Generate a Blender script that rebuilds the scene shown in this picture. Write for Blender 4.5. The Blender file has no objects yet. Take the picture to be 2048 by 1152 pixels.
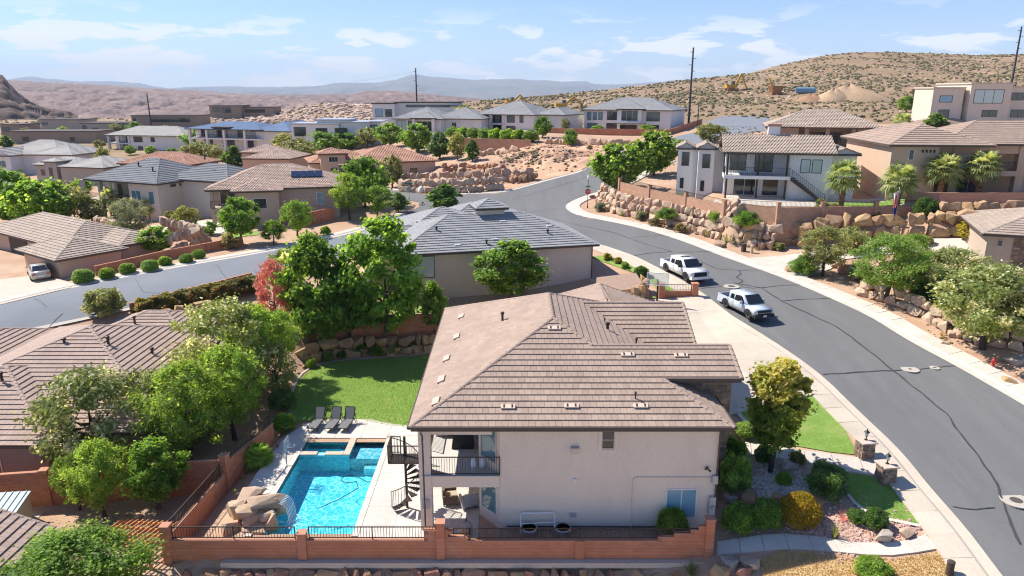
import bpy, bmesh, math, random
import numpy as np
from mathutils import Vector, Matrix
random.seed(7); RN = np.random.default_rng(7)
sc = bpy.context.scene; COL = sc.collection
R = math.radians; PI = math.pi
# ------------------------------------------------------------------ camera
CH, FPX, HY = 22.0, 1420.0, 185.0
PIT = math.atan((576-HY)/FPX)
cd = bpy.data.cameras.new('camera'); cam = bpy.data.objects.new('camera', cd); COL.objects.link(cam)
cam.location = (0, 0, CH); cam.rotation_euler = (PI/2-PIT, 0, 0)
cd.sensor_width = 36; cd.lens = FPX/2048*36; cd.clip_start = .5; cd.clip_end = 40000
sc.camera = cam
# ------------------------------------------------------------------ sky, sun, exposure
SUN_TO = Vector((-0.85, 0.42, 1.06)).normalized()          # towards the sun
w = bpy.data.worlds.new('World'); sc.world = w; w.use_nodes = True
nt = w.node_tree; nt.nodes.clear(); N = nt.nodes.new; L = nt.links.new
sky = N('ShaderNodeTexSky'); sky.sky_type = 'NISHITA'; sky.sun_disc = False
sky.sun_elevation = math.asin(SUN_TO.z); sky.sun_rotation = math.atan2(SUN_TO.x, SUN_TO.y)
sky.altitude = 900; sky.air_density = 1.0; sky.dust_density = 0.2; sky.ozone_density = 2.0
tc = N('ShaderNodeTexCoord'); sep = N('ShaderNodeSeparateXYZ'); L(tc.outputs['Generated'], sep.inputs[0])
def mth(op, a, b=None, c=None, clamp=False):
    n = N('ShaderNodeMath'); n.operation = op; n.use_clamp = clamp
    for i, x in enumerate((a, b, c)):
        if x is None: continue
        if isinstance(x, (int, float)): n.inputs[i].default_value = x
        else: L(x, n.inputs[i])
    return n.outputs[0]
# clouds: low banks of cumulus and thin cirrus, the same all the way round
az = mth('ARCTAN2', sep.outputs[0], sep.outputs[1])
def cloud_noise(sx, sz, det, rough, dist, off):
    cmb = N('ShaderNodeCombineXYZ'); L(mth('MULTIPLY', az, sx), cmb.inputs[0]); L(mth('MULTIPLY', sep.outputs[2], sz), cmb.inputs[1]); cmb.inputs[2].default_value = off
    n = N('ShaderNodeTexNoise'); n.inputs['Scale'].default_value = 1; n.inputs['Detail'].default_value = det
    n.inputs['Roughness'].default_value = rough; n.inputs['Distortion'].default_value = dist
    L(cmb.outputs[0], n.inputs['Vector']); return n.outputs[0]
def ramp(v, a, b):
    m = N('ShaderNodeMapRange'); m.interpolation_type = 'SMOOTHSTEP'; m.inputs[1].default_value = a; m.inputs[2].default_value = b
    L(v, m.inputs[0]); return m.outputs[0]
cum = mth('MULTIPLY', ramp(cloud_noise(10, 42, 8, .58, .3, 3.7), .49, .575), ramp(sep.outputs[2], .125, .05))
cir = ramp(cloud_noise(3.2, 22, 7, .6, 1.2, 9.1), .45, .85)
cl = mth('MAXIMUM', mth('MULTIPLY', cum, .97), mth('MULTIPLY', cir, .26))
hz = ramp(sep.outputs[2], .2, .0)                           # pale veil low over the horizon, all the way round
cl = mth('MAXIMUM', cl, mth('MULTIPLY', hz, .2), clamp=True)
mixc = N('ShaderNodeMix'); mixc.data_type = 'RGBA'
tn = N('ShaderNodeMix'); tn.data_type = 'RGBA'; tn.blend_type = 'MULTIPLY'; tn.inputs[0].default_value = 1; L(sky.outputs[0], tn.inputs[6]); tn.inputs[7].default_value = (.475, .59, .82, 1)
L(cl, mixc.inputs[0]); L(tn.outputs[2], mixc.inputs[6]); mixc.inputs[7].default_value = (5.4, 5.5, 5.6, 1)
bg = N('ShaderNodeBackground'); bg.inputs[1].default_value = .128; L(mixc.outputs[2], bg.inputs[0])
wo = N('ShaderNodeOutputWorld'); L(bg.outputs[0], wo.inputs[0])
sd = bpy.data.lights.new('sun', 'SUN'); sun = bpy.data.objects.new('sun', sd); COL.objects.link(sun)
sd.energy = 4.7; sd.angle = R(.53); sd.color = (1, .95, .87)
sun.rotation_euler = SUN_TO.to_track_quat('Z', 'Y').to_euler()
vs = sc.view_settings; vs.view_transform = 'Standard'; vs.look = 'None'; vs.exposure = .72; vs.gamma = 1; vs.use_curve_mapping = False
sc.cycles.use_denoising = True; sc.cycles.max_bounces = 6; sc.cycles.diffuse_bounces = 4; sc.cycles.glossy_bounces = 2
sc.cycles.transmission_bounces = 3; sc.cycles.transparent_max_bounces = 6; sc.cycles.volume_bounces = 0
sc.cycles.caustics_reflective = False; sc.cycles.caustics_refractive = False
# ------------------------------------------------------------------ image <-> place
_F = np.array([0, math.cos(PIT), -math.sin(PIT)]); _U = np.array([0, math.sin(PIT), math.cos(PIT)])
def ray(x, y): return _F + np.array([(x-1024)/FPX, 0, 0]) + (576-y)/FPX*_U
def P(x, y, z=0.):
    d = ray(x, y); t = (z-CH)/d[2]; return Vector((d[0]*t, d[1]*t, z))
def PY(x, y, Y):                                            # point of the sight line at distance Y
    d = ray(x, y); t = Y/d[1]; return Vector((d[0]*t, Y, CH+d[2]*t))
# ------------------------------------------------------------------ terrain heights (metres, pool terrace = 0)
CT = np.array([
 (22,24,.6),(22,28,1.0),(22,33,1.6),(21.5,40,2.5),(21,46,3.1),(20,52,3.6),(19,58,4.1),(17,65,4.6),(14,75,5.2),(10,90,5.8),(5,105,6.2),
 (33,30,1.4),(33,36,2.0),(32,41,2.6),(31,48,3.3),(30,58,4.2),(27,68,4.8),(22,80,5.3),(26,33,1.6),(25,50,3.5),(16,95,6.0),
 (38,38,2.9),(39,46,4.0),(42,58,6.2),(44,68,6.9),(34,72,5.6),(30,78,5.7),(24,90,6.3),(35,84,9.0),(45,82,9.6),(60,80,10.2),(60,60,8.5),(55,45,6),
 (-60,45,3.2),(-42,56,3.9),(-31,66,4.2),(-20,86,4.9),(-10,98,5.6),(-55,58,3.5),(-46,68,3.8),(-34,80,4.5),(-24,94,5.1),(-24,74,4.4),
 (-28,36,-.8),(-26,46,-.4),(-40,38,-.8),(-36,50,1.2),(-22,30,-1.2),(-30,25,-1.6),(-22,55,1.2),
 (0,64,2.9),(-10,62,2.7),(5,72,4.0),(-2,80,4.9),(-10,58,2.5),(-18,62,2.8),(12,60,3.9),(16,50,3.3),(14,56,3.5),(13,44,2.7),
 (3,42,0),(-8,36,0),(-10,50,0),(13,34,.8),(16,36,1.6),(17,30,.6),(13,29,-.1),(0,27,-2.6),(-14,27,-2.6),(10,26,-1.6),
 (-66,68,3.4),(-52,98,4.4),(-40,95,4.7),(-30,95,5.0),(-70,90,3.2),(-90,120,3),(-60,140,4),(-100,200,3),(-110,250,4),(-40,150,5.6),(-20,138,6.4),
 (-12,114,6.6),(10,120,7.5),(25,130,9),(0,140,8.8),(0,181,12.2),(30,185,12),(50,190,13),(45,140,11),(60,160,13),(80,140,12.3),(120,190,14),
 (100,120,13),(48,102,10.2),(32,106,8.6),(20,112,7.4),(0,250,14),(100,260,16.5),(-50,250,9),(-150,250,4),(160,220,15),(90,95,12),(120,60,11),(-120,60,3),(-120,150,3),(30,220,13.3),(70,220,14.3),(200,280,18),(-200,280,4),(200,120,13)], float)
def _u(r2): return np.where(r2 > 0, r2*np.log(r2+1e-9), 0)
_n = len(CT); _d2 = ((CT[:, None, :2]-CT[None, :, :2])**2).sum(-1)/1e4
_A = np.zeros((_n+3, _n+3)); _A[:_n, :_n] = _u(_d2)+np.eye(_n)*2e-3
_Q = np.c_[np.ones(_n), CT[:, :2]/100]; _A[:_n, _n:] = _Q; _A[_n:, :_n] = _Q.T
_W = np.linalg.solve(_A, np.r_[CT[:, 2], 0, 0, 0])
GX0, GX1, GY0, GY1, GS = -210, 230, 14, 300, 1.0
_xs = np.arange(GX0, GX1+.1, GS); _ys = np.arange(GY0, GY1+.1, GS)
GXX, GYY = np.meshgrid(_xs, _ys)
def _tps(X, Y):
    out = _W[_n]+_W[_n+1]*X/100+_W[_n+2]*Y/100
    for i in range(_n): out = out+_W[i]*_u(((X-CT[i, 0])**2+(Y-CT[i, 1])**2)/1e4)
    return out
GZ = _tps(GXX, GYY)
# low mounds so that bare ground is never a flat sheet
GZ += .012*np.sin(GXX*1.7+np.sin(GYY*.9)*2)*np.sin(GYY*1.3+np.sin(GXX*.7)*1.5)
def pad(cx, cy, hx, hy, z, rot=0, blend=1.2):               # level a rectangle of ground
    global GZ
    c, s = math.cos(R(rot)), math.sin(R(rot))
    u = (GXX-cx)*c+(GYY-cy)*s; v = -(GXX-cx)*s+(GYY-cy)*c
    d = np.hypot(np.maximum(np.abs(u)-hx, 0), np.maximum(np.abs(v)-hy, 0))
    t = np.clip(1-d/blend, 0, 1); t = t*t*(3-2*t)
    GZ = GZ*(1-t)+z*t
def zt(x, y):
    fx = min(max((x-GX0)/GS, 0), GXX.shape[1]-1.001); fy = min(max((y-GY0)/GS, 0), GXX.shape[0]-1.001)
    i, j = int(fx), int(fy); a, b = fx-i, fy-j
    return float((GZ[j, i]*(1-a)+GZ[j, i+1]*a)*(1-b)+(GZ[j+1, i]*(1-a)+GZ[j+1, i+1]*a)*b)
def G(x, y, dz=0.):                                         # where a sight line first meets the ground
    d = ray(x, y); d = d/d[1]; Y = 20.
    while Y < 298:
        if CH+d[2]*Y <= zt(d[0]*Y, Y): break
        Y += .5
    lo, hi = Y-.5, Y
    for _ in range(14):
        m = (lo+hi)/2
        if CH+d[2]*m <= zt(d[0]*m, m): hi = m
        else: lo = m
    return Vector((d[0]*hi, hi, zt(d[0]*hi, hi)+dz))
pad(-9.7, 44.9, 7.2, 13.7, 0, 0, .9)                        # pool terrace and lawn
pad(3, 41, 7.3, 9.5, 0, 0, 1.0)                             # under the main house
pad(-31, 36, 14.2, 10, -.8, 0, 1.5)                         # left neighbour's yard
pad(13.2, 50.5, 3.0, 6.0, 3.35, 0, 2.5)                       # driveway
pad(39.5, 88, 14, 8.2, 9.4, 0, 1.5)                            # white house terrace
pad(58, 85, 13, 10, 9.9, 0, 2)                              # tan house terrace
def mound(px, py, r, h):
    global GZ
    c = G(px, py); d = np.hypot(GXX-c.x, (GYY-c.y)*.8); a = np.arctan2(GYY-c.y, GXX-c.x)
    GZ = GZ+h*np.exp(-(d/(r*(1+.25*np.sin(a*3+px)+.12*np.sin(a*7))))**4)*(1+.25*np.sin(GXX*2.1+py)*np.sin(GYY*1.7))
for q in ((1065, 318, 6, 1.2), (1100, 308, 5, 1.0), (1150, 312, 6, .5), (1210, 305, 7, .5), (980, 322, 7, .7), (900, 345, 5, .9), (1000, 355, 4, .7), (1180, 330, 4, .6)): mound(*q)
# ------------------------------------------------------------------ mesh helpers
class MB:
    def __init__(s): s.v = []; s.f = []; s.m = []; s.t = []
    def poly(s, pts, m=0, t=.5):
        b = len(s.v); s.v += [tuple(p) for p in pts]; s.f.append(tuple(range(b, b+len(pts)))); s.m.append(m); s.t.append(t); return s
    def hexa(s, p, m=0, t=.5):                              # 8 corners, bottom ring then top ring
        b = len(s.v); s.v += [tuple(q) for q in p]
        for f in ((3, 2, 1, 0), (4, 5, 6, 7), (0, 1, 5, 4), (1, 2, 6, 5), (2, 3, 7, 6), (3, 0, 4, 7)):
            s.f.append(tuple(b+i for i in f)); s.m.append(m); s.t.append(t)
        return s
    def box(s, x0, y0, z0, x1, y1, z1, m=0, t=.5):
        return s.hexa([(x0, y0, z0), (x1, y0, z0), (x1, y1, z0), (x0, y1, z0), (x0, y0, z1), (x1, y0, z1), (x1, y1, z1), (x0, y1, z1)], m, t)
    def bar(s, a, b, wd, ht, m=0, t=.5):                    # square bar from a to b
        a, b = Vector(a), Vector(b); d = (b-a).normalized()
        up = Vector((0, 0, 1)) if abs(d.z) < .95 else Vector((0, 1, 0))
        x = d.cross(up).normalized()*wd/2; y = x.cross(d).normalized()*ht/2
        return s.hexa([a-x-y, a+x-y, b+x-y, b-x-y, a-x+y, a+x+y, b+x+y, b-x+y], m, t)
    def prism(s, pts, z0, z1, m=0, t=.5):                   # plan polygon (ccw) raised from z0 to z1
        n = len(pts); b = len(s.v)
        s.v += [(p[0], p[1], z0) for p in pts]+[(p[0], p[1], z1) for p in pts]
        s.f.append(tuple(b+n+i for i in range(n))); s.f.append(tuple(b+n-1-i for i in range(n)))
        for i in range(n): j = (i+1) % n; s.f.append((b+i, b+j, b+n+j, b+n+i))
        s.m += [m]*(n+2); s.t += [t]*(n+2); return s
    def tube(s, pts, rad, n=8, m=0, t=.5, cap=True):
        pts = [Vector(p) for p in pts]; k = len(pts)
        if not isinstance(rad, (list, tuple)): rad = [rad]*k
        b = len(s.v); ref = None
        for i, p in enumerate(pts):
            d = (pts[min(i+1, k-1)]-pts[max(i-1, 0)]).normalized()
            if ref is None: ref = Vector((0, 0, 1)).cross(d) if abs(d.z) < .9 else Vector((1, 0, 0))
            x = (ref-d*ref.dot(d)).normalized(); ref = x; y = d.cross(x)
            for j in range(n):
                a = 2*PI*j/n; s.v.append(tuple(p+(x*math.cos(a)+y*math.sin(a))*rad[i]))
        for i in range(k-1):
            for j in range(n):
                q = (j+1) % n; s.f.append((b+i*n+j, b+i*n+q, b+(i+1)*n+q, b+(i+1)*n+j)); s.m.append(m); s.t.append(t)
        if cap:
            s.f.append(tuple(b+n-1-j for j in range(n))); s.f.append(tuple(b+(k-1)*n+j for j in range(n))); s.m += [m, m]; s.t += [t, t]
        return s
    def lathe(s, c, prof, n=12, m=0, t=.5):                 # (radius, height) profile
        return s.tube([(c[0], c[1], c[2]+h) for r, h in prof], [max(r, .001) for r, h in prof], n, m, t)
    def build(s, name, mats, parent=None, smooth=False, world=True):
        return mesh_obj(name, mesh_data(name, s.v, s.f, mats, s.m, s.t, smooth, parent if world else None), parent)
def mesh_data(name, v, f, mats, mi=None, tint=None, smooth=False, parent=None):
    me = bpy.data.meshes.new(name)
    v = np.asarray(v, float).reshape(-1, 3)
    if parent is not None: 
        c, s_ = math.cos(-parent.rotation_euler.z), math.sin(-parent.rotation_euler.z)
        o = v-np.array(parent_loc(parent)); v = np.c_[o[:, 0]*c-o[:, 1]*s_, o[:, 0]*s_+o[:, 1]*c, o[:, 2]]
    if isinstance(f, np.ndarray):
        me.vertices.add(len(v)); me.vertices.foreach_set('co', v.ravel())
        k = f.shape[1]; me.loops.add(f.size); me.loops.foreach_set('vertex_index', f.ravel().astype(np.int32))
        me.polygons.add(len(f)); me.polygons.foreach_set('loop_start', np.arange(0, f.size, k, dtype=np.int32))
        me.update(calc_edges=True)
    else: me.from_pydata(v.tolist(), [], f); me.update()
    for q in (mats if isinstance(mats, (list, tuple)) else [mats]): me.materials.append(q)
    if mi is not None and len(me.materials) > 1: me.polygons.foreach_set('material_index', np.asarray(mi, np.int32))
    if tint is not None:
        at = me.attributes.new('tint', 'FLOAT', 'FACE'); at.data.foreach_set('value', np.asarray(tint, np.float32))
    if smooth: me.polygons.foreach_set('use_smooth', np.ones(len(me.polygons), bool))
    me.update(); return me
def parent_loc(p):
    l = Vector(p.location)
    return l+Vector(p.parent.location) if p.parent else l    # only un-rotated grandparents
def mesh_obj(name, me, parent=None):
    o = bpy.data.objects.new(name, me); COL.objects.link(o)
    if parent: o.parent = parent
    return o
def tag(o, label=None, cat=None, group=None, kind=None):
    if label: o['label'] = label
    if cat: o['category'] = cat
    if group: o['group'] = group
    if kind: o['kind'] = kind
    return o
def thing(name, label, cat, loc=(0, 0, 0), rz=0, group=None):
    o = bpy.data.objects.new(name, None); COL.objects.link(o); o.empty_display_size = .2
    o.location = loc; o.rotation_euler = (0, 0, rz); return tag(o, label, cat, group)
def copy_tree(o, parent=None, loc=None, rz=None, scale=None, label=None, group=None):
    c = o.copy(); COL.objects.link(c); c.parent = parent
    if loc is not None: c.location = loc
    if rz is not None: c.rotation_euler = (c.rotation_euler.x, c.rotation_euler.y, rz)
    if scale is not None: c.scale = scale if isinstance(scale, (tuple, list)) else (scale,)*3
    if label: c['label'] = label
    if group: c['group'] = group
    for ch in o.children: copy_tree(ch, c)
    return c
# ------------------------------------------------------------------ materials
def mat(name, c1, c2=None, rough=.85, scale=2., bump=0., bscale=None, tint=None, obj=0., metal=0., spec=.3, det=6, fine=0., stretch=(1, 1, 1), wear=None):
    m = bpy.data.materials.new(name); m.use_nodes = True; t = m.node_tree; b = t.nodes['Principled BSDF']
    b.inputs['Roughness'].default_value = rough; b.inputs['Metallic'].default_value = metal; b.inputs['Specular IOR Level'].default_value = spec
    n, l = t.nodes.new, t.links.new
    geo = n('ShaderNodeNewGeometry'); mp = n('ShaderNodeMapping'); mp.inputs['Scale'].default_value = stretch; l(geo.outputs['Position'], mp.inputs[0])
    def noise(s, d=det, r=.6):
        q = n('ShaderNodeTexNoise'); q.inputs['Scale'].default_value = s; q.inputs['Detail'].default_value = d; q.inputs['Roughness'].default_value = r
        l(mp.outputs[0], q.inputs['Vector']); return q.outputs[0]
    def mix(f, a, c, mode='MIX'):
        q = n('ShaderNodeMix'); q.data_type = 'RGBA'; q.blend_type = mode
        for i, x in ((0, f), (6, a), (7, c)):
            if isinstance(x, (int, float)): q.inputs[i].default_value = x
            elif isinstance(x, tuple): q.inputs[i].default_value = (*x, 1)
            else: l(x, q.inputs[i])
        return q.outputs[2]
    def rng(v, a, c, lo=0., hi=1.):
        q = n('ShaderNodeMapRange'); q.inputs[1].default_value = a; q.inputs[2].default_value = c; q.inputs[3].default_value = lo; q.inputs[4].default_value = hi
        l(v, q.inputs[0]); return q.outputs[0]
    col = mix(rng(noise(scale), .3, .7), c1, c2) if c2 else None
    if col is None:
        q = n('ShaderNodeRGB'); q.outputs[0].default_value = (*c1, 1); col = q.outputs[0]
    if wear: col = mix(rng(noise(wear[1], 8, .7), .52, .66, 0, wear[2]), col, wear[0])
    if tint is not None:                                    # per-piece tint: darker / lighter, or towards a second colour
        at = n('ShaderNodeAttribute'); at.attribute_name = 'tint'
        if isinstance(tint, tuple): col = mix(at.outputs['Fac'], col, tint)
        else: col = mix(1., col, rng(at.outputs['Fac'], 0, 1, 1-tint, 1+tint), 'MULTIPLY')
    if obj:
        oi = n('ShaderNodeObjectInfo'); col = mix(1., col, rng(oi.outputs['Random'], 0, 1, 1-obj, 1+obj), 'MULTIPLY')
    if fine: col = mix(1., col, rng(noise(fine, 3), .25, .75, .86, 1.14), 'MULTIPLY')
    l(col, b.inputs['Base Color'])
    if bump:
        bp = n('ShaderNodeBump'); bp.inputs['Strength'].default_value = min(1, bump); bp.inputs['Distance'].default_value = .03*max(1, bump)
        l(noise(bscale or scale*4, 8, .65), bp.inputs['Height']); l(bp.outputs[0], b.inputs['Normal'])
    return m
def leafmat(name, c1, c2, c3=None, tr=.5, rough=.55):
    m = bpy.data.materials.new(name); m.use_nodes = True; t = m.node_tree; n, l = t.nodes.new, t.links.new
    b = t.nodes['Principled BSDF']; b.inputs['Roughness'].default_value = rough; b.inputs['Specular IOR Level'].default_value = .25
    at = n('ShaderNodeAttribute'); at.attribute_name = 'tint'
    r = n('ShaderNodeValToRGB'); e = r.color_ramp.elements; e[0].color = (*c1, 1); e[0].position = .1; e[1].color = (*c2, 1); e[1].position = .75
    if c3: x = r.color_ramp.elements.new(.95); x.color = (*c3, 1)
    l(at.outputs['Fac'], r.inputs[0])
    oi = n('ShaderNodeObjectInfo'); mr = n('ShaderNodeMapRange'); mr.inputs[3].default_value = .85; mr.inputs[4].default_value = 1.15; l(oi.outputs['Random'], mr.inputs[0])
    mx = n('ShaderNodeMix'); mx.data_type = 'RGBA'; mx.blend_type = 'MULTIPLY'; mx.inputs[0].default_value = 1; l(r.outputs[0], mx.inputs[6]); l(mr.outputs[0], mx.inputs[7])
    l(mx.outputs[2], b.inputs['Base Color'])
    td = n('ShaderNodeBsdfTranslucent'); tb = n('ShaderNodeMix'); tb.data_type = 'RGBA'; tb.blend_type = 'MULTIPLY'; tb.inputs[0].default_value = 1; l(mx.outputs[2], tb.inputs[6]); tb.inputs[7].default_value = (2.2, 1.95, 1.1, 1); l(tb.outputs[2], td.inputs[0]); ms = n('ShaderNodeMixShader'); ms.inputs[0].default_value = tr
    l(b.outputs[0], ms.inputs[1]); l(td.outputs[0], ms.inputs[2]); l(ms.outputs[0], t.nodes['Material Output'].inputs[0]); return m
M = {}
M['dirt'] = mat('dirt', (.50, .335, .22), (.40, .24, .15), .95, .35, .6, 6, fine=9, wear=((.56, .42, .30), .09, .7))
M['red_dirt'] = mat('red_dirt', (.50, .27, .15), (.60, .40, .26), .95, .3, .8, 5, fine=7)
M['asphalt'] = mat('asphalt', (.146, .144, .140), (.17, .167, .162), .9, .5, .25, 60, fine=40, wear=((.195, .19, .183), .55, .55), stretch=(1, .13, 1))
M['asphalt_pale'] = mat('asphalt_pale', (.185, .195, .215), (.215, .225, .24), .9, .3, .25, 60, fine=40)
M['concrete'] = mat('concrete', (.60, .54, .46), (.52, .46, .385), .85, .8, .15, 30, obj=.05, fine=14)
M['concrete_tan'] = mat('concrete_tan', (.57, .49, .385), (.51, .43, .335), .85, .5, .15, 30, obj=.05, fine=14)
M['deck'] = mat('deck', (.62, .57, .50), (.53, .485, .425), .8, 1.1, .12, 30, obj=.06, fine=16)
M['lawn'] = mat('lawn', (.17, .29, .05), (.24, .355, .075), .95, 1.3, .9, 35, fine=22, wear=((.34, .36, .11), .5, .5))
M['seal'] = mat('seal', (.062, .060, .058), rough=.7)
M['gravel'] = mat('gravel', (.40, .28, .20), (.30, .20, .15), .95, 5, 1, 40, fine=30)
sc.cycles.filter_width = 1.15; sc.cycles.adaptive_threshold = .02; w.cycles.sampling_method = 'MANUAL'; w.cycles.sample_map_resolution = 512
M['scrub'] = mat('scrub', (.31, .205, .118), (.245, .165, .092), .95, .06, 1.0, .8, fine=.5, wear=((.42, .285, .18), .035, .75))
# ------------------------------------------------------------------ ground, streets, pavements
def resample(pts, step):
    pts = [Vector((p[0], p[1])) for p in pts]; d = [0]
    for a, b in zip(pts, pts[1:]): d.append(d[-1]+(b-a).length)
    n = max(2, int(d[-1]/step)+1); out = []
    for i in range(n):
        s = d[-1]*i/(n-1); k = max(j for j in range(len(d)) if d[j] <= s+1e-9); k = min(k, len(pts)-2)
        t = (s-d[k])/max(d[k+1]-d[k], 1e-9); out.append(pts[k].lerp(pts[k+1], t))
    return out
def smooth_line(pts, it=2):
    pts = [Vector((p[0], p[1])) for p in pts]
    for _ in range(it):
        q = [pts[0]]
        for a, b in zip(pts, pts[1:]): q += [a.lerp(b, .25), a.lerp(b, .75)]
        q.append(pts[-1]); pts = q
    return pts
def GL(px, it=2): return smooth_line([G(*p).xy for p in px], it)
def offset(pts, d):
    out = []
    for i, p in enumerate(pts):
        t = (pts[min(i+1, len(pts)-1)]-pts[max(i-1, 0)]).normalized(); out.append(p+Vector((-t.y, t.x))*d)
    return out
def strip_mesh(a, b, dz, k=1, step=1., dza=None):
    n = max(len(resample(a, step)), len(resample(b, step)))
    def rs(p):
        L_ = sum((y-x).length for x, y in zip(p, p[1:])); return resample(p, L_/(n-1)*.9999)[:n]
    a, b = rs([Vector(x) for x in a]), rs([Vector(x) for x in b]); n = min(len(a), len(b)); v = []; f = []
    for i in range(n):
        for j in range(k+1):
            q = a[i].lerp(b[i], j/k); v.append((q.x, q.y, zt(q.x, q.y)+(dz if dza is None else dza+(dz-dza)*j/k)))
    for i in range(n-1):
        for j in range(k): o = i*(k+1)+j; f.append((o, o+1, o+k+2, o+k+1))
    return v, f
def strip(name, a, b, dz, m, k=1, step=1., parent=None, kind='structure'):
    v, f = strip_mesh(a, b, dz, k, step); o = mesh_obj(name, mesh_data(name, v, f, m, None, None, False, parent), parent)
    if not parent and kind: o['kind'] = kind
    return o
def clip_x(poly, axis, lo, hi):
    for s, lim in ((1, lo), (-1, hi)):
        out = []
        for i in range(len(poly)):
            a, b = poly[i], poly[(i+1) % len(poly)]; da, db = s*(a[axis]-lim), s*(b[axis]-lim)
            if da >= 0: out.append(a)
            if da*db < 0: t = da/(da-db); out.append((a[0]+(b[0]-a[0])*t, a[1]+(b[1]-a[1])*t))
        poly = out
        if len(poly) < 3: return []
    return poly
def drape(name, pts, dz, m, step=1., parent=None, kind='structure', flat=None, skirt=0):   # plan polygon laid over the ground
    pts = [(p[0], p[1]) for p in pts]; b = bmesh.new()
    fs = b.faces.new([b.verts.new((x, y, 0)) for x, y in pts]); bmesh.ops.triangulate(b, faces=[fs])
    if flat is None:
        for ax in (0, 1):
            lo, hi = min(p[ax] for p in pts), max(p[ax] for p in pts); c = math.floor(lo/step)*step+step
            while c < hi:
                no = (1, 0, 0) if ax == 0 else (0, 1, 0); co = (c, 0, 0) if ax == 0 else (0, c, 0)
                bmesh.ops.bisect_plane(b, geom=b.verts[:]+b.edges[:]+b.faces[:], plane_co=co, plane_no=no); c += step
    for q in b.verts: q.co.z = (zt(q.co.x, q.co.y) if flat is None else flat)+dz
    bmesh.ops.recalc_face_normals(b, faces=b.faces)
    if sum(fc.normal.z for fc in b.faces) < 0: bmesh.ops.reverse_faces(b, faces=b.faces)
    if skirt:
        ed = [e for e in b.edges if len(e.link_faces) == 1]; r = bmesh.ops.extrude_edge_only(b, edges=ed)
        for q in r['geom']:
            if isinstance(q, bmesh.types.BMVert): q.co.z -= skirt
    me = bpy.data.meshes.new(name); b.to_mesh(me); b.free(); me.materials.append(m)
    if parent is not None: me.transform(Matrix.Translation(-parent_loc(parent)))
    o = mesh_obj(name, me, parent)
    if not parent and kind: o['kind'] = kind
    return o
# the ground sheet
def ground_sheet():
    ny, nx = GXX.shape; v = np.c_[GXX.ravel(), GYY.ravel(), GZ.ravel()]
    i = np.arange(ny-1)[:, None]*nx+np.arange(nx-1)[None, :]
    f = np.stack([i, i+1, i+nx+1, i+nx], -1).reshape(-1, 4)
    cy = (f[:, 0] // nx); cx = f[:, 0] % nx                 # leave the pool basin open
    X, Y = GXX[0][cx], GYY[:, 0][cy]
    hole = (X >= -14) & (X < -8) & (Y >= 32) & (Y < 42)
    f = f[~hole]; X = GXX[0][f[:, 0] % nx]; Y = GYY[:, 0][f[:, 0] // nx]
    far = (Y+6*np.sin(X*.13)+4*np.sin(X*.31+Y*.2) > 205-.25*np.maximum(X-40, 0)) | (X < -150)
    return tag(mesh_obj('ground', mesh_data('ground', v, f, [M['dirt'], M['scrub']], far.astype(int), None, True)), kind='structure')
ground_sheet()
# right-hand street, from the bottom of the picture up to the crossing
sL = GL([(1990, 1134), (1927, 1050), (1861, 978), (1803, 903), (1713, 820), (1643, 750), (1558, 690), (1449, 622), (1394, 577), (1309, 532), (1269, 512), (1191, 485), (1120, 458), (1040, 437), (960, 425)])
sR = GL([(2048, 812), (1911, 732), (1811, 680), (1743, 635), (1661, 597), (1543, 548), (1449, 515), (1349, 477), (1274, 455), (1199, 440), (1154, 432), (1131, 419), (1131, 408), (1169, 391), (1226, 376), (1306, 334), (1345, 315)])
d0 = (sL[0]-sL[1]).normalized(); sL = [sL[0]+d0*14]+sL
d0 = (sR[0]-sR[1]).normalized(); sR = [sR[0]+d0*22]+sR
k = next(i for i, p in enumerate(sR) if p.y > 92)           # street proper ends where the crossing begins
sRa = [p for p in sR[:k+1]]; sLa = [p for p in sL if p.y < 99]
street = strip('street', sLa, sRa, .035, M['asphalt'], 8, 1.2)
lotC = GL([(700, 368), (777, 380), (870, 392), (990, 387), (1024, 382), (1100, 360), (1184, 332), (1262, 300)])
upper = strip('upper_street', [p for p in sR if p.y > 90][::1], [p for p in GL([(1010, 384), (1024, 382), (1100, 360), (1184, 332), (1262, 303), (1300, 296)])], .03, M['asphalt'], 8, 1.5)
# left-hand street
lF = GL([(-260, 690), (0, 612), (150, 574), (330, 540), (530, 506), (640, 482), (729, 461), (790, 441), (835, 420), (838, 408), (815, 402), (760, 400), (690, 398)])
lN = GL([(-160, 712), (0, 672), (200, 629), (500, 562), (620, 531), (750, 495), (850, 466), (960, 425)])
kk = next(i for i, p in enumerate(lF) if p.y > 95)
lstreet = strip('left_street', lN, lF[:kk+1], .04, M['asphalt_pale'], 8, 1.2)
cross = drape('crossing', [G(*p).xy for p in [(780, 444), (838, 414), (838, 405), (815, 401), (690, 397), (690, 371), (777, 381), (870, 393), (990, 388), (1024, 383), (1140, 352), (1190, 385), (1165, 392), (1131, 408), (1131, 420), (1175, 437), (1210, 448), (1215, 495), (1120, 459), (1040, 438), (960, 426), (850, 466)]], .046, M['asphalt'], 2.)
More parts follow.
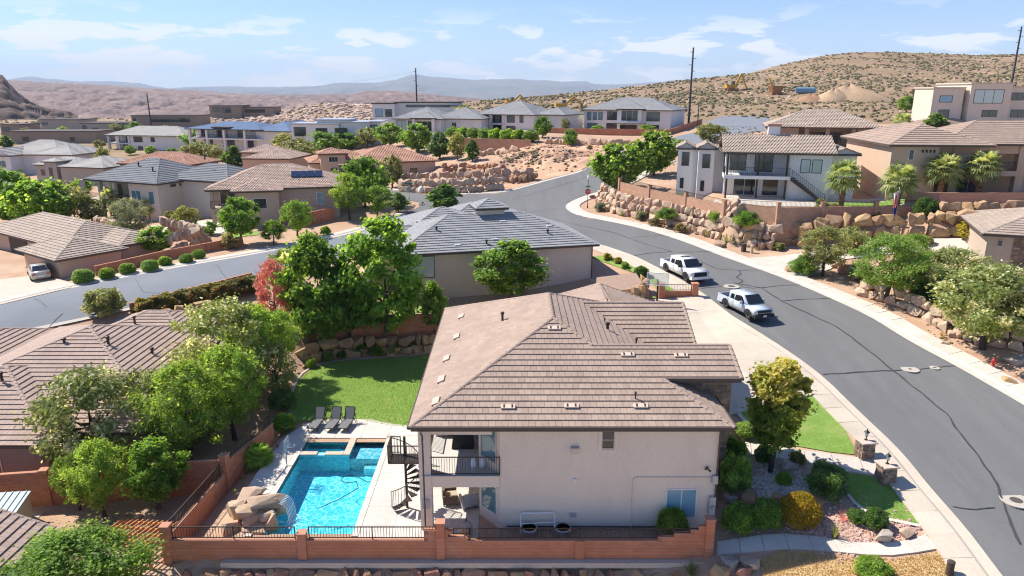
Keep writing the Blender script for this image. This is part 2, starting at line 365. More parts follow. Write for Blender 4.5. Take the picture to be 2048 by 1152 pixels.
# kerb and pavement: gutter pan, rolled kerb, slabs
def pavement(name, line, side, w1, w2, m, slab=1.6, skip=None, z=.13):
    """line = edge of the asphalt; side = +1 when the pavement lies to the left of it"""
    root = tag(bpy.data.objects.new(name, None), kind='structure'); COL.objects.link(root); root.location = (line[0].x, line[0].y, 0)
    a = resample(line, .8); g = offset(a, side*w1); kx = offset(a, side*(w1+.18))
    if side < 0: strip('gutter', g, a, .05, m, 1, 1., root)
    else: strip('gutter', a, g, .05, m, 1, 1., root)
    v, f = strip_mesh(g, kx, z, 1, 1., .05) if side > 0 else strip_mesh(kx, g, .05, 1, 1., z)
    mesh_obj('kerb', mesh_data('kerb', v, f, m, None, None, False, root), root)
    if w2:
        far = offset(a, side*(w1+.18+w2)); s = resample(kx, slab); t = resample(far, slab*.2)
        for i in range(len(s)-1):
            p, q = s[i], s[i+1]; 
            if skip and skip(p): continue
            u = (q-p).normalized(); n = Vector((-u.y, u.x))*side
            p2, q2 = p+u*.012, q-u*.012; c = [p2, q2, q2+n*w2, p2+n*w2]
            if side < 0: c = c[::-1]
            b = MB(); b.hexa([(x.x, x.y, zt(x.x, x.y)-.05) for x in c]+[(x.x, x.y, zt(x.x, x.y)+z+.002) for x in c]); b.build('slab', m, root)
    return root
pavement('pavement_right', sR[:-3], -1, .55, 1.25, M['concrete'])
pavement('pavement_left', [p for p in sL if p.y < 96], 1, .55, 1.3, M['concrete_tan'])
pavement('left_street_pavement', lF[4:kk+3], 1, .5, 1.1, M['concrete'])
pavement('lot_kerb', lotC, 1, .5, 0, M['concrete'])
pavement('left_street_near_kerb', lN[:-6], -1, .4, .0, M['concrete'])
# crack sealing: thin tar ribbons wandering over the asphalt
def tar(pts, wd=.09, amp=.12):
    l = resample([G(*p).xy for p in pts], .5); rr = random.Random(len(pts)*131+int(pts[0][0]))
    off = 0; q = []
    for i, p in enumerate(l):
        off = off*.8+rr.uniform(-amp, amp)*.5; t = (l[min(i+1, len(l)-1)]-l[max(i-1, 0)]).normalized(); q.append(p+Vector((-t.y, t.x))*off)
    a, b = [], []
    for i, p in enumerate(q):
        t = (q[min(i+1, len(q)-1)]-q[max(i-1, 0)]).normalized(); n = Vector((-t.y, t.x))*wd*.8*rr.uniform(.3, .65); a.append(p+n); b.append(p-n)
    v, f = [], []
    for x, y in zip(a, b): v += [(x.x, x.y, zt(x.x, x.y)+.062), (y.x, y.y, zt(y.x, y.y)+.062)]
    for i in range(len(q)-1): f.append((2*i, 2*i+2, 2*i+3, 2*i+1))
    return v, f
TV, TF = [], []
for pts, wd in [([(2040, 1090), (1990, 960), (1895, 830), (1785, 743), (1676, 655), (1561, 603), (1523, 577), (1466, 567)], .16),
                ([(1645, 750), (1700, 746), (1780, 743), (1808, 741)], .13), ([(1835, 740), (1862, 736), (1910, 733)], .1),
                ([(1562, 603), (1610, 599), (1662, 597)], .1), ([(1402, 578), (1445, 574)], .1), ([(1481, 574), (1508, 577), (1560, 572), (1600, 570)], .1),
                ([(1477, 568), (1486, 562), (1473, 556), (1482, 548), (1477, 542)], .12), ([(1525, 541), (1477, 542), (1435, 539)], .1), ([(1435, 539), (1390, 518), (1365, 508)], .09),
                ([(1269, 512), (1310, 506), (1345, 504)], .1), ([(1345, 505), (1390, 505), (1425, 503)], .09), ([(1345, 504), (1290, 488), (1225, 465), (1155, 450), (1110, 440)], .09),
                ([(1265, 476), (1320, 471), (1340, 474)], .08), ([(1060, 425), (1100, 420), (1131, 418)], .09), ([(1905, 1015), (1940, 1020), (1990, 1018)], .1),
                ([(70, 598), (95, 615)], .07), ([(430, 530), (455, 560)], .07), ([(100, 655), (125, 628)], .07), ([(270, 560), (285, 585), (320, 588)], .06), ([(1024, 400), (1120, 372), (1180, 352)], .08)]:
    v, f = tar(pts, wd); o = len(TV); TV += v; TF += [tuple(i+o for i in q) for q in f]
mesh_obj('crack_sealing', mesh_data('crack_sealing', TV, TF, M['seal'], None, None, False, street), street)
# ------------------------------------------------------------------ house kit
def stucco(n, c): return mat(n, c, tuple(x*.93 for x in c), .9, .5, .2, 45, fine=25, wear=(tuple(x*.84 for x in c), 1.1, .4), stretch=(1, 1, .35))
M['st_tan'] = stucco('stucco_tan', (.79, .655, .515)); M['st_white'] = stucco('stucco_white', (.78, .75, .70)); M['st_cream'] = stucco('stucco_cream', (.66, .57, .46))
M['st_beige'] = stucco('stucco_beige', (.50, .40, .31)); M['st_peach'] = stucco('stucco_peach', (.58, .41, .29)); M['st_brown'] = stucco('stucco_brown', (.34, .255, .19)); M['st_grey'] = stucco('stucco_grey', (.42, .37, .31))
def tilem(n, c, v=.10): return mat(n, c, tuple(x*.84 for x in c), .85, .5, .1, 30, tint=v, fine=8, wear=(tuple(x*.72 for x in c), .35, .35))
M['t_main'] = tilem('tile_brown', (.41, .30, .23)); M['t_left'] = tilem('tile_left', (.43, .315, .25)); M['t_grey'] = tilem('tile_grey', (.33, .325, .32)); M['t_dgrey'] = tilem('tile_dark_grey', (.20, .205, .215))
M['t_pink'] = tilem('tile_pink', (.50, .36, .28), .22); M['t_terra'] = tilem('tile_terracotta', (.50, .27, .18), .2); M['t_tan'] = tilem('tile_tan', (.43, .34, .265), .15); M['t_pale'] = tilem('tile_pale', (.45, .42, .38)); M['t_blue'] = tilem('roof_blue', (.16, .235, .36), .05)
M['wood_dark'] = mat('wood_dark', (.085, .06, .045), (.06, .045, .035), .7, 3); M['trim_brown'] = mat('trim_brown', (.10, .075, .06), rough=.6); M['trim_white'] = mat('trim_white', (.74, .72, .68), rough=.5); M['trim_tan'] = mat('trim_tan', (.55, .46, .37), rough=.8)
M['iron'] = mat('iron', (.035, .03, .028), rough=.45, metal=.4); M['bronze'] = mat('bronze', (.06, .045, .035), rough=.5, metal=.3)
M['vent_pale'] = mat('vent_pale', (.66, .52, .40), rough=.7); M['dark_gap'] = mat('dark_gap', (.04, .035, .03), rough=.9); M['metal_grey'] = mat('metal_grey', (.45, .46, .47), rough=.45, metal=.3); M['steel_white'] = mat('steel_white', (.72, .74, .76), rough=.4)
def glass(n, c, rough=.06):
    m = mat(n, c, rough=rough, spec=.8); return m
M['glass'] = glass('window_glass', (.035, .045, .05)); M['glass_teal'] = glass('window_glass_teal', (.10, .22, .24)); M['glass_blue'] = glass('window_glass_blind', (.20, .36, .44), .2); M['solar'] = glass('solar_cell', (.012, .016, .035), .12); M['glass_pale'] = glass('window_glass_pale', (.42, .52, .50), .12)
def stone_mat(): 
    m = mat('stone_veneer', (.30, .21, .145), (.20, .15, .12), .9, 4, .5, 20, tint=.35); return m
M['veneer'] = stone_mat()
def clear_mat():
    m = bpy.data.materials.new('clear_board'); m.use_nodes = True; t = m.node_tree; b = t.nodes['Principled BSDF']; b.inputs['Base Color'].default_value = (.7, .78, .8, 1); b.inputs['Roughness'].default_value = .1
    tr = t.nodes.new('ShaderNodeBsdfTransparent'); tr.inputs[0].default_value = (.93, .97, .98, 1); mx = t.nodes.new('ShaderNodeMixShader'); mx.inputs[0].default_value = .22; t.links.new(tr.outputs[0], mx.inputs[1]); t.links.new(b.outputs[0], mx.inputs[2]); t.links.new(mx.outputs[0], t.nodes['Material Output'].inputs[0]); return m
M['clear'] = clear_mat()

def plane_frame(poly):
    p = [Vector(q) for q in poly]; n = Vector((0, 0, 0))
    for i in range(len(p)): n += (p[i]-p[0]).cross(p[(i+1) % len(p)]-p[0])
    n.normalize()
    if n.z < 0: n = -n
    a = Vector((0, 0, 1)).cross(n); a = a.normalized() if a.length > 1e-6 else Vector((1, 0, 0)); b = n.cross(a)
    return a, b, n
def tile_plane(mb, poly, style='flat', e=.42, tw=.33, lift=.07, shift=0., singles=None, rng=random, m=0, inner=False):
    """lay tile courses over a convex sloping polygon; every tile is a slab with a front edge"""
    a, b, n = plane_frame(poly); p = [Vector(q) for q in poly]; o = p[0]; sn = max(b.z, .05)
    ab = [((q-o).dot(a), (q-o).dot(b)) for q in p]
    base = o.z/sn                                           # course lines at fixed heights so that neighbouring pieces line up
    blo, bhi = min(x[1] for x in ab), max(x[1] for x in ab); oa = o.dot(a)
    def ext(bb):
        xs = []
        for i in range(len(ab)):
            (x0, y0), (x1, y1) = ab[i], ab[(i+1) % len(ab)]
            if abs(y1-y0) < 1e-9:
                if abs(bb-y0) < 1e-6: xs += [x0, x1]
            elif min(y0, y1)-1e-6 <= bb <= max(y0, y1)+1e-6: xs.append(x0+(x1-x0)*(bb-y0)/(y1-y0))
        return (min(xs), max(xs)) if xs else (0, 0)
    mb.poly([q-n*.012 for q in p], m, .2)
    j = math.floor((blo+base-shift)/e)
    while True:
        c0 = j*e+shift-base; c1 = c0+e; b0, b1 = max(c0, blo), min(c1, bhi); j += 1
        if b0 >= bhi-1e-4: break
        if b1-b0 < .03: continue
        L0, R0 = ext(b0+1e-5); L1, R1 = ext(b1-1e-5)
        k = math.floor((min(L0, L1)+oa)/tw-(.5 if j % 2 else 0)); 
        while True:
            x0 = (k+(.5 if j % 2 else 0))*tw-oa; x1 = x0+tw; k += 1
            if x0 >= max(R0, R1): break
            q = [(max(x0, L0), b0), (min(x1, R0), b0), (min(x1, R1), b1), (max(x0, L1), b1)]
            w0, w1 = q[1][0]-q[0][0], q[2][0]-q[3][0]
            if w0 <= .02 and w1 <= .02: continue
            if w0 < 0: q[0] = q[1] = ((q[0][0]+q[1][0])/2, b0)
            if w1 < 0: q[2] = q[3] = ((q[2][0]+q[3][0])/2, b1)
            t = min(1, max(0, rng.gauss(.5, .22)))
            full = abs(w0-tw) < 1e-6 and abs(w1-tw) < 1e-6 and abs(b1-b0-e) < 1e-6
            if singles is not None and full: singles.append((o+a*(x0)+b*b0, a, b, n)); continue
            if style == 'flat':
                g = .006; q = [(q[0][0]+g, q[0][1]), (q[1][0]-g, q[1][1]), (q[2][0]-g, q[2][1]), (q[3][0]+g, q[3][1])]
                la = lambda bb: lift+(.008-lift)*(bb-c0)/e
                T = [o+a*x+b*y+n*la(y) for i, (x, y) in enumerate(q)]; B = [o+a*q[i][0]+b*q[i][1] for i in (0, 1)]
                mb.poly(T, m, t)
                if not (inner and b0 > c0+1e-6): mb.poly([B[0], B[1], T[1], T[0]], m, t)
            else:
                hs = (.0, .075, .075, .0); ws = (0, .3, .7, 1.)
                lo = [o+a*(q[0][0]+(q[1][0]-q[0][0])*s)+b*q[0][1]+n*(h+lift*.6) for s, h in zip(ws, hs)]
                hi = [o+a*(q[3][0]+(q[2][0]-q[3][0])*s)+b*q[2][1]+n*(h*.85+.005) for s, h in zip(ws, hs)]
                for i in range(3): mb.poly([lo[i], lo[i+1], hi[i+1], hi[i]], m, t)
                mb.poly([o+a*q[0][0]+b*q[0][1], o+a*q[1][0]+b*q[1][1]]+lo[::-1], m, t*.9)
CAPMESH = {}
def cap_shape(mb, p, d, r=.13, ln=.42, t=.5, m=0):
    x = d.cross(Vector((0, 0, 1))).normalized(); y = x.cross(d).normalized(); lo, hi = [], []
    for i in range(6):
        an = PI*i/5; c, s_ = math.cos(an), math.sin(an)
        lo.append(p+(x*c+y*(s_*.8))*r*1.12-y*.03); hi.append(p+d*ln+(x*c+y*(s_*.8))*r*.93-y*.03)
    for i in range(5): mb.poly([lo[i], hi[i], hi[i+1], lo[i+1]], m, t)
    mb.poly(lo, m, t*.8); mb.poly(hi[::-1], m, t)
def caps(mb, p0, p1, r=.13, single=None, mt=None):
    p0, p1 = Vector(p0), Vector(p1)
    if p0.z > p1.z: p0, p1 = p1, p0                         # laid from the eave upwards
    d = p1-p0; n = max(1, int(d.length/.38)); st = d.length/n; d.normalize()
    for i in range(n):
        if single is None: cap_shape(mb, p0+d*st*i, d, r, st*1.08, random.gauss(.5, .2))
        else:
            if 'c' not in CAPMESH:
                q = MB(); cap_shape(q, Vector((0, 0, 0)), Vector((1, 0, 0)), r, .41); CAPMESH['c'] = q
            key = ('m', mt.name)
            if key not in CAPMESH: q = CAPMESH['c']; CAPMESH[key] = mesh_data('ridge_cap', q.v, q.f, mt, None, q.t)
            o = mesh_obj('ridge_cap', CAPMESH[key], single)
            x = d.cross(Vector((0, 0, 1))).normalized(); z = x.cross(d).normalized(); y = z.cross(d)
            o.matrix_local = Matrix.Translation(p0+d*st*i-parent_loc(single))@Matrix(((d.x, y.x, z.x), (d.y, y.y, z.y), (d.z, y.z, z.z))).to_4x4()
class House:
    def __init__(s, name, label, loc, rz, wall, tile, style='flat', trim='trim_brown', cat='house', e=.42, tw=.34, group=None, world=False):
        s.w = world
        s.T = thing(name, label, cat, loc, R(rz), group); s.W = MB(); s.RF = MB(); s.CP = MB(); s.FS = MB()
        s.wall, s.tile, s.style, s.trim, s.e, s.tw = M[wall], M[tile], style, M[trim], e, tw; s.k = 0
    def box(s, *a, m=0): s.W.box(*a, m=m); return s
    def planes(s, polys, lines):
        for q in polys: tile_plane(s.RF, q, s.style, s.e, s.tw)
        for a, b in lines: caps(s.CP, a, b)
    def hip(s, x0, y0, x1, y1, ze, pitch=.4, ends='hh', slab=True):
        s.k += 1; e = s.k*.003
        if slab: s.FS.box(x0+.02, y0+.02, ze-.2-e, x1-.02, y1-.02, ze-.03-e)
        if x1-x0 >= y1-y0:
            h = (y1-y0)/2; zr = ze+h*pitch; ym = (y0+y1)/2; a = x0+(h if ends[0] == 'h' else 0); b = x1-(h if ends[1] == 'h' else 0)
            A, B = (a, ym, zr), (b, ym, zr); c = [(x0, y0, ze), (x1, y0, ze), (x1, y1, ze), (x0, y1, ze)]
            pl = [[c[0], c[1], B, A], [c[2], c[3], A, B]]; ln = [(A, B)] if b-a > .3 else []
            for en, apex, i, j in ((ends[0], A, 3, 0), (ends[1], B, 1, 2)):
                if en == 'h': pl.append([c[i], c[j], apex]); ln += [(c[i], apex), (c[j], apex)]
                else:
                    g = .45*(1 if i == 3 else -1); s.W.poly([(c[i][0]+g, c[i][1], ze), (c[j][0]+g, c[j][1], ze), (apex[0]+g, apex[1], apex[2]-.03)])
        else:
            h = (x1-x0)/2; zr = ze+h*pitch; xm = (x0+x1)/2; a = y0+(h if ends[0] == 'h' else 0); b = y1-(h if ends[1] == 'h' else 0)
            A, B = (xm, a, zr), (xm, b, zr); c = [(x0, y0, ze), (x1, y0, ze), (x1, y1, ze), (x0, y1, ze)]
            pl = [[c[1], c[2], B, A], [c[3], c[0], A, B]]; ln = [(A, B)] if b-a > .3 else []
            for en, apex, i, j in ((ends[0], A, 0, 1), (ends[1], B, 2, 3)):
                if en == 'h': pl.append([c[i], c[j], apex]); ln += [(c[i], apex), (c[j], apex)]
                else:
                    g = .45*(1 if i == 0 else -1); s.W.poly([(c[i][0], c[i][1]+g, ze), (c[j][0], c[j][1]+g, ze), (apex[0], apex[1]+g, apex[2]-.03)])
        s.planes(pl, ln); return s
    def win(s, x, y, z, ang, w, h, cols=1, rows=1, g='glass', fr='trim_white', name='window', t=.06, sill=False):
        """centre of the lower edge at x, y, z; ang = outward direction in degrees (-90 faces the camera)"""
        fm = MB(); d = .05
        fm.box(-w/2-t, -.05, -t, w/2+t, d, 0); fm.box(-w/2-t, -.05, h, w/2+t, d, h+t); fm.box(-w/2-t, -.05, 0, -w/2, d, h); fm.box(w/2, -.05, 0, w/2+t, d, h)
        for i in range(1, cols): fm.box(-w/2+w*i/cols-t*.4, -.05, 0, -w/2+w*i/cols+t*.4, d*.9, h)
        for i in range(1, rows): fm.box(-w/2, -.05, h*i/rows-t*.35, w/2, d*.85, h*i/rows+t*.35)
        if sill: fm.box(-w/2-.12, -.05, -t-.08, w/2+.12, .1, -t)
        o = fm.build(name, M[fr], s.T, world=False); o.location = Vector((x, y, z))-(Vector(s.T.location) if s.w else Vector()); o.rotation_euler = (0, 0, R(ang-90))
        q = MB()
        for i in range(cols): q.box(-w/2+w*i/cols, -.03, 0, -w/2+w*(i+1)/cols, .012, h)
        if cols == 1: q.build('pane', M[g], o, world=False)
        else:
            for i in range(cols): z_ = MB(); z_.box(-w/2+w*i/cols+t*.4, -.03, 0, -w/2+w*(i+1)/cols-t*.4, .012, h); z_.build('pane', M[g], o, world=False)
        return o
    def part(s, name, m, mb): return mb.build(name, M[m] if isinstance(m, str) else m, s.T, world=s.w)
    def col(s, x, y, z0, z1, w=.5, m=None): b = MB(); b.box(x-w/2, y-w/2, z0, x+w/2, y+w/2, z1); return b.build('column', m or s.wall, s.T, world=s.w)
    def slab(s, x0, y0, z0, x1, y1, z1, m=None, name='balcony_floor'): b = MB(); b.box(x0, y0, z0, x1, y1, z1); return b.build(name, m or s.wall, s.T, world=s.w)
    def rail(s, pts, h=1., gap=.16, m='iron'): return rail_mesh(pts, h, gap).build('railing', M[m], s.T, world=s.w)
    def pipe(s, x, y, z, h=.5, r=.06):
        b = MB(); b.lathe((x, y, z-.1), [(r, 0), (r, h), (r*1.6, h), (r*1.6, h+.12), (r*.6, h+.16)], 8); return b.build('vent_pipe', M['bronze'] if s.trim == M['trim_brown'] else M['metal_grey'], s.T, world=s.w)
    def done(s):
        s.part('wall', s.wall, s.W)
        if s.RF.f:
            r = s.part('roof', s.tile, s.RF); tag(r, kind='stuff'); s.part('ridge_tiles', s.tile, s.CP)
            tag(s.T.children[-1], kind='stuff')
        if s.FS.f: s.part('fascia', s.trim, s.FS)
        return s.T
def rail_mesh(pts, h=1., gap=.16, bar=.022, rail=.045, posts=True, low=.08):
    b = MB(); pts = [Vector(p) for p in pts]
    for p, q in zip(pts, pts[1:]):
        d = q-p; n = max(1, int(d.length/gap)); up = Vector((0, 0, 1))
        b.bar(p+up*h, q+up*h, rail, rail*.9); b.bar(p+up*low, q+up*low, rail*.8, rail*.7)
        for i in range(1, n): c = p+d*i/n; b.bar(c+up*low, c+up*h, bar, bar)
    if posts:
        for p in pts: b.bar(p, p+Vector((0, 0, h+.03)), rail, rail)
    return b
def veneer(mb, x0, z0, x1, z1, y, seed=1, face=-1, sx=.42, sz=.16, m=0):
    """stacked stone on a wall facing -y (face=-1): uneven stones proud of the wall"""
    rr = random.Random(seed); z = z0
    while z < z1-.02:
        hh = min(sz*rr.uniform(.7, 1.4), z1-z); x = x0-rr.uniform(0, .2)
        while x < x1:
            w_ = sx*rr.uniform(.5, 1.4); a, b = max(x, x0), min(x+w_, x1); x += w_
            if b-a > .04: d = rr.uniform(.02, .06); mb.box(a+.008, y-d if face < 0 else y-.02, z+.006, b-.008, y+.02 if face < 0 else y+d, z+hh-.006, m, rr.random())
        z += hh
# ------------------------------------------------------------------ the main house (two storeys on the pool side)
EZ, PT = 6.14, .445
mh = House('main_house', 'large tan stucco two storey house with brown tile roof beside the pool', (3, 41, 0), 0, 'st_tan', 't_main', world=True, e=.335, tw=.32)
W = mh.W
W.box(-.61, 32.4, -.4, 10.5, 41, 6.0); W.box(-1.75, 34.2, -.4, 0, 49.5, 5.98); W.box(0, 41, -.4, 10.4, 50.6, 6.02)
W.hexa([(-.61, 32.42, -.4), (-.5, 34.2, -.4), (-1.75, 34.2, -.4), (-1.75, 33.75, -.4), (-.61, 32.42, 5.97), (-.5, 34.2, 5.97), (-1.75, 34.2, 5.97), (-1.75, 33.75, 5.97)])
W.box(10.4, 42.1, 1.5, 11.0, 49.3, 6.4); W.poly([(11.0, 42.1, 6.4), (11.0, 49.3, 6.4), (11.0, 45.7, 8.2)])
W.box(3, 50.6, 1.5, 10.6, 53.2, 6.05); W.box(4.5, 36.4, 6, 11.6, 38.4, 7.6)
roof = bpy.data.objects.new('roof', None)
RFm = MB(); singles = []
def zf(Y): return EZ+PT*(Y-31.8)
fp = [[(-5.06, 31.8, EZ), (10.95, 31.8, EZ), (7.95, 34.8, zf(34.8)), (-2.06, 34.8, zf(34.8))],
      [(-2.06, 34.8, zf(34.8)), (12.15, 34.8, zf(34.8)), (12.05, 37.1, zf(37.1)), (.24, 37.1, zf(37.1))],
      [(.24, 37.1, zf(37.1)), (4.47, 37.1, zf(37.1)), (2.37, 39.2, zf(39.2))]]
AP, AB = (2.37, 39.2, zf(39.2)), (2.37, 44.3, zf(39.2))
for i, q in enumerate(fp): tile_plane(RFm, q, 'flat', .42, .33, .06, 0, singles if i < 2 else None, inner=i > 0)
def ex(X): return zf(39.2)-PT*(X-2.37)
W2 = 8.4
others = [[(-5.06, 51.7, EZ), (-5.06, 31.8, EZ), AP, AB], [(9.8, 51.7, EZ), (-5.06, 51.7, EZ), AB],
          [(10.95, 31.8, EZ), (10.95, 35.6, EZ), (7.95, 35.6, zf(34.8)), (7.95, 34.8, zf(34.8))],
          [AP, (4.47, 37.1, ex(4.47)), (9.8, 37.1, ex(9.8)), (9.8, 51.7, ex(9.8)), AB],
          [(12.05, 37.1, zf(37.1)), (4.47, 37.1, zf(37.1)), (4.47, 39.6, zf(37.1)-PT*2.5), (12.05, 39.6, zf(37.1)-PT*2.5)],
          [(4.7, 45.7, W2), (11.45, 45.7, W2), (11.5, 41.5, W2-PT*4.2), (8.9, 41.5, W2-PT*4.2)], [(11.45, 45.7, W2), (4.7, 45.7, W2), (4.7, 49.9, W2-PT*4.2), (11.45, 49.9, W2-PT*4.2)],
          [(6.6, 52.1, 8.0), (6.6, 48.0, 8.0), (11.05, 46.4, 6.1), (11.05, 53.6, 6.1)], [(6.6, 52.1, 8.0), (6.6, 47, 8.0), (2.0, 47, 6.1), (2.0, 54, 6.1)]]
for q in others: tile_plane(RFm, q, 'flat', .42, .33, .065)
rf = RFm.build('roof', mh.tile, mh.T)
tm = MB(); g = .006; tw, e_ = .33, .42
T4 = [(g, 0, .06), (tw-g, 0, .06), (tw-g, e_, .008), (g, e_, .008)]; tm.poly(T4); tm.poly([(g, 0, 0), (tw-g, 0, 0), T4[1], T4[0]]); tm.poly([(g, 0, 0), T4[0], T4[3]]); tm.poly([(tw-g, 0, 0), T4[2], T4[1]])
M['t_one'] = mat('tile_single', (.41, .30, .23), (.35, .255, .195), .85, .5, .1, 30, obj=.09, fine=8, wear=((.31, .23, .175), .35, .35))
tmesh = mesh_data('tile', tm.v, tm.f, M['t_one'], None, tm.t); rest = MB()
singles.sort(key=lambda s: s[0].y)
for i, (p, a, b, n) in enumerate(singles):
    if i < 300:
        o = mesh_obj('tile', tmesh, rf); o.matrix_local = Matrix.Translation(p-parent_loc(rf))@Matrix(((a.x, b.x, n.x), (a.y, b.y, n.y), (a.z, b.z, n.z))).to_4x4()
    else:
        for f in tm.f: rest.poly([p+a*tm.v[k][0]+b*tm.v[k][1]+n*tm.v[k][2] for k in f], 0, min(1, max(0, random.Random(i).gauss(.5, .22))))
tag(rest.build('roof_tiles', mh.tile, rf), kind='stuff')
for a, b in [((-5.06, 31.8, EZ), AP), ((10.95, 31.8, EZ), (7.95, 34.8, zf(34.8))), ((4.47, 37.1, zf(37.1)), AP), (AP, AB), ((-5.06, 51.7, EZ), AB), ((9.8, 51.7, EZ), AB),
             ((4.47, 37.1, zf(37.1)), (12.05, 37.1, zf(37.1))), ((12.1, 34.8, zf(34.8)), (12.05, 37.1, zf(37.1))), ((4.7, 45.7, W2), (11.45, 45.7, W2)), ((11.5, 41.5, W2-PT*4.2), (11.45, 45.7, W2)),
             ((6.6, 52.1, 8.0), (11.05, 53.6, 6.1)), ((6.6, 52.1, 8.0), (2, 54, 6.1)), ((6.6, 52.1, 8.0), (6.9, 47.5, 7.9))]:
    caps(None, a, b, .13, rf, mh.tile)
F = mh.FS                                                    # fascias, gutters and soffits
F.box(-5.0, 31.86, EZ-.26, 10.9, 32.5, EZ-.06); F.box(-5.02, 32.5, EZ-.25, -1.0, 51.6, EZ-.07); F.box(10.3, 32.5, EZ-.25, 10.88, 35.58, EZ-.07)
F.box(7.3, 34.84, zf(34.8)-.26, 12.1, 36.5, zf(34.8)-.06); F.box(9, 41.55, W2-PT*4.2-.25, 11.4, 49.8, W2-PT*4.2-.05); F.box(2.1, 47.2, 5.85, 11.0, 53.6, 6.04); F.box(9.0, 37.2, EZ-.3, 9.76, 51.6, EZ-.1)
for a, b in (((-5.12, 31.76, EZ-.03), (11.0, 31.76, EZ-.03)), ((-5.12, 31.76, EZ-.03), (-5.12, 51.7, EZ-.03)), ((11.02, 31.8, EZ-.03), (11.02, 35.6, EZ-.03)), ((7.9, 34.74, zf(34.8)-.03), (12.2, 34.74, zf(34.8)-.03))):
    gb = MB(); gb.bar(a, b, .1, .11); gb.build('gutter', M['trim_brown'], mh.T)
for x, y, z in ((10.42, 32.33, 0.), (-4.45, 31.98, 0.)):
    b = MB(); b.tube([(x, y-.5, EZ-.1), (x, y-.5, EZ-.22), (x, y-.04, EZ-.5), (x, y-.04, z)], .045, 6); b.build('downspout', M['trim_brown'], mh.T)
# the stone porch
sv = MB(); sv.box(7.6, 35.7, .5, 11.9, 36.4, 7.38, t=.2); veneer(sv, 7.6, 1.2, 11.9, 7.36, 35.69, 3, sx=.5, sz=.22); sv.build('stone_porch_wall', M['veneer'], mh.T)
# covered balcony on the pool side
mh.slab(-4.5, 32.36, 2.5, -.63, 34.1, 3.18); mh.slab(-4.5, 34.1, 2.55, -1.76, 46.2, 3.15); mh.slab(-4.6, 32.2, 3.185, -.62, 46.2, 3.23, M['deck'], 'deck_surface')
for y in (32.6, 38.5, 44.8): mh.col(-4.42, y, -.1, 5.94, .6 if y < 33 else .5)
mh.slab(-4.6, 32.38, 5.45, -1.0, 32.75, 5.93, name='balcony_beam')
def rail_part(pts, h=1.02, parent=None, name='railing', gap=.13, m='bronze', low=.08):
    t = MB(); v = [Vector(p) for p in pts]
    for p, q in zip(v, v[1:]): t.bar(p+Vector((0, 0, h)), q+Vector((0, 0, h)), .05, .04); t.bar(p+Vector((0, 0, low)), q+Vector((0, 0, low)), .04, .035)
    for p in v: t.bar(p, p+Vector((0, 0, h+.02)), .05, .05)
    o = t.build(name, M[m], parent); b = MB()
    for p, q in zip(v, v[1:]):
        n = max(1, int((q-p).length/gap))
        for i in range(1, n): c = p+(q-p)*i/n; b.bar(c+Vector((0, 0, low)), c+Vector((0, 0, h)), .02, .02)
    if b.f: tag(b.build('bars', M[m], o), kind='stuff')
    return o
rail_part([(-4.1, 32.34, 3.2), (-.64, 32.34, 3.2)], 1.02, mh.T); rail_part([(-4.5, 34.9, 3.2), (-4.5, 38.2, 3.2), (-4.5, 44.5, 3.2)], 1.02, mh.T)
# windows, lights, pipes on the near wall
mh.win(4.83, 32.4, 4.72, -90, .56, .9, 1, 2, fr='trim_tan', g='glass'); mh.win(8.72, 32.4, .74, -90, 1.5, 1.6, 2, 1, g='glass_blue', fr='trim_white')
W.box(4.35, 32.34, 4.5, 4.5, 32.42, 5.8); W.box(5.16, 32.34, 4.5, 5.31, 32.42, 5.8); W.box(4.5, 32.34, 4.5, 5.16, 32.42, 4.65)
an = math.degrees(math.atan2(-1.14, -1.33))-0
mh.win(-1.2, 33.07, 3.75, -139.4, 1.15, 1.9, 1, 1, fr='trim_tan', g='glass_teal'); mh.win(-1.2, 33.07, .75, -139.4, 1.2, 1.55, 1, 1, fr='trim_white', g='glass_teal')
mh.win(-1.75, 37.5, 3.25, 180, 2.4, 2.2, 2, 1, fr='bronze'); mh.win(-1.75, 42, 3.25, 180, 2.4, 2.2, 2, 1, fr='bronze'); mh.win(-1.75, 38, .1, 180, 2.6, 2.2, 2, 1, fr='bronze')
b = MB(); b.box(3.0, 32.2, 4.45, 3.34, 32.4, 4.75); o = b.build('wall_lamp', M['vent_pale'], mh.T); b = MB(); b.box(2.96, 32.16, 4.752, 3.38, 32.4, 4.8); b.build('lamp_hood', M['metal_grey'], o)
b = MB(); b.box(3.1, 32.33, 2.8, 3.3, 32.4, 3.0); b.box(3.14, 32.3, 2.84, 3.26, 32.33, 2.96); b.build('dryer_vent', M['trim_white'], mh.T)
b = MB(); b.box(3.0, 32.3, .78, 3.32, 32.4, 1.0); b.box(3.15, 32.27, .76, 3.17, 32.3, 1.02); b.build('outlet_cover', M['metal_grey'], mh.T)
b = MB(); b.tube([(6.2, 32.36, .1), (6.2, 32.36, 2.95), (6.25, 32.36, 3.02), (6.35, 32.36, 3.06), (10.15, 32.36, 3.06)], .03, 6); b.build('conduit', mh.wall, mh.T)
b = MB(); b.tube([(-.3, 32.35, .22), (3.4, 32.35, .2), (8, 32.35, .18)], .03, 6); b.build('base_pipe', M['dark_gap'], mh.T)
b = MB(); b.box(9.85, 32.3, 3.55, 9.97, 32.4, 3.67); b.tube([(9.91, 32.3, 3.6), (9.78, 32.15, 3.66)], [.03, .07], 8); b.tube([(9.91, 32.3, 3.6), (10.05, 32.15, 3.52)], [.03, .07], 8); b.build('flood_light', M['trim_brown'], mh.T)
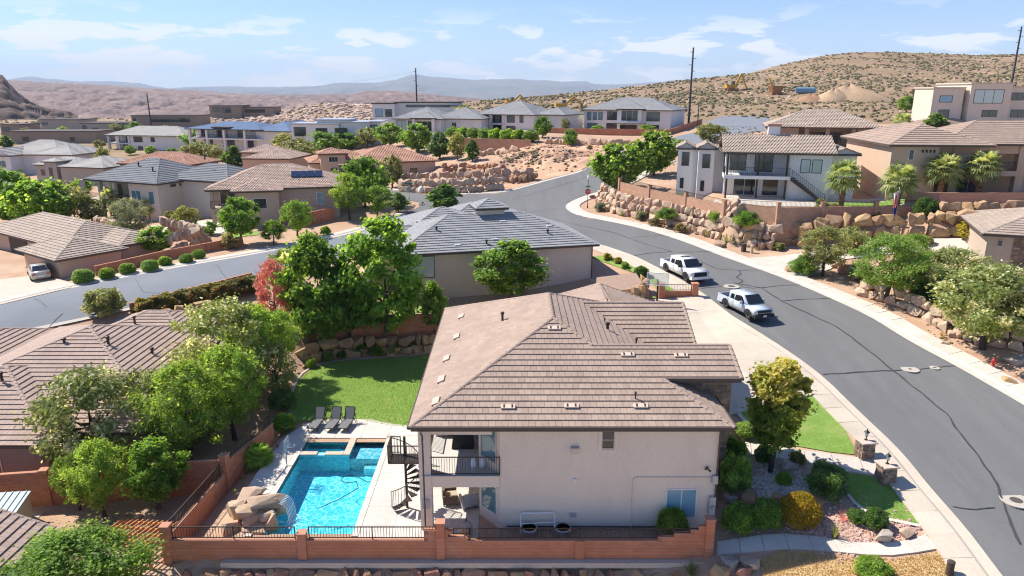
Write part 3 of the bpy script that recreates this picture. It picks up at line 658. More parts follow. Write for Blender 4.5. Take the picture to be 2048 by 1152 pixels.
b = MB(); b.box(10.2, 32.22, 2.75, 10.48, 32.4, 3.2); b.build('cable_box', M['metal_grey'], mh.T); b = MB(); b.box(10.14, 32.2, 1.0, 10.46, 32.4, 2.0); b.lathe((10.3, 32.14, 1.45), [(.02, -.09), (.09, -.08), (.09, .08), (.02, .09)], 10); b.build('meter_panel', M['metal_grey'], mh.T)
b = MB(); b.box(-4.62, 32.2, 1.35, -4.25, 32.3, 1.85); b.build('pool_control_box', M['metal_grey'], mh.T)
for px, py in ((1010, 628), (1048, 608)): 
    d = ray(px, py); X0, Y0 = (-2.0, 42.0) if px < 1030 else (.6, 46.0)
for x, y in ((-.6, 42.6), (1.0, 46.0)): mh.pipe(x, y, EZ+PT*(x+5.06), .55, .075)
mh.pipe(5.9, 41.6, ex(5.9), .45, .09); mh.pipe(7.6, 41.0, ex(7.6), .4, .05); mh.pipe(6.3, 33.45, zf(33.45), .4, .035); mh.pipe(5.9, 43, ex(5.9), .3, .03)
M['vent_flat'] = mat('vent_flat', (.50, .39, .31), rough=.8)
def flat_vent(x, y, z, plane='f'):                           # low-profile roof vents: two dark louvres in a pale cowl
    b = MB(); sl = math.atan(PT)
    def q(u, v, h): return Vector((x+u, y+v*math.cos(sl)-h*math.sin(sl), z+v*math.sin(sl)+h*math.cos(sl))) if plane == 'f' else Vector((x+v*math.cos(sl)-h*math.sin(sl), y-u, z+v*math.sin(sl)+h*math.cos(sl)))
    k_ = .36 if plane == 'f' else .42; k2 = .13 if plane == 'f' else .2
    b.hexa([q(-k_, -k2, 0), q(k_, -k2, 0), q(k_, k2, 0), q(-k_, k2, 0), q(-k_, -k2, .08), q(k_, -k2, .08), q(k_, k2, .07), q(-k_, k2, .07)])
    o = b.build('roof_vent', M['vent_pale'] if plane == 'f' else M['vent_flat'], mh.T)
    for s_ in ((-.24, .17) if plane == 'f' else ()): c = MB(); c.hexa([q(s_, -.1, .08), q(s_+.08, -.1, .08), q(s_+.08, .1, .08), q(s_, .1, .08), q(s_, -.1, .09), q(s_+.08, -.1, .09), q(s_+.08, .1, .09), q(s_, .1, .09)]); c.build('louvre', M['dark_gap'], o)
for x, y in ((2.4, 38.3), (6.3, 36.35), (9.2, 36.3), (-.2, 32.95), (3.0, 33.0), (6.5, 33.0)): flat_vent(x, y, zf(y)+.05)
for y in (33.6, 36.5, 39.7, 43.2, 47.5): 
    x = -3.9+(.35 if y > 40 else 0); flat_vent(x, y, EZ+PT*(x+5.06)+.05, 'l')
mh.part('wall', mh.wall, mh.W); mh.part('fascia', mh.trim, mh.FS)
# spiral stair from the balcony to the terrace
SX, SY = -5.75, 34.4
st = thing('spiral_stair', 'bronze iron spiral stair with landing beside the pool terrace balcony', 'stairs', (SX, SY, 0))
b = MB(); b.tube([(SX, SY, 0), (SX, SY, 4.3)], .07, 8); b.build('centre_pole', M['bronze'], st)
rt = []
for i in range(14):
    a = R(200+i*24); z = .22*(i+1); b = MB(); a2 = a+R(27); r0, r1 = .07, .85
    b.hexa([(SX+r*math.cos(x), SY+r*math.sin(x), z+h) for h in (0, .04) for r, x in ((r0, a), (r1, a), (r1, a2), (r0, a2))]); b.build('step', M['bronze'], st)
    for x in (a, a+R(12)): rt.append((SX+.85*math.cos(x), SY+.85*math.sin(x), z+(.11 if x > a else 0)))
b = MB(); b.tube([(p[0], p[1], p[2]+.95) for p in rt], .025, 6); h = b.build('handrail', M['bronze'], st)
b = MB()
for p in rt: b.bar(p, (p[0], p[1], p[2]+.95), .02, .02)
tag(b.build('balusters', M['bronze'], st), kind='stuff')
b = MB(); b.box(-6.5, 33.55, 3.15, -4.55, 34.6, 3.2); b.build('landing', M['bronze'], st)
rail_part([(-4.55, 33.55, 3.2), (-6.5, 33.55, 3.2), (-6.5, 34.6, 3.2), (-6.0, 34.6, 3.2)], 1.0, st)
# ------------------------------------------------------------------ rocks, block walls, plants: the kit
def rampmat(name, cols, rough=.9, bump=.8, bscale=7, scale=2.2, dark=.62):
    """natural pieces: colour picked per object from a ramp, broken by noise"""
    m = mat(name, (1, 1, 1), (dark,)*3, rough, scale, bump, bscale, fine=11); t = m.node_tree; b = t.nodes['Principled BSDF']
    src = b.inputs['Base Color'].links[0].from_socket; oi = t.nodes.new('ShaderNodeObjectInfo'); r = t.nodes.new('ShaderNodeValToRGB')
    r.color_ramp.interpolation = 'LINEAR'; e = r.color_ramp.elements
    for i, c in enumerate(cols):
        p = i/(len(cols)-1)
        x = e[0] if i == 0 else e[1] if i == len(cols)-1 else e.new(p); x.position = p; x.color = (*c, 1)
    t.links.new(oi.outputs['Random'], r.inputs[0]); mx = t.nodes.new('ShaderNodeMix'); mx.data_type = 'RGBA'; mx.blend_type = 'MULTIPLY'; mx.inputs[0].default_value = 1
    t.links.new(r.outputs[0], mx.inputs[6]); t.links.new(src, mx.inputs[7]); t.links.new(mx.outputs[2], b.inputs['Base Color']); return m
M['rock'] = rampmat('sandstone', [(.46, .28, .17), (.56, .36, .20), (.42, .27, .21), (.60, .43, .28), (.50, .31, .24), (.38, .25, .19), (.62, .40, .19)])
M['rock_pale'] = rampmat('sandstone_pale', [(.62, .47, .33), (.66, .44, .24), (.60, .44, .36), (.70, .56, .42), (.58, .38, .26)])
M['rock_red'] = rampmat('red_rock', [(.40, .20, .14), (.50, .29, .17), (.35, .20, .16), (.46, .30, .23), (.55, .34, .18)])
M['rock_grey'] = rampmat('grey_rock', [(.46, .40, .34), (.38, .33, .29), (.52, .42, .34)])
M['rock_fall'] = rampmat('waterfall_rock', [(.60, .42, .26), (.66, .48, .31), (.52, .37, .25)], bump=1, bscale=5, dark=.8)
def hull_rock(seed, n=20, box=.78, flat=.85):
    r = np.random.default_rng(seed); p = r.normal(size=(n, 3)); p /= np.linalg.norm(p, axis=1)[:, None]
    p = np.sign(p)*np.abs(p)**box; p *= r.uniform(.82, 1.05, (n, 1)); p[:, 2] *= flat
    b = bmesh.new(); [b.verts.new(q) for q in p]; bmesh.ops.convex_hull(b, input=b.verts)
    bmesh.ops.dissolve_limit(b, angle_limit=R(14), verts=b.verts, edges=b.edges)
    bmesh.ops.bevel(b, geom=b.edges[:], offset=.03, segments=1, profile=.6, affect='EDGES', clamp_overlap=True); bmesh.ops.triangulate(b, faces=b.faces)
    me = bpy.data.meshes.new('boulder'); b.to_mesh(me); b.free(); return me
ROCKM = {}
def rock_mesh(k, m):
    if (k, m) not in ROCKM: q = hull_rock(k+11, 14); q.materials.append(M[m]); ROCKM[k, m] = q
    return ROCKM[k, m]
def rock(name, p, s, m='rock', parent=None, rr=random, label=None, cat=None, rot=None, group=None):
    o = mesh_obj(name, rock_mesh(rr.randrange(14), m), parent); q = Vector(p)-(parent_loc(parent) if parent else Vector())
    o.location = q; o.scale = s if isinstance(s, tuple) else (s*rr.uniform(.85, 1.2), s*rr.uniform(.8, 1.15), s*rr.uniform(.7, 1.0))
    o.rotation_euler = rot or (rr.uniform(-.2, .2), rr.uniform(-.2, .2), rr.uniform(0, 6.28))
    return tag(o, label, cat, group)
def boulder_wall(name, label, pts, h, size=.55, m='rock', batter=.45, seed=1, base=None, cat='retaining wall', max_n=300, top=None, zb=None):
    """dry-stacked boulders: rows that fit between the ground line and the height asked for"""
    rr = random.Random(seed); l = resample(pts, .25); T = thing(name, label, cat, (l[0].x, l[0].y, (base if base is not None else zt(l[0].x, l[0].y)))); n_ = 0
    tot = (len(l)-1)*.25; rows = max(1, round(h/(size*1.15)))
    tang = []
    for i in range(len(l)): t = (l[min(i+1, len(l)-1)]-l[max(i-1, 0)]).normalized(); tang.append(t)
    pieces = []
    for r_ in range(rows):
        s = -rr.uniform(0, size)
        while s < tot:
            w_ = size*rr.choice((.75, .95, 1.15, 1.4, 1.8, 2.2))*(1.1 if r_ == 0 else .95); c = s+w_/2; s += w_*.97
            i = int(min(max(c/.25, 0), len(l)-1)); t = tang[i]; nrm = Vector((-t.y, t.x)); p = l[i]+nrm*(batter*r_*size*.55+rr.uniform(-.06, .06))
            hh = h/rows; z0 = base if base is not None else (zb(p.x, p.y) if zb else zt(l[i].x, l[i].y))
            pieces.append(((p.x, p.y, z0+hh*(r_+.42)+rr.uniform(-.05, .05)), (w_*.63, size*.68, hh*.78*rr.uniform(.9, 1.12)), math.atan2(t.y, t.x)+rr.choice((0, PI))+rr.uniform(-.12, .12)))
    for p, s_, a in pieces[:max_n]: rock('boulder', p, s_, m, T, rr, rot=(rr.uniform(-.12, .12), rr.uniform(-.1, .1), a))
    return T
M['block'] = mat('block', (.54, .225, .12), (.48, .19, .10), .95, .9, .35, 40, obj=.07, tint=.10, fine=20, wear=((.52, .28, .18), .4, .5))
M['mortar'] = mat('mortar', (.33, .16, .10), rough=.95); M['cap'] = mat('block_cap', (.52, .26, .165), (.47, .22, .14), .9, 1.5, .2, 30, fine=20)
M['block_tan'] = mat('block_tan', (.52, .30, .19), (.46, .26, .165), .95, .9, .3, 40, tint=.08, fine=20); M['mortar_tan'] = mat('mortar_tan', (.42, .27, .19), rough=.95)
BLK = {}
def block_wall(name, label, pts, top, bottom, pil=(), singles=0, m='block', mo='mortar', ph=.45, th=.2, bl=.4, bh=.2, pw=.42, cat='wall'):
    """pts: plan points; top/bottom: a height or f(x, y, s) sampled per block column; pil: distances along the line of pilasters"""
    l = [Vector((p[0], p[1])) for p in pts]; T = thing(name, label, cat, (l[0].x, l[0].y, bottom(l[0].x, l[0].y, 0) if callable(bottom) else bottom)); J = MB(); core = MB(); cp = MB(); n_s = 0; s = 0; sm = None
    tf = top if callable(top) else (lambda x, y, q: top); bf = bottom if callable(bottom) else (lambda x, y, q: bottom)
    for a, b in zip(l, l[1:]):
        d = b-a; L_ = d.length; t = d/L_; n = Vector((-t.y, t.x)); k = max(1, round(L_/bl)); w_ = L_/k; ang = math.atan2(t.y, t.x)
        for i in range(k):
            c = a+t*(w_*(i+.5)); tp, bt = tf(c.x, c.y, s+w_*(i+.5)), bf(c.x, c.y, s+w_*(i+.5)); rows = max(1, round((tp-bt)/bh))
            def ob(B, x0, x1, h, z0, z1, tt=.5):
                p = [a+t*x0+n*h, a+t*x1+n*h, a+t*x1-n*h, a+t*x0-n*h][::-1]; B.hexa([(q.x, q.y, z0) for q in p]+[(q.x, q.y, z1) for q in p], 0, tt)
            ob(core, w_*i, w_*(i+1), th/2-.008, tp-rows*bh, tp-.004); ob(cp, w_*i+.002, w_*(i+1)-.002, th/2+.012, tp, tp+.05)
            for r_ in range(rows):
                x0, x1 = w_*i+.004, w_*(i+1)-.004
                od = int(round((tp-r_*bh)/bh-.35)) % 2
                if od: x0 += w_/2; x1 += w_/2
                if i == k-1 and od: x1 = w_*k
                z1 = tp-r_*bh-.004; z0 = z1-bh+.008
                if n_s < singles and not (od and i == k-1):
                    if sm is None: q = MB(); q.box(-w_/2+.004, -th/2, 0, w_/2-.004, th/2, bh-.008); sm = mesh_data('block', q.v, q.f, M[m], None, q.t)
                    o = mesh_obj('block', sm, T); ce = a+t*((x0+x1)/2); o.location = (ce.x-T.location.x, ce.y-T.location.y, z0-T.location.z); o.rotation_euler = (0, 0, ang); n_s += 1
                else: ob(J, x0, x1, th/2, z0, z1, random.random())
        for ps in pil:
            if s-1e-6 <= ps <= s+L_+1e-6:
                c = a+t*(ps-s); tp, bt = tf(c.x, c.y, ps), bf(c.x, c.y, ps); B = MB(); rows = max(1, round((tp+ph-bt)/bh))
                for r_ in range(rows):
                    z1 = tp+ph-r_*bh; e = (pw/2-.003*(r_ % 2)); p = [c+t*(x*e)+n*(y*e) for x, y in ((-1, -1), (1, -1), (1, 1), (-1, 1))]
                    B.hexa([(q.x, q.y, z1-bh+.008) for q in p]+[(q.x, q.y, z1) for q in p], 0, random.random())
                e = pw/2-.02; p = [c+t*(x*e)+n*(y*e) for x, y in ((-1, -1), (1, -1), (1, 1), (-1, 1))]; B.hexa([(q.x, q.y, tp+ph-rows*bh) for q in p]+[(q.x, q.y, tp+ph-.01) for q in p], 1)
                o = B.build('pilaster', [M[m], M[mo]], T); B = MB(); e = pw/2+.03; p = [c+t*(x*e)+n*(y*e) for x, y in ((-1, -1), (1, -1), (1, 1), (-1, 1))]
                B.hexa([(q.x, q.y, tp+ph) for q in p]+[(q.x, q.y, tp+ph+.07) for q in p]); B.build('pilaster_cap', M['cap'] if m == 'block' else M[m], o)
        s += L_
    core.build('mortar_core', M[mo], T); tag(cp.build('cap_course', M['cap'] if m == 'block' else M[m], T), kind='stuff')
    if J.f: tag(J.build('blocks', M[m], T), kind='stuff')
    return T
# ---- foliage
def leaves(cen, size, up=.3, rng=None, asp=.55, out=None, fold=0.):
    """one pointed quad per centre; leaves lean outwards from 'out' when given"""
    n = len(cen); r = rng; d = r.normal(size=(n, 3)); d /= np.linalg.norm(d, axis=1)[:, None]
    if out is not None:
        o = cen-out; o /= np.linalg.norm(o, axis=1)[:, None]+1e-6; nrm = r.normal(size=(n, 3))*.6+o*.45+np.array([-.45, .2, .55+up])
    else: nrm = r.normal(size=(n, 3))+np.array([0, 0, up])
    nrm /= np.linalg.norm(nrm, axis=1)[:, None]; a = np.cross(nrm, d); a /= np.linalg.norm(a, axis=1)[:, None]+1e-6; b = np.cross(nrm, a)
    s = (size*r.uniform(.65, 1.35, n))[:, None]
    v = np.stack([cen-a*s, cen-b*s*asp-a*s*.1, cen+a*s, cen+b*s*asp-a*s*.1], 1).reshape(-1, 3)
    return v, np.arange(4*n).reshape(-1, 4)
def clumps(rng, n, shape, lo=.0):
    """clump centres inside a crown envelope: shape(z) -> radius for z in 0..1"""
    out = []
    while len(out) < n:
        z = rng.uniform(0, 1); a = rng.uniform(0, 2*PI); rr = shape(z)*math.sqrt(rng.uniform(lo, 1)); out.append((rr*math.cos(a), rr*math.sin(a), z))
    return np.array(out)
def crown_data(seed, n_cl, n_leaf, w_, h, shape, cl_r=.16, leaf=.12, lo=.3, asp=.55, up=.3, spread=.25, shell=.5):
    rng = np.random.default_rng(seed); c = clumps(rng, n_cl, shape, lo); c = c*np.array([w_, w_, h]); L_, T_ = [], []
    per = max(1, n_leaf//n_cl); mid = np.array([0, 0, h*.45])
    for q in c:
        rr = cl_r*w_*rng.uniform(.6, 1.45); d = rng.normal(size=(per, 3)); ax = rng.normal(size=3); ax[2] *= .3; ax /= np.linalg.norm(ax)
        p = q+d*rr*.52*np.array([1, 1, .72])+ax*(rng.normal(0, .55, per)*rr)[:, None]; L_.append(p); base = rng.normal(.5, spread*.6); T_.append(np.clip(base+rng.normal(0, spread, per), 0, 1))
    p = np.concatenate(L_); t = np.concatenate(T_); v, f = leaves(p, leaf, up, rng, asp, mid); return v, f, t
def branch_mesh(seed, tr, h0, w_, h, n=7, r0=.14, lean=.06, sub=2):
    """tapered trunk that forks into limbs reaching into the crown"""
    rr = random.Random(seed); b = MB(); t = Vector((rr.uniform(-lean, lean)*h0*2, rr.uniform(-lean, lean)*h0*2, h0))
    top = Vector((t.x*1.2, t.y*1.2, h0+h*.62)); b.tube([(0, 0, -.25), (0, 0, .02), t*.5, t, t.lerp(top, .5), top], [r0*1.5, r0*1.15, r0, r0*.85, r0*.5, r0*.12], 7)
    for i in range(n):
        s = t.lerp(top, rr.uniform(-.05, .6)); a = 2*PI*i/n+rr.uniform(-.4, .4); ln = w_*rr.uniform(.55, .85)
        e = s+Vector((math.cos(a)*ln, math.sin(a)*ln, h*rr.uniform(.12, .42))); m_ = s.lerp(e, .5)+Vector((0, 0, -.06*h)); b.tube([s, m_, e], [r0*.42, r0*.27, r0*.06], 5)
        for _ in range(sub):
            q = m_.lerp(e, rr.uniform(0, .6)); x = q+Vector((rr.uniform(-1, 1)*w_*.35, rr.uniform(-1, 1)*w_*.35, h*rr.uniform(.05, .25))); b.tube([q, x], [r0*.17, r0*.04], 4)
    return b
M['bark'] = mat('bark', (.16, .12, .09), (.10, .075, .06), .95, 6, .8, 18); M['bark_dark'] = mat('bark_dark', (.075, .055, .045), (.05, .04, .035), .95, 6, .8, 18); M['bark_palm'] = mat('bark_palm', (.34, .20, .10), (.22, .12, .06), .95, 7, 1, 14)
LM = {'green': leafmat('leaf_green', (0.094, 0.176, 0.028), (0.204, 0.341, 0.055), (0.308, 0.451, 0.094)), 'lime': leafmat('leaf_lime', (0.112, 0.213, 0.028), (0.235, 0.37, 0.056), (0.336, 0.448, 0.09)),
 'olive': leafmat('leaf_olive', (0.133, 0.156, 0.052), (0.272, 0.295, 0.105), (0.462, 0.462, 0.243)), 'dark': leafmat('leaf_dark', (0.053, 0.113, 0.026), (0.128, 0.224, 0.053), (0.194, 0.299, 0.067)), 'sage': leafmat('leaf_sage', (0.14, 0.165, 0.115), (0.26, 0.29, 0.2), (0.38, 0.41, 0.31)),
 'mesq': leafmat('leaf_mesquite', (0.129, 0.22, 0.036), (0.258, 0.386, 0.071), (0.373, 0.476, 0.129)), 'yellow': leafmat('leaf_yellow', (0.16, 0.18, 0.02), (0.36, 0.32, 0.045), (0.5, 0.36, 0.06)), 'gold': leafmat('leaf_gold', (0.19, 0.17, 0.015), (0.36, 0.26, 0.02), (0.5, 0.22, 0.02)),
 'bloom': leafmat('leaf_bloom', (0.145, 0.2, 0.048), (0.309, 0.351, 0.133), (0.847, 0.799, 0.605)), 'pink': leafmat('leaf_pink', (.56, .17, .19), (.70, .33, .34), (.26, .30, .11)), 'rust': leafmat('leaf_rust', (.11, .145, .04), (.26, .23, .07), (.42, .19, .09)),
 'palm': leafmat('leaf_palm', (0.156, 0.21, 0.072), (0.336, 0.396, 0.168), (0.552, 0.576, 0.324)), 'straw': leafmat('leaf_straw', (0.36, 0.26, 0.12), (0.48, 0.36, 0.18), (0.58, 0.46, 0.26)), 'brush': leafmat('leaf_brush', (0.13, 0.12, 0.06), (0.23, 0.2, 0.1), (0.34, 0.29, 0.16)), 'grassy': leafmat('leaf_grassy', (0.12, 0.19, 0.04), (0.24, 0.3, 0.09), (0.38, 0.38, 0.16))}
ROUND = lambda z: math.sin(PI*min(1, max(0, z*.92+.06)))**.6
OVAL = lambda z: .95*math.sin(PI*min(1, z*.9+.08))**.8*(1.1-.35*z)
SPREAD = lambda z: (.55+.5*z) if z < .6 else .85*math.sqrt(max(0, 1-(z-.6)/.42))
TREES = {}
def tree_kind(k, lm, w_, h, h0, n_cl, n_leaf, shape, seed, bark='bark', r0=.15, **kw):
    v, f, t = crown_data(seed, n_cl, n_leaf, w_, h, shape, **kw); v = v+np.array([0, 0, h0])
    TREES[k] = (branch_mesh(seed, None, h0, w_*.9, h, 8, r0), mesh_data('crown', v, f, LM[lm], None, t), bark, h0+h, w_); b = TREES[k][0]
    TREES[k] = (mesh_data('trunk', b.v, b.f, M[bark], None, b.t, True),)+TREES[k][1:]
def tree(k, p, H, label, w_=None, name='tree', rz=None, group=None, mat_=None, cat='tree'):
    """crown width 2*w_ and height H in metres"""
    tr, cr, bk, th, tw_ = TREES[k]; T = thing(name, label, cat, p, random.uniform(0, 6.28) if rz is None else rz, group); s = H/th; sx = (w_/tw_) if w_ else s; T.scale = (sx, sx, s)
    mesh_obj('trunk', tr, T); o = mesh_obj('crown', cr, T); return T
tree_kind('maple', 'green', 2.6, 4.6, 1.3, 95, 13500, OVAL, 1, leaf=0.129, cl_r=.135, asp=.7, lo=.12, shell=.15)
tree_kind('maple2', 'green', 2.5, 4.3, 1.5, 90, 13050, ROUND, 2, leaf=0.129, cl_r=.14, asp=.7, lo=.12, shell=.15)
tree_kind('near', 'green', 2.6, 3.6, 1.3, 130, 26000, ROUND, 21, leaf=.07, cl_r=.16, asp=.6, lo=.12, shell=.15)
tree_kind('ash', 'lime', 2.5, 3.6, 1.4, 80, 9843, ROUND, 3, leaf=0.118, cl_r=.14, asp=.6, lo=.12, shell=.15)
tree_kind('mesq', 'mesq', 3.0, 3.6, 1.4, 120, 14450, SPREAD, 4, 'bark_dark', leaf=0.095, cl_r=.115, asp=.42, lo=.05, shell=.1)
tree_kind('mesq2', 'olive', 3.0, 3.4, 1.4, 110, 12250, SPREAD, 5, 'bark_dark', leaf=0.095, cl_r=.115, asp=.45, lo=.05, shell=.1)
tree_kind('bloom', 'bloom', 2.8, 3.4, 1.2, 115, 12375, ROUND, 6, 'bark_dark', leaf=0.095, cl_r=.12, asp=.55, lo=.05, shell=.1)
tree_kind('far', 'green', 2.4, 3.4, .8, 80, 4200, ROUND, 7, leaf=.19, cl_r=.17, asp=.75, lo=.15)
tree_kind('far_dark', 'dark', 2.2, 3.6, .6, 70, 3800, OVAL, 8, leaf=.19, cl_r=.17, asp=.75, lo=.15)
tree_kind('far_olive', 'olive', 2.4, 3.0, .8, 80, 4000, ROUND, 9, leaf=.16, cl_r=.16, asp=.6, lo=.15)
tree_kind('far_lime', 'lime', 2.3, 3.2, .8, 74, 3800, ROUND, 10, leaf=.18, cl_r=.16, asp=.7, lo=.15)
tree_kind('sage', 'sage', 2.6, 3.6, 1.4, 110, 11000, ROUND, 12, leaf=.1, cl_r=.14, asp=.4, lo=.1)
tree_kind('pinkbush', 'pink', 1.9, 3.4, .5, 90, 8500, ROUND, 13, leaf=.1, cl_r=.17, asp=.5, lo=.1)
def shrub_mesh(leaf, seed, n, size=.1, asp=.6, core=.84, lump=.12, flat=.85, sharp=0., up=.4):
    """dense clipped shrub: leaf faces on a lumpy ball over a solid inner ball"""
    rng = np.random.default_rng(seed); d = rng.normal(size=(n, 3)); d /= np.linalg.norm(d, axis=1)[:, None]; d[:, 2] = np.where(d[:, 2] < -.55, -d[:, 2], d[:, 2])
    ph = rng.uniform(0, 6.28, 6); l = lump*(np.sin(d[:, 0]*5+ph[0])*np.sin(d[:, 1]*5+ph[1])+np.sin(d[:, 2]*6+ph[2])*np.sin(d[:, 0]*4+ph[3]))
    rad = (1+l)*rng.uniform(core+.04, 1.03, n); p = d*rad[:, None]; p[:, 2] = p[:, 2]*flat+flat*.82
    v, f = leaves(p, size, up, rng, asp, np.array([0, 0, .5])); t = np.clip(rng.normal(.48, .24, n)+l*1.2, 0, 1)
    b = bmesh.new(); bmesh.ops.create_icosphere(b, subdivisions=2, radius=core)
    cv = np.array([q.co for q in b.verts]); cv[:, 2] = cv[:, 2]*flat+flat*.82; cv[:, 2] = np.maximum(cv[:, 2], .02); cf = [[q.index for q in fc.verts]+[fc.verts[2].index] for fc in b.faces]; b.free()
    V = np.concatenate([v, cv]); Fs = [tuple(x) for x in f.tolist()]+[tuple(len(v)+i for i in x[:3]) for x in cf]
    return mesh_data('shrub', V, Fs, LM[leaf], None, list(t)+[.15]*len(cf))
def tuft_mesh(leaf, seed, n, spread=.6, wd=.03, droop=.35, segs=2, stiff=1.):
    """spiky plant or grass tuft: narrow blades from one root"""
    rng = random.Random(seed); v, f, t = [], [], []
    for i in range(n):
        a = rng.uniform(0, 6.28); e = rng.uniform(.15, 1.)*spread; ln = rng.uniform(.65, 1.05); x, y = math.cos(a), math.sin(a); b = len(v); w_ = wd*rng.uniform(.7, 1.3)
        r0 = rng.uniform(0, .08); pts = []
        for s in range(segs+1):
            u = s/segs; rad = r0+e*ln*u; z = ln*stiff*math.sqrt(max(.05, 1-e*e*.6))*(u-droop*e*u*u); pts.append((x*rad, y*rad, z)); ww = w_*(1-u*.85)
            v += [(x*rad-y*ww, y*rad+x*ww, z), (x*rad+y*ww, y*rad-x*ww, z)]
        for s in range(segs): f.append((b+2*s, b+2*s+1, b+2*s+3, b+2*s+2)); t.append(min(1, max(0, rng.gauss(.5, .25))))
    return mesh_data('plant', v, f, LM[leaf], None, t)
SH = {'ball': shrub_mesh('mesq', 1, 2600, .075, lump=.05), 'dark': shrub_mesh('dark', 2, 2400, .085, lump=.1), 'lime': shrub_mesh('lime', 3, 2200, .09, lump=.12), 'gold': shrub_mesh('gold', 4, 4200, .06, lump=.05), 'loose': shrub_mesh('green', 5, 1700, .13, core=.7, lump=.22),
      'olive': shrub_mesh('olive', 6, 1500, .11, core=.72, lump=.2), 'sage': shrub_mesh('sage', 7, 1500, .11, core=.72, lump=.2), 'hedge': shrub_mesh('rust', 8, 2200, .1, core=.8, lump=.16), 'pine': shrub_mesh('dark', 9, 2600, .13, asp=.22, core=.72, lump=.22), 'brush': shrub_mesh('brush', 10, 900, .14, asp=.4, core=.6, lump=.25),
      'yellow': shrub_mesh('yellow', 14, 1600, .1, lump=.15), 'green': shrub_mesh('green', 15, 2600, .085, lump=.08), 'juniper': shrub_mesh('green', 17, 2600, .15, asp=.16, core=.68, lump=.22, up=1.)}
TF_ = {'grass': tuft_mesh('grassy', 1, 90, .75, .022, .5, 3), 'straw': tuft_mesh('straw', 2, 90, .8, .022, .5, 3), 'yucca': tuft_mesh('sage', 3, 110, .95, .03, .12, 2), 'ocotillo': tuft_mesh('olive', 4, 40, .5, .03, .02, 2), 'redyucca': tuft_mesh('pink', 5, 40, .8, .02, .3, 3)}
def shrub(k, p, r, label, h=None, group=None, name='shrub', cat='shrub'):
    o = mesh_obj(name, SH[k]); o.location = p; h = h or r*1.7; o.scale = (r, r*random.uniform(.92, 1.08), h/(1.6)); o.rotation_euler = (0, 0, random.uniform(0, 6.28)); return tag(o, label, cat, group)
def tuft(k, p, r, label, h=None, group=None, name='ornamental_grass', cat='plant'):
    o = mesh_obj(name, TF_[k]); o.location = p; o.scale = (r, r, h or r); o.rotation_euler = (0, 0, random.uniform(0, 6.28)); return tag(o, label, cat, group)
def fan_palm_parts(seed, H=5., fr=38, fl=1.2):
    """Washingtonia: rough trunk with a skirt, fan fronds of separate blades"""
    rng = random.Random(seed); v, f, t = [], [], []
    for i in range(fr):
        a = i*2.39996; el = R(78)-R(120)*(i/fr)**.9; st = Vector((math.cos(a)*math.cos(el), math.sin(a)*math.cos(el), math.sin(el))); root = Vector((0, 0, H)); hub = root+st*fl*rng.uniform(.75, 1.05)
        side = Vector((-math.sin(a), math.cos(a), 0)); up = side.cross(st)*-1; b = len(v); pw = side*.02; v += [root-pw, root+pw, hub+pw, hub-pw]; f.append((b, b+1, b+2, b+3)); t.append(.3)
        nb = 15; tt = min(1, max(0, rng.gauss(.5, .2)-(.25 if i > fr*.75 else 0)))
        for j in range(nb):
            an = R(-105+210*j/(nb-1)); d = (st*math.cos(an)+side*math.sin(an)); ln = fl*(1-.22*abs(math.sin(an)))*rng.uniform(.85, 1.1); tip = hub+d*ln-Vector((0, 0, 1))*ln*.28*rng.uniform(.6, 1.6); mid = hub+d*ln*.55+up*.04
            w_ = d.cross(up).normalized()*fl*.075; b = len(v); v += [hub, mid-w_, tip, mid+w_]; f.append((b, b+1, b+2, b+3)); t.append(min(1, max(0, tt+rng.gauss(0, .1))))
    crown = mesh_data('crown', [tuple(q) for q in v], f, LM['palm'], None, t)
    b = MB(); n = 14; b.tube([(0, 0, H*k/n-.1) for k in range(n+1)], [(.30 if k % 2 else .26)*(1.15 if k < 2 else 1-.1*k/n) for k in range(n+1)], 10)
    for k in range(90):                                     # old leaf bases
        z = H*(.25+.75*rng.random()); a = rng.uniform(0, 6.28); r0 = .25; p = Vector((r0*math.cos(a), r0*math.sin(a), z)); q = p+Vector((math.cos(a)*.12, math.sin(a)*.12, .16)); b.bar(p, q, .09, .04)
    return mesh_data('trunk', b.v, b.f, M['bark_palm'], None, b.t), crown
PALM = fan_palm_parts(3)
def palm(p, H, label, fr=1., group=None):
    T = thing('fan_palm', label, 'palm tree', p, random.uniform(0, 6.28), group); T.scale = (fr, fr, H/5.0); mesh_obj('trunk', PALM[0], T); c = mesh_obj('crown', PALM[1], T)
    k = H/5.0; c.scale = (1, 1, fr/k); c.location = (0, 0, 5-5*fr/k); return T
# ------------------------------------------------------------------ pool terrace
PX0, PX1, PY0, PY1 = -13.4, -8.25, 31.75, 42.5
terr = tag(bpy.data.objects.new('pool_terrace', None), kind='structure'); COL.objects.link(terr); terr.location = (-8, 38, 0)
def slab_poly(poly, z0, z1, m, parent, name='slab', g=.008):
    c = Vector((sum(p[0] for p in poly)/len(poly), sum(p[1] for p in poly)/len(poly))); q = []
    for p in poly: v = Vector((p[0], p[1]))-c; q.append(c+v*(1-g/max(v.length, .1)))
    b = MB(); b.prism(q, z0, z1); return b.build(name, m, parent)
edge = [P(*p).xy for p in [(560, 905), (572, 862), (587, 853), (600, 845), (617, 841), (660, 837), (719, 838), (762, 848), (812, 855)]]
def terrace_cells(region, xs, ys):
    for x0, x1 in zip(xs, xs[1:]):
        for y0, y1 in zip(ys, ys[1:]):
            q = clip_x(clip_x(region, 0, x0, x1), 1, y0, y1)
            if len(q) >= 3: slab_poly(q, -.2, .03, M['deck'], terr)
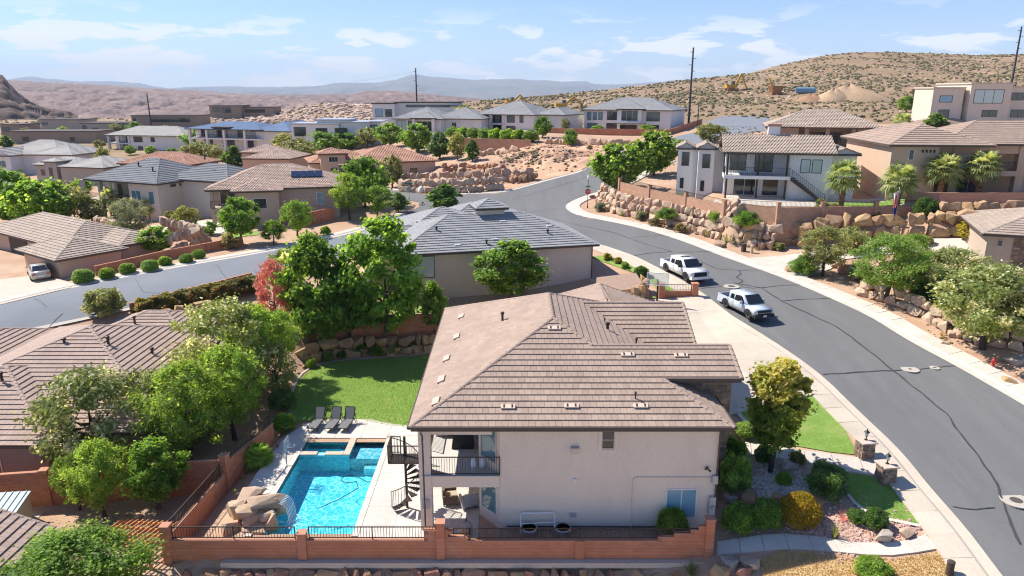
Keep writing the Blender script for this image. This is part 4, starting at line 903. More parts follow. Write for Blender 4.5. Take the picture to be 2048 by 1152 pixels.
terrace_cells([(-7.9, 31), (-1.76, 31), (-1.76, 42.84), (-7.9, 42.84)], [-7.9, -6.2, -4.75, -3.2, -1.76], [31, 32.7, 34.5, 36.3, 38.1, 39.9, 41.5, 42.84])
yb = 44.2
terrace_cells([(-15.0, 42.86), (-1.76, 42.86), (-1.76, 44.0), (-6.0, 44.1), (-8.2, 44.6), (-9.8, 45.3), (-12, 45.4), (-13.3, 45.1), (-14.2, 44.6)], [-15.2, -13.5, -11.8, -10.0, -8.2, -6.2, -4.6, -1.76], [42.86, 44.3, 45.8])
terrace_cells([(-15.1, 34), (-13.76, 34), (-13.76, 42.84), (-15.0, 42.84), (-15.3, 38)], [-15.4, -13.76], [34, 35.8, 37.6, 39.4, 41.1, 42.84])
for i in range(6): slab_poly([(PX1, PY0+i*1.8), (PX1+.34, PY0+i*1.8), (PX1+.34, min(PY0+i*1.8+1.8, PY1+.34)), (PX1, min(PY0+i*1.8+1.8, PY1+.34))], -.2, .05, M['deck'], terr, 'coping')
for i in range(6): slab_poly([(PX0-.34, PY0+i*1.8), (PX0, PY0+i*1.8), (PX0, min(PY0+i*1.8+1.8, PY1+.34)), (PX0-.34, min(PY0+i*1.8+1.8, PY1+.34))], -.2, .05, M['deck'], terr, 'coping')
for i in range(3): slab_poly([(PX0+i*1.72, PY1), (PX0+i*1.72+1.71, PY1), (PX0+i*1.72+1.71, PY1+.34), (PX0+i*1.72, PY1+.34)], -.2, .05, M['deck'], terr, 'coping')
# basin, spa and shelf
M['plaster'] = mat('pool_plaster', (.42, .90, .94), (.36, .86, .92), .6, 1.5, fine=10); M['plaster_pale'] = mat('pool_shelf', (.55, .76, .76), (.48, .70, .72), .6, 2); M['pool_tile'] = mat('pool_tile', (.10, .13, .15), (.16, .19, .20), .4, 9); M['spa_plaster'] = mat('spa_plaster', (.30, .78, .84), (.26, .72, .80), .6, 1.5)
pool = thing('swimming_pool', 'rectangular turquoise swimming pool with spa and shallow shelf', 'pool', (-10.8, 37, -1.6))
b = MB(); b.poly([(PX0, PY0, -1.45), (PX1, PY0, -1.45), (PX1, 40.4, -1.2), (PX0, 40.4, -1.2)]); b.poly([(PX0, 40.4, -1.2), (PX1, 40.4, -1.2), (PX1, PY1, -1.2), (PX0, PY1, -1.2)])
for x0, y0, x1, y1 in ((PX0, PY0, PX0, PY1), (PX1, PY1, PX1, PY0), (PX1, PY0, PX0, PY0), (PX0, PY1, PX1, PY1)): b.poly([(x0, y0, -1.75), (x1, y1, -1.75), (x1, y1, -.2), (x0, y0, -.2)])
b.build('basin', M['plaster'], pool)
b = MB()
for x0, y0, x1, y1 in ((PX0+.004, PY0, PX0+.004, PY1), (PX1-.004, PY1, PX1-.004, PY0), (PX0, PY1-.004, PX1, PY1-.004)): b.poly([(x0, y0, -.28), (x1, y1, -.28), (x1, y1, .03), (x0, y0, .03)])
b.build('waterline_tile', M['pool_tile'], pool)
b = MB(); b.box(-10.25, 40.45, -1.5, PX1-.01, PY1-.02, -.36); b.hexa([(-9.3, 39.9, -1.5), (PX1-.01, 39.9, -1.5), (PX1-.01, 40.45, -1.5), (-9.3, 40.45, -1.5), (-9.3, 39.9, -.75), (PX1-.01, 39.9, -.75), (PX1-.01, 40.45, -.75), (-9.3, 40.45, -.75)]); b.build('sun_shelf', M['plaster_pale'], pool)
b = MB(); b.box(-10.6, 40.3, -1.6, -10.27, PY1-.01, .0); b.box(PX0+.01, 40.3, -1.6, -10.6, 40.65, -.02); b.build('spa_wall', M['spa_plaster'], pool)
M['spa_cap'] = mat('spa_cap', (.60, .47, .36), (.52, .40, .31), .8, 2, fine=14)
for q in ([(-10.63, 41.2), (-10.22, 41.2), (-10.22, 42.48), (-10.63, 42.48)], [(-10.63, 40.25), (-10.22, 40.25), (-10.22, 41.19), (-10.63, 41.19)], [(-13.38, 40.25), (-12.3, 40.25), (-12.3, 40.68), (-13.38, 40.68)], [(-11.8, 40.25), (-10.64, 40.25), (-10.64, 40.68), (-11.8, 40.68)]): slab_poly(q, .0, .06, M['spa_cap'], pool, 'spa_cap')
b = MB(); b.box(PX0+.02, 40.7, -1.2, -10.65, 41.1, -.5); b.box(PX0+.02, 42.0, -1.2, -10.65, PY1-.02, -.5); b.box(-11.15, 41.1, -1.2, -10.64, 42.0, -.5); b.box(PX0+.02, 41.1, -1.25, -11.15, 42.0, -.8); b.build('spa_bench', M['spa_plaster'], pool)
def water_mat():
    m = bpy.data.materials.new('pool_water'); m.use_nodes = True; t = m.node_tree; t.nodes.clear(); n, l = t.nodes.new, t.links.new
    geo = n('ShaderNodeNewGeometry'); ns = n('ShaderNodeTexNoise'); ns.inputs['Scale'].default_value = 1.6; ns.inputs['Detail'].default_value = 3; l(geo.outputs['Position'], ns.inputs['Vector'])
    va = n('ShaderNodeVectorMath'); va.operation = 'MULTIPLY_ADD'; va.inputs[1].default_value = (.55, .55, .55); l(ns.outputs['Color'], va.inputs[0]); l(geo.outputs['Position'], va.inputs[2])
    vo = n('ShaderNodeTexVoronoi'); vo.feature = 'DISTANCE_TO_EDGE'; vo.inputs['Scale'].default_value = 2.3; l(va.outputs[0], vo.inputs['Vector'])
    mr = n('ShaderNodeMapRange'); mr.inputs[1].default_value = .015; mr.inputs[2].default_value = .085; l(vo.outputs['Distance'], mr.inputs[0])
    cr = n('ShaderNodeValToRGB'); e = cr.color_ramp.elements; e[0].color = (1, 1, 1, 1); e[1].color = (.34, .76, .88, 1); l(mr.outputs[0], cr.inputs[0])  # caustic light net painted into the transmission colour: clear lines, bluer cells
    tr = n('ShaderNodeBsdfTransparent'); l(cr.outputs[0], tr.inputs[0]); gl = n('ShaderNodeBsdfGlossy'); gl.inputs['Roughness'].default_value = .05
    bp = n('ShaderNodeBump'); bp.inputs['Strength'].default_value = .35; bp.inputs['Distance'].default_value = .04; l(vo.outputs['Distance'], bp.inputs['Height']); l(bp.outputs[0], gl.inputs['Normal'])
    fr = n('ShaderNodeFresnel'); fr.inputs[0].default_value = 1.33; l(bp.outputs[0], fr.inputs['Normal']); mx = n('ShaderNodeMixShader'); l(fr.outputs[0], mx.inputs[0]); l(tr.outputs[0], mx.inputs[1]); l(gl.outputs[0], mx.inputs[2])
    o = n('ShaderNodeOutputMaterial'); l(mx.outputs[0], o.inputs[0]); return m
M['water'] = water_mat()
def sheet(x0, y0, x1, y1, z, nx, ny, f):
    v = [(x0+(x1-x0)*i/nx, y0+(y1-y0)*j/ny, z+f(x0+(x1-x0)*i/nx, y0+(y1-y0)*j/ny)) for j in range(ny+1) for i in range(nx+1)]
    return v, [(j*(nx+1)+i, j*(nx+1)+i+1, (j+1)*(nx+1)+i+1, (j+1)*(nx+1)+i) for j in range(ny) for i in range(nx)]
rip = lambda x, y: .008*math.sin(x*7+2*math.sin(y*3))+.008*math.sin(y*6+2*math.sin(x*2.6))
v, f = sheet(PX0+.003, PY0+.003, PX1-.003, PY1-.003, -.14, 44, 90, rip); mesh_obj('water', mesh_data('water', v, f, M['water'], None, None, True, pool), pool)
b = MB(); c = [(-9.6+.45*math.cos(R(a))*1.2, 37.6+.4*math.sin(R(a)), -.1) for a in range(20, 340, 20)]; b.tube([(-8.3, 37.1, .05), (-8.5, 37.2, -.08)]+c+[(-8.9, 36.6, -.1), (-9.8, 35.4, -.12), (-10.8, 34.8, -.3)], .022, 5)
tag(b.build('pool_hose', M['iron'], None), 'thin dark cleaner hose looped on the pool water', 'hose')
# rock waterfall
wf = thing('rock_waterfall', 'stacked tan boulder waterfall at the near left pool corner', 'waterfall', (-13.8, 33.2, 0)); rr = random.Random(4)
for x, y, z, sx, sy, sz, a in [(-14.3, 33.6, .5, 1.0, .9, .75, .3), (-13.3, 33.5, .95, 1.2, 1.0, .5, .1), (-13.1, 33.3, 1.45, 1.3, .95, .3, .25), (-14.0, 33.9, 1.6, 1.0, .6, .38, .5), (-14.6, 33.0, 1.0, .62, .6, .75, .9), (-12.55, 32.5, .35, .42, .4, 1.05, .1), (-14.6, 32.2, .2, .6, .5, .62, .2), (-13.4, 32.3, .1, .9, .5, .45, .05), (-13.6, 32.9, .6, .85, .6, .6, .6), (-12.6, 33.9, .4, .6, .6, .85, 0), (-14.9, 33.9, .3, .6, .7, .8, 1.2), (-13.9, 32.7, 1.15, .7, .5, .42, .3), (-12.9, 32.8, .75, .6, .45, .4, .8)]:
    rock('boulder', (x, y, z*.82), (sx*.95, sy*.95, sz*.85), 'rock_fall', wf, rr, rot=(rr.uniform(-.1, .1), rr.uniform(-.12, .1), a))
M['foam'] = mat('foam', (.75, .86, .9), (.9, .95, .97), .6, 14)
b = MB()
for i in range(7): x = -12.25+.02*i; y = 33.0+.13*i; b.tube([(x, y, 1.15), (x+.16, y, 1.1), (x+.34, y, .85), (x+.42, y, .4), (x+.46, y, -.12)], [.03, .03, .022, .02, .018], 4)
b.build('falling_water', M['foam'], wf)
b = MB(); r_ = random.Random(2)
for i in range(60): x, y = -11.75+r_.gauss(0, .22), 33.3+r_.gauss(0, .3); s = r_.uniform(.03, .08); b.lathe((x, y, -.13), [(s, 0), (s*.8, .02), (.01, .03)], 6)
tag(b.build('splash_foam', M['foam'], wf), kind='stuff')
# ---- lawn, edging, planting beds
lawnp = [P(*p).xy for p in [(584, 856), (600, 846), (617, 842), (660, 838), (719, 839), (762, 849), (812, 856), (835, 858)]]+[Vector((-1.8, 44.05)), Vector((-1.8, 57))]+[P(*p).xy for p in [(880, 709), (840, 712), (760, 718), (680, 723), (640, 731), (615, 742), (597, 760), (586, 790), (581, 825)]]
M['turf'] = M['lawn']; drape('lawn', lawnp, .02, M['lawn'], flat=0.0)
lp = smooth_line([P(*p).xy for p in [(584, 858), (580, 825), (585, 790), (596, 760), (614, 741), (640, 730), (680, 722), (760, 717), (840, 711), (885, 707)]], 1)
o = strip('lawn_edging', offset(lp, .14), lp, .07, M['concrete'], 1, .6)
def grass_blades(name, region, n, seed, zf=None, m='grassb', h=.07):
    """short blades over a lawn so that it has a pile"""
    xs = [p[0] for p in region]; ys = [p[1] for p in region]; rng = np.random.default_rng(seed); pts = np.c_[rng.uniform(min(xs), max(xs), n), rng.uniform(min(ys), max(ys), n)]
    ins = np.zeros(n, bool); k = len(region)
    for i in range(k):
        (x0, y0), (x1, y1) = region[i][:2], region[(i+1) % k][:2]; c = ((y0 > pts[:, 1]) != (y1 > pts[:, 1])) & (pts[:, 0] < (x1-x0)*(pts[:, 1]-y0)/((y1-y0) if y1 != y0 else 1e-9)+x0); ins ^= c
    pts = pts[ins]; z = np.array([zt(*p) if zf is None else zf for p in pts]); a = rng.uniform(0, 6.28, len(pts)); w_ = .02; hh = h*rng.uniform(.5, 1.3, len(pts)); lx, ly = rng.normal(0, .03, len(pts)), rng.normal(0, .03, len(pts))
    c, s = np.cos(a)*w_, np.sin(a)*w_; B = np.c_[pts, z+.015]
    v = np.stack([B+np.c_[c, s, 0*c], B-np.c_[c, s, 0*c], B+np.c_[lx, ly, hh]], 1).reshape(-1, 3)
    t = np.clip(rng.normal(.5, .2, len(pts)), 0, 1); return tag(mesh_obj(name, mesh_data(name, v, np.arange(len(v)).reshape(-1, 3), M[m], None, t)), kind='stuff')
LM['grassb'] = leafmat('grass_blade', (.14, .25, .04), (.23, .345, .07), (.36, .39, .12), .3, .7); M['grassb'] = LM['grassb']; LM['dryb'] = leafmat('dry_blade', (.40, .27, .11), (.52, .38, .18), (.60, .47, .26), .3, .8); M['dryb'] = LM['dryb']
grass_blades('lawn_grass', lawnp, 60000, 5, 0.0)
boulder_wall('boulder_wall', 'low boulder wall in tree shade behind the back lawn', [(-17.6, 55.2), (-16.2, 57.0), (-13, 57.9), (-8, 58.3), (-2, 58.7)], 1.7, .78, 'rock', .3, 5, base=0)
block_wall('block_wall', 'red block wall behind the lawn boulders under the leafy trees', [(-17.6, 58.3), (-13, 58.95), (-8, 59.3), (-2.0, 59.7)], 3.25, 1.2)
# front wall with iron fence
def ftop(x, y, s):
    for lim, z in ((-17, .87), (-4.2, .47), (-3.0, 1.07), (-2.2, .67), (7.4, .47), (8.1, .67), (8.8, .87), (9.4, 1.07), (99, 1.27)):
        if x < lim: return z
    return .5
FY = 30.8
fw = block_wall('front_block_wall', 'long red block wall with iron fence in front of the pool yard', [(-17.2, FY), (10.05, FY)], ftop, lambda x, y, s: -.55 if x > -14.5 else -1.6, (.0, 6.75, 13.65, 27.0), 300, ph=.42)
b = MB(); b.box(3.15, FY-.16, -.55, 3.6, FY-.1, .5); b.build('pilaster', M['block'], fw)
def fence_on(parent, pts, h=.68, **k): return rail_part([Vector(p) for p in pts], h, parent, 'iron_fence', gap=.14, m='bronze', **k)
for x0, x1 in ((-16.9, -10.8), (-10.1, -3.8)): fence_on(fw, [(x0, FY, .55), ((x0+x1)/2, FY, .55), (x1, FY, .55)])
fence_on(fw, [(-2.1, FY, .52), (.5, FY, .52), (3.4, FY, .52), (7.3, FY, .52)], .62); fence_on(fw, [(-2.9, FY, .83), (-2.1, FY, .83)], .32, low=.03); fence_on(fw, [(7.4, FY, .71), (9.4, FY, .71)], .42, low=.2)
b = MB(); b.box(-14.5, FY-.42, -.84, 10.1, FY+.2, -.551); b.build('concrete_footing', M['concrete_tan'], fw)
boulder_wall('boulder_wall', 'red and tan boulder wall below the front block wall', [(10.6, FY-.75), (-17.5, FY-.75)], 1.75, .62, 'rock_red', -.55, 9, base=-2.55, max_n=300)
# left wall beside the pool
LWp = [(-17.2, FY+.25), (-16.85, 37.0), (-15.7, 42.4)]
def ltop(x, y, s): return .55 if s < 6.0 else 1.15
lw = block_wall('side_block_wall', 'sunlit red block wall with iron fence left of the pool', LWp, ltop, -.9, (6.25, 11.7), 0, ph=.5)
fence_on(lw, [(-17.18, 31.2, .6), (-17.0, 34, .6), (-16.87, 36.7, .6)], .75); fence_on(lw, [(-16.8, 37.4, 1.2), (-16.2, 40, 1.2), (-15.75, 42.1, 1.2)], .6)
block_wall('neighbour_block_wall', 'dark red block wall between the left neighbour house and dirt yard', [(-36, 34.6), (-26.5, 36.0), (-17.0, 37.3)], 1.3, -.9, (9.6,), 0, ph=.1)
# ---- furniture
M['sling'] = mat('sling', (.15, .15, .148), (.18, .18, .175), .8, 20, .2, 60); M['wicker'] = mat('wicker', (.20, .14, .095), (.14, .10, .07), .8, 12, .5, 30); M['black'] = mat('black_cover', (.012, .012, .013), rough=.6); M['cushion'] = mat('cushion', (.45, .36, .27), rough=.9); M['white'] = mat('white_paint', (.78, .79, .80), rough=.4)
def lounger(x, y, label):
    T = thing('sun_lounger', label, 'sun lounger', (x, y, .03), R(-8), 'sun loungers on the pool terrace')
    def pt(n, m, B): return B.build(n, M[m], T, world=False)
    B = MB(); B.hexa([(-.3, -.95, .30), (.3, -.95, .30), (.3, .35, .34), (-.3, .35, .34), (-.3, -.95, .33), (.3, -.95, .33), (.3, .35, .37), (-.3, .35, .37)]); pt('seat', 'sling', B)
    B = MB(); B.hexa([(-.3, .36, .34), (.3, .36, .34), (.3, .78, 1.05), (-.3, .78, 1.05), (-.3, .34, .37), (.3, .34, .37), (.3, .75, 1.08), (-.3, .75, 1.08)]); pt('backrest', 'sling', B)
    B = MB()
    for s in (-1, 1): B.bar((s*.33, -.98, .31), (s*.33, .4, .35), .04, .05); B.bar((s*.33, .36, .35), (s*.33, .8, 1.1), .04, .04)
    B.bar((-.33, -.98, .31), (.33, -.98, .31), .04, .04); B.bar((-.33, .8, 1.08), (.33, .8, 1.08), .04, .04); pt('frame', 'iron', B)
    for s in (-1, 1):
        B = MB(); B.bar((s*.33, -.75, 0), (s*.33, -.75, .31), .04, .04); pt('leg', 'iron', B); B = MB(); B.bar((s*.33, .65, 0), (s*.33, .5, .36), .04, .04); pt('leg', 'iron', B); B = MB(); B.bar((s*.33, .1, .5), (s*.33, .85, .55), .04, .03); B.bar((s*.33, .85, 0), (s*.33, .62, .75), .03, .03); pt('armrest', 'iron', B)
for px, l in ((643, 'grey sling sun lounger, leftmost of three beside the lawn'), (676, 'grey sling sun lounger, middle of three beside the lawn'), (703, 'grey sling sun lounger, rightmost of three beside the lawn')): p = P(px-8, 853, .0); lounger(p.x, p.y, l)
T = thing('pool_basketball_hoop', 'white poolside basketball hoop on a bent post by the spa', 'basketball hoop', (-13.75, 38.9, .03))
b = MB(); b.tube([(-13.9, 37.2, .06), (-13.75, 38.4, .06), (-13.75, 38.9, .15), (-13.8, 39.2, .9), (-13.8, 39.3, 1.2)], .04, 6); b.build('post', M['metal_grey'], T)
b = MB(); b.hexa([(-13.85, 38.9, .95), (-13.8, 38.9, .95), (-13.8, 39.9, .95), (-13.85, 39.9, .95), (-13.85, 38.95, 1.6), (-13.8, 38.95, 1.6), (-13.8, 39.85, 1.6), (-13.85, 39.85, 1.6)]); b.build('backboard', M['clear'], T)
b = MB(); b.tube([(-13.55+.22*math.cos(R(a)), 39.4+.22*math.sin(R(a)), 1.12) for a in range(0, 361, 30)], .015, 5, cap=False); b.build('rim', M['metal_grey'], T)
T = thing('covered_grill', 'gas grill under a black cover on the balcony', 'grill', (-2.7, 35.3, 3.23)); b = MB()
b.hexa([(-3.3, 35, 3.25), (-2.1, 35, 3.25), (-2.1, 35.7, 3.25), (-3.3, 35.7, 3.25), (-3.2, 35.05, 4.1), (-2.15, 35.05, 4.1), (-2.15, 35.65, 4.1), (-3.2, 35.65, 4.1)]); b.build('skirt', M['black'], T); b = MB(); b.hexa([(-3.0, 35.05, 4.1), (-2.3, 35.05, 4.1), (-2.3, 35.65, 4.1), (-3.0, 35.65, 4.1), (-2.9, 35.2, 4.5), (-2.4, 35.2, 4.5), (-2.4, 35.55, 4.5), (-2.9, 35.55, 4.5)]); b.build('hood', M['black'], T)
for i, (x, l) in enumerate(((-2.0, 'white propane tank on the balcony floor, left one'), (-1.55, 'white propane tank on the balcony floor, right one'))):
    T = thing('propane_tank', l, 'gas tank', (x, 33.1, 3.23), 0, 'propane tanks on the balcony'); b = MB(); b.lathe((x, 33.1, 3.23), [(.12, 0), (.15, .05), (.155, .3), (.12, .4), (.05, .44)], 12); b.build('tank', M['white'], T, True); b = MB(); b.lathe((x, 33.1, 3.66), [(.09, 0), (.09, .1), (.07, .12)], 10); b.build('collar', M['white'], T)
def chair(x, y, z, rz, label, m='wicker', c='cushion', s=1.):
    T = thing('patio_chair', label, 'chair', (x, y, z), R(rz)); T.scale = (s,)*3
    for n, mm, q in (('seat', m, (-.38, -.35, .2, .38, .35, .38)), ('cushion', c, (-.3, -.33, .385, .3, .3, .48)), ('backrest', m, (-.38, .35, .2, .38, .47, .95)), ('armrest', m, (-.5, -.35, .1, -.385, .47, .62)), ('armrest', m, (.385, -.35, .1, .5, .47, .62))): b = MB(); b.box(*q); b.build(n, M[mm], T, world=False)
    for sx in (-1, 1):
        for sy in (-.3, .42): b = MB(); b.box(sx*.44-.03, sy-.03, 0, sx*.44+.03, sy+.03, .1); b.build('leg', M[m], T, world=False)
chair(-3.4, 35.0, .03, 100, 'brown wicker armchair in the sun under the balcony'); chair(-2.35, 34.6, .03, 200, 'pale metal patio chair near the bay window', 'metal_grey'); chair(-3.7, 37.4, .03, 150, 'brown wicker armchair in shade near the spiral stair'); chair(-2.9, 38.6, 3.23, 60, 'black armchair on the shaded balcony', 'black', 'black')
T = thing('balcony_bench_box', 'pale storage bench on the balcony beside the railing', 'bench', (-3.9, 36.9, 3.23)); b = MB(); b.box(-4.3, 36.5, 3.23, -3.6, 37.4, 3.75); b.build('base', M['cushion'], T); b = MB(); b.box(-4.33, 36.45, 3.752, -3.57, 37.45, 3.8); b.build('lid', M['trim_tan'], T)
T = thing('gas_cylinder', 'squat grey gas cylinder behind the front wall', 'gas tank', (-2.35, 32.0, .03)); b = MB(); b.lathe((-2.35, 32, .03), [(.25, 0), (.3, .1), (.3, .5), (.2, .68), (.05, .72)], 14); b.build('tank', M['cushion'], T); b = MB(); b.tube([(-2.35, 32, .72), (-2.35, 32, .95)], .03, 6); b.build('valve', M['iron'], T)
for i, (px, l) in enumerate(((1058, 'round grey blue tub beside the house wall, left one'), (1126, 'round grey blue tub beside the house wall, right one'))):
    p = PY(px, 1058, 31.9); T = thing('tub', l, 'tub', (p.x, 31.9, 0), 0, 'tubs in the side yard'); b = MB(); b.lathe((p.x, 31.9, 0), [(.3, 0), (.4, .35), (.44, .4), (.44, .47), (.36, .47), (.3, .2), (.01, .18)], 16); b.build('bowl', M['metal_grey'], T)
T = thing('pipe_frame', 'white pipe rack leaning against the house wall', 'rack', (1.3, 32.1, 0)); b = MB(); b.tube([(.45, 32.0, 0), (.45, 32.2, 1.0), (.55, 32.22, 1.08), (2.1, 32.22, 1.1), (2.2, 32.2, 1.0), (2.2, 32.05, .2)], .035, 6); b.build('frame', M['white'], T); b = MB(); b.tube([(.47, 32.08, .55), (2.18, 32.12, .62)], .025, 6); b.build('crossbar', M['white'], T)
shrub('green', (8.2, 31.8, 0), .8, 'round dark green shrub in front of the lower window', 1.55)
b = MB(); b.box(-.6, 31.0, .0, 10.0, 32.38, .02); tag(b.build('side_yard_gravel', M['gravel']), kind='structure')
# shrubs along the lawn
for px, py, r_, k, l in [(625, 715, .75, 'lime', 'pale lime rounded shrub left of the back boulder wall'), (722, 708, .75, 'loose', 'loose green shrub before the back boulders, tallest one'), (755, 712, .6, 'lime', 'bright green shrub in the middle of the back lawn edge'), (788, 708, .6, 'ball', 'green shrub near the back lawn edge, second from the house'), (825, 705, .6, 'ball', 'round shrub at the back lawn edge nearest the house'),
                         (655, 722, .5, 'ball', 'small low green shrub at the back lawn corner'), (623, 735, .5, 'ball', 'small round shrub beside the stepping rocks'), (565, 815, .9, 'dark', 'dark round shrub at the left lawn edge'), (568, 860, .75, 'lime', 'bright green shrub behind the left fence end'), (682, 716, .45, 'dark', 'small dark shrub before the back boulders')]: shrub(k, P(px, py, 0), r_, l, r_*1.6)
for i, (px, py) in enumerate([(590, 748), (606, 735), (577, 757), (620, 725)]): rock('boulder', P(px, py, .1), .5, 'rock', None, random.Random(i), ('flat pink rock beside the lawn edging', 'tan rock beside the small round shrub', 'leftmost flat rock beside the lawn edging', 'tan rock below the lime shrub')[i], 'rock')
for px, py, s, l in [(518, 925, .75, 'bright green fan palm sapling between the left wall and pool')]:
    p = P(px, py, 0); T = thing('palm_sapling', l, 'palm tree', p); c = mesh_obj('crown', PALM[1], T); c.scale = (.5, .5, .5); c.location = (0, 0, -2.1); c.data = c.data.copy(); c.data.materials[0] = LM['lime']; b = MB(); b.tube([(0, 0, -.1), (0, 0, .45)], [.12, .08], 8); b.build('trunk', M['bark_palm'], T, world=False)
for px, py, l in [(487, 958, 'small green tuft by the left wall, nearest the palm sapling'), (470, 985, 'small green tuft by the left wall, nearest the waterfall'), (555, 895, 'small green tuft by the left wall near the spa')]: tuft('grass', P(px, py, 0), .35, l, .35)
# ------------------------------------------------------------------ front yard of the main house
def GP(*px): return [G(*p).xy for p in px]
frontA = GP((1462, 800), (1478, 782), (1520, 775), (1600, 768), (1622, 772), (1650, 800), (1690, 862), (1716, 911), (1660, 905), (1590, 893), (1545, 880), (1520, 868), (1500, 850), (1478, 826))
drape('front_lawn', frontA, .05, M['lawn'], 1.); grass_blades('front_lawn_grass', [tuple(p) for p in frontA], 16000, 7)
frontB = GP((1682, 947), (1700, 948), (1760, 957), (1778, 968), (1800, 1000), (1842, 1052), (1815, 1047), (1770, 1038), (1722, 1018), (1696, 990), (1690, 970))
drape('corner_lawn', frontB, .05, M['lawn'], 1.); grass_blades('corner_lawn_grass', [tuple(p) for p in frontB], 9000, 8)
strip('front_lawn_edging', GL([(1455, 802), (1474, 832), (1498, 858), (1520, 874), (1545, 886)], 1), GL([(1460, 800), (1479, 827), (1502, 851), (1523, 868), (1548, 881)], 1), .1, M['concrete'], 1, .6)
strip('corner_lawn_edging', GL([(1684, 960), (1690, 992), (1718, 1022), (1768, 1043), (1840, 1057)], 1), GL([(1688, 958), (1695, 990), (1722, 1018), (1770, 1038), (1842, 1052)], 1), .1, M['concrete'], 1, .6)
def path(name, left, right, m, n, dz=.09):
    root = tag(bpy.data.objects.new(name, None), kind='structure'); COL.objects.link(root); a, b = GL(left, 1), GL(right, 1); root.location = (a[0].x, a[0].y, 0)
    def rs(p): L_ = sum((y-x).length for x, y in zip(p, p[1:])); return resample(p, L_/n*.9999)[:n+1]
    a, b = rs(a), rs(b)
    for i in range(n):
        c = [a[i].lerp(a[i+1], .012), a[i+1].lerp(a[i], .012), b[i+1].lerp(b[i], .012), b[i].lerp(b[i+1], .012)]
        ar = sum(c[k].x*c[(k+1) % 4].y-c[(k+1) % 4].x*c[k].y for k in range(4))
        if ar < 0: c = c[::-1]
        q = MB(); q.hexa([(p.x, p.y, zt(p.x, p.y)-.1) for p in c]+[(p.x, p.y, zt(p.x, p.y)+dz) for p in c]); q.build('slab', m, root)
    return root
path('side_path', [(1434, 1086), (1480, 1078), (1560, 1068), (1640, 1076), (1720, 1090), (1800, 1088), (1850, 1072)], [(1434, 1112), (1490, 1106), (1570, 1098), (1640, 1102), (1720, 1112), (1800, 1114), (1880, 1099)], M['concrete'], 9)
path('front_walk', [(1450, 880), (1520, 891), (1592, 902), (1640, 907), (1720, 918), (1775, 925)], [(1450, 906), (1520, 914), (1600, 925), (1670, 940), (1740, 952), (1790, 958)], M['concrete'], 6)
# driveway slabs up to the garage
dv = tag(bpy.data.objects.new('driveway', None), kind='structure'); COL.objects.link(dv); dv.location = (15, 50, 3.3)
dpoly = [(11.2, 42.6), (13.5, 41.0), (20.0, 43.0), (19.7, 47.5), (18.9, 52), (17.9, 56.4), (16.9, 61.0), (11.2, 61.0)]
for x0 in np.arange(11.2, 21, 3.2):
    for y0 in np.arange(41, 61, 3.4):
        q = clip_x(clip_x(dpoly, 0, x0, x0+3.2), 1, y0, y0+3.4)
        if len(q) < 3: continue
        drape('slab', [(Vector(p)-(Vector(p)-Vector((x0+1.6, y0+1.7)))*.004)[:2] for p in [(a[0], a[1]) for a in q]], .15, M['concrete_tan'], 1.6, dv, None, None, .1)
# stone lamp pillars at the walk
M['cap_stone'] = mat('cap_stone', (.60, .48, .38), (.52, .41, .33), .85, 4, .2, 30)
def pillar(px, py, label, s=1.):
    p = G(px, py); T = thing('lamp_pillar', label, 'pillar', p, R(8), 'stone lamp pillars at the front walk'); b = MB(); w_ = .36*s; h = 1.0*s; b.box(-w_+.05, -w_+.05, -.2, w_-.05, w_-.05, h, 0, .2)
    rr = random.Random(int(px)); z = -.15
    while z < h-.02:
        hh = min(rr.uniform(.08, .17), h-z)
        for sd in range(4):
            x = -w_
            while x < w_-.02:
                ww = min(rr.uniform(.15, .38), w_-x); d = rr.uniform(0, .05); q = [(x+.006, -w_-d), (x+ww-.006, -w_-d), (x+ww-.006, -w_+.06), (x+.006, -w_+.06)]; x += ww
                c, s_ = (1, 0, -1, 0)[sd], (0, 1, 0, -1)[sd]; q = [(a*c-b_*s_, a*s_+b_*c) for a, b_ in q]; b.hexa([(*a, z+.005) for a in q]+[(*a, z+hh-.005) for a in q], 0, rr.random())
        z += hh
    b.build('stone_shaft', M['veneer'], T, world=False); b = MB(); b.box(-w_-.1, -w_-.1, h, w_+.1, w_+.1, h+.08); b.build('cap', M['cap_stone'], T, world=False)
    b = MB(); b.lathe((0, 0, h+.08), [(.1, 0), (.1, .03), (.03, .06), (.03, .2), (.07, .22), (.09, .26)], 8); o = b.build('lantern', M['iron'], T, world=False); b = MB(); b.lathe((0, 0, h+.345), [(.085, 0), (.12, .2)], 6); b.build('lantern_glass', M['glass_pale'], o, world=False); b = MB(); b.lathe((0, 0, h+.55), [(.16, 0), (.08, .09), (.03, .12), (.02, .2)], 8); b.build('lantern_roof', M['iron'], o, world=False)
pillar(1727, 914, 'stone lamp pillar between the front lawn and the walk'); pillar(1769, 963, 'stone lamp pillar at the corner lawn, nearer the camera')
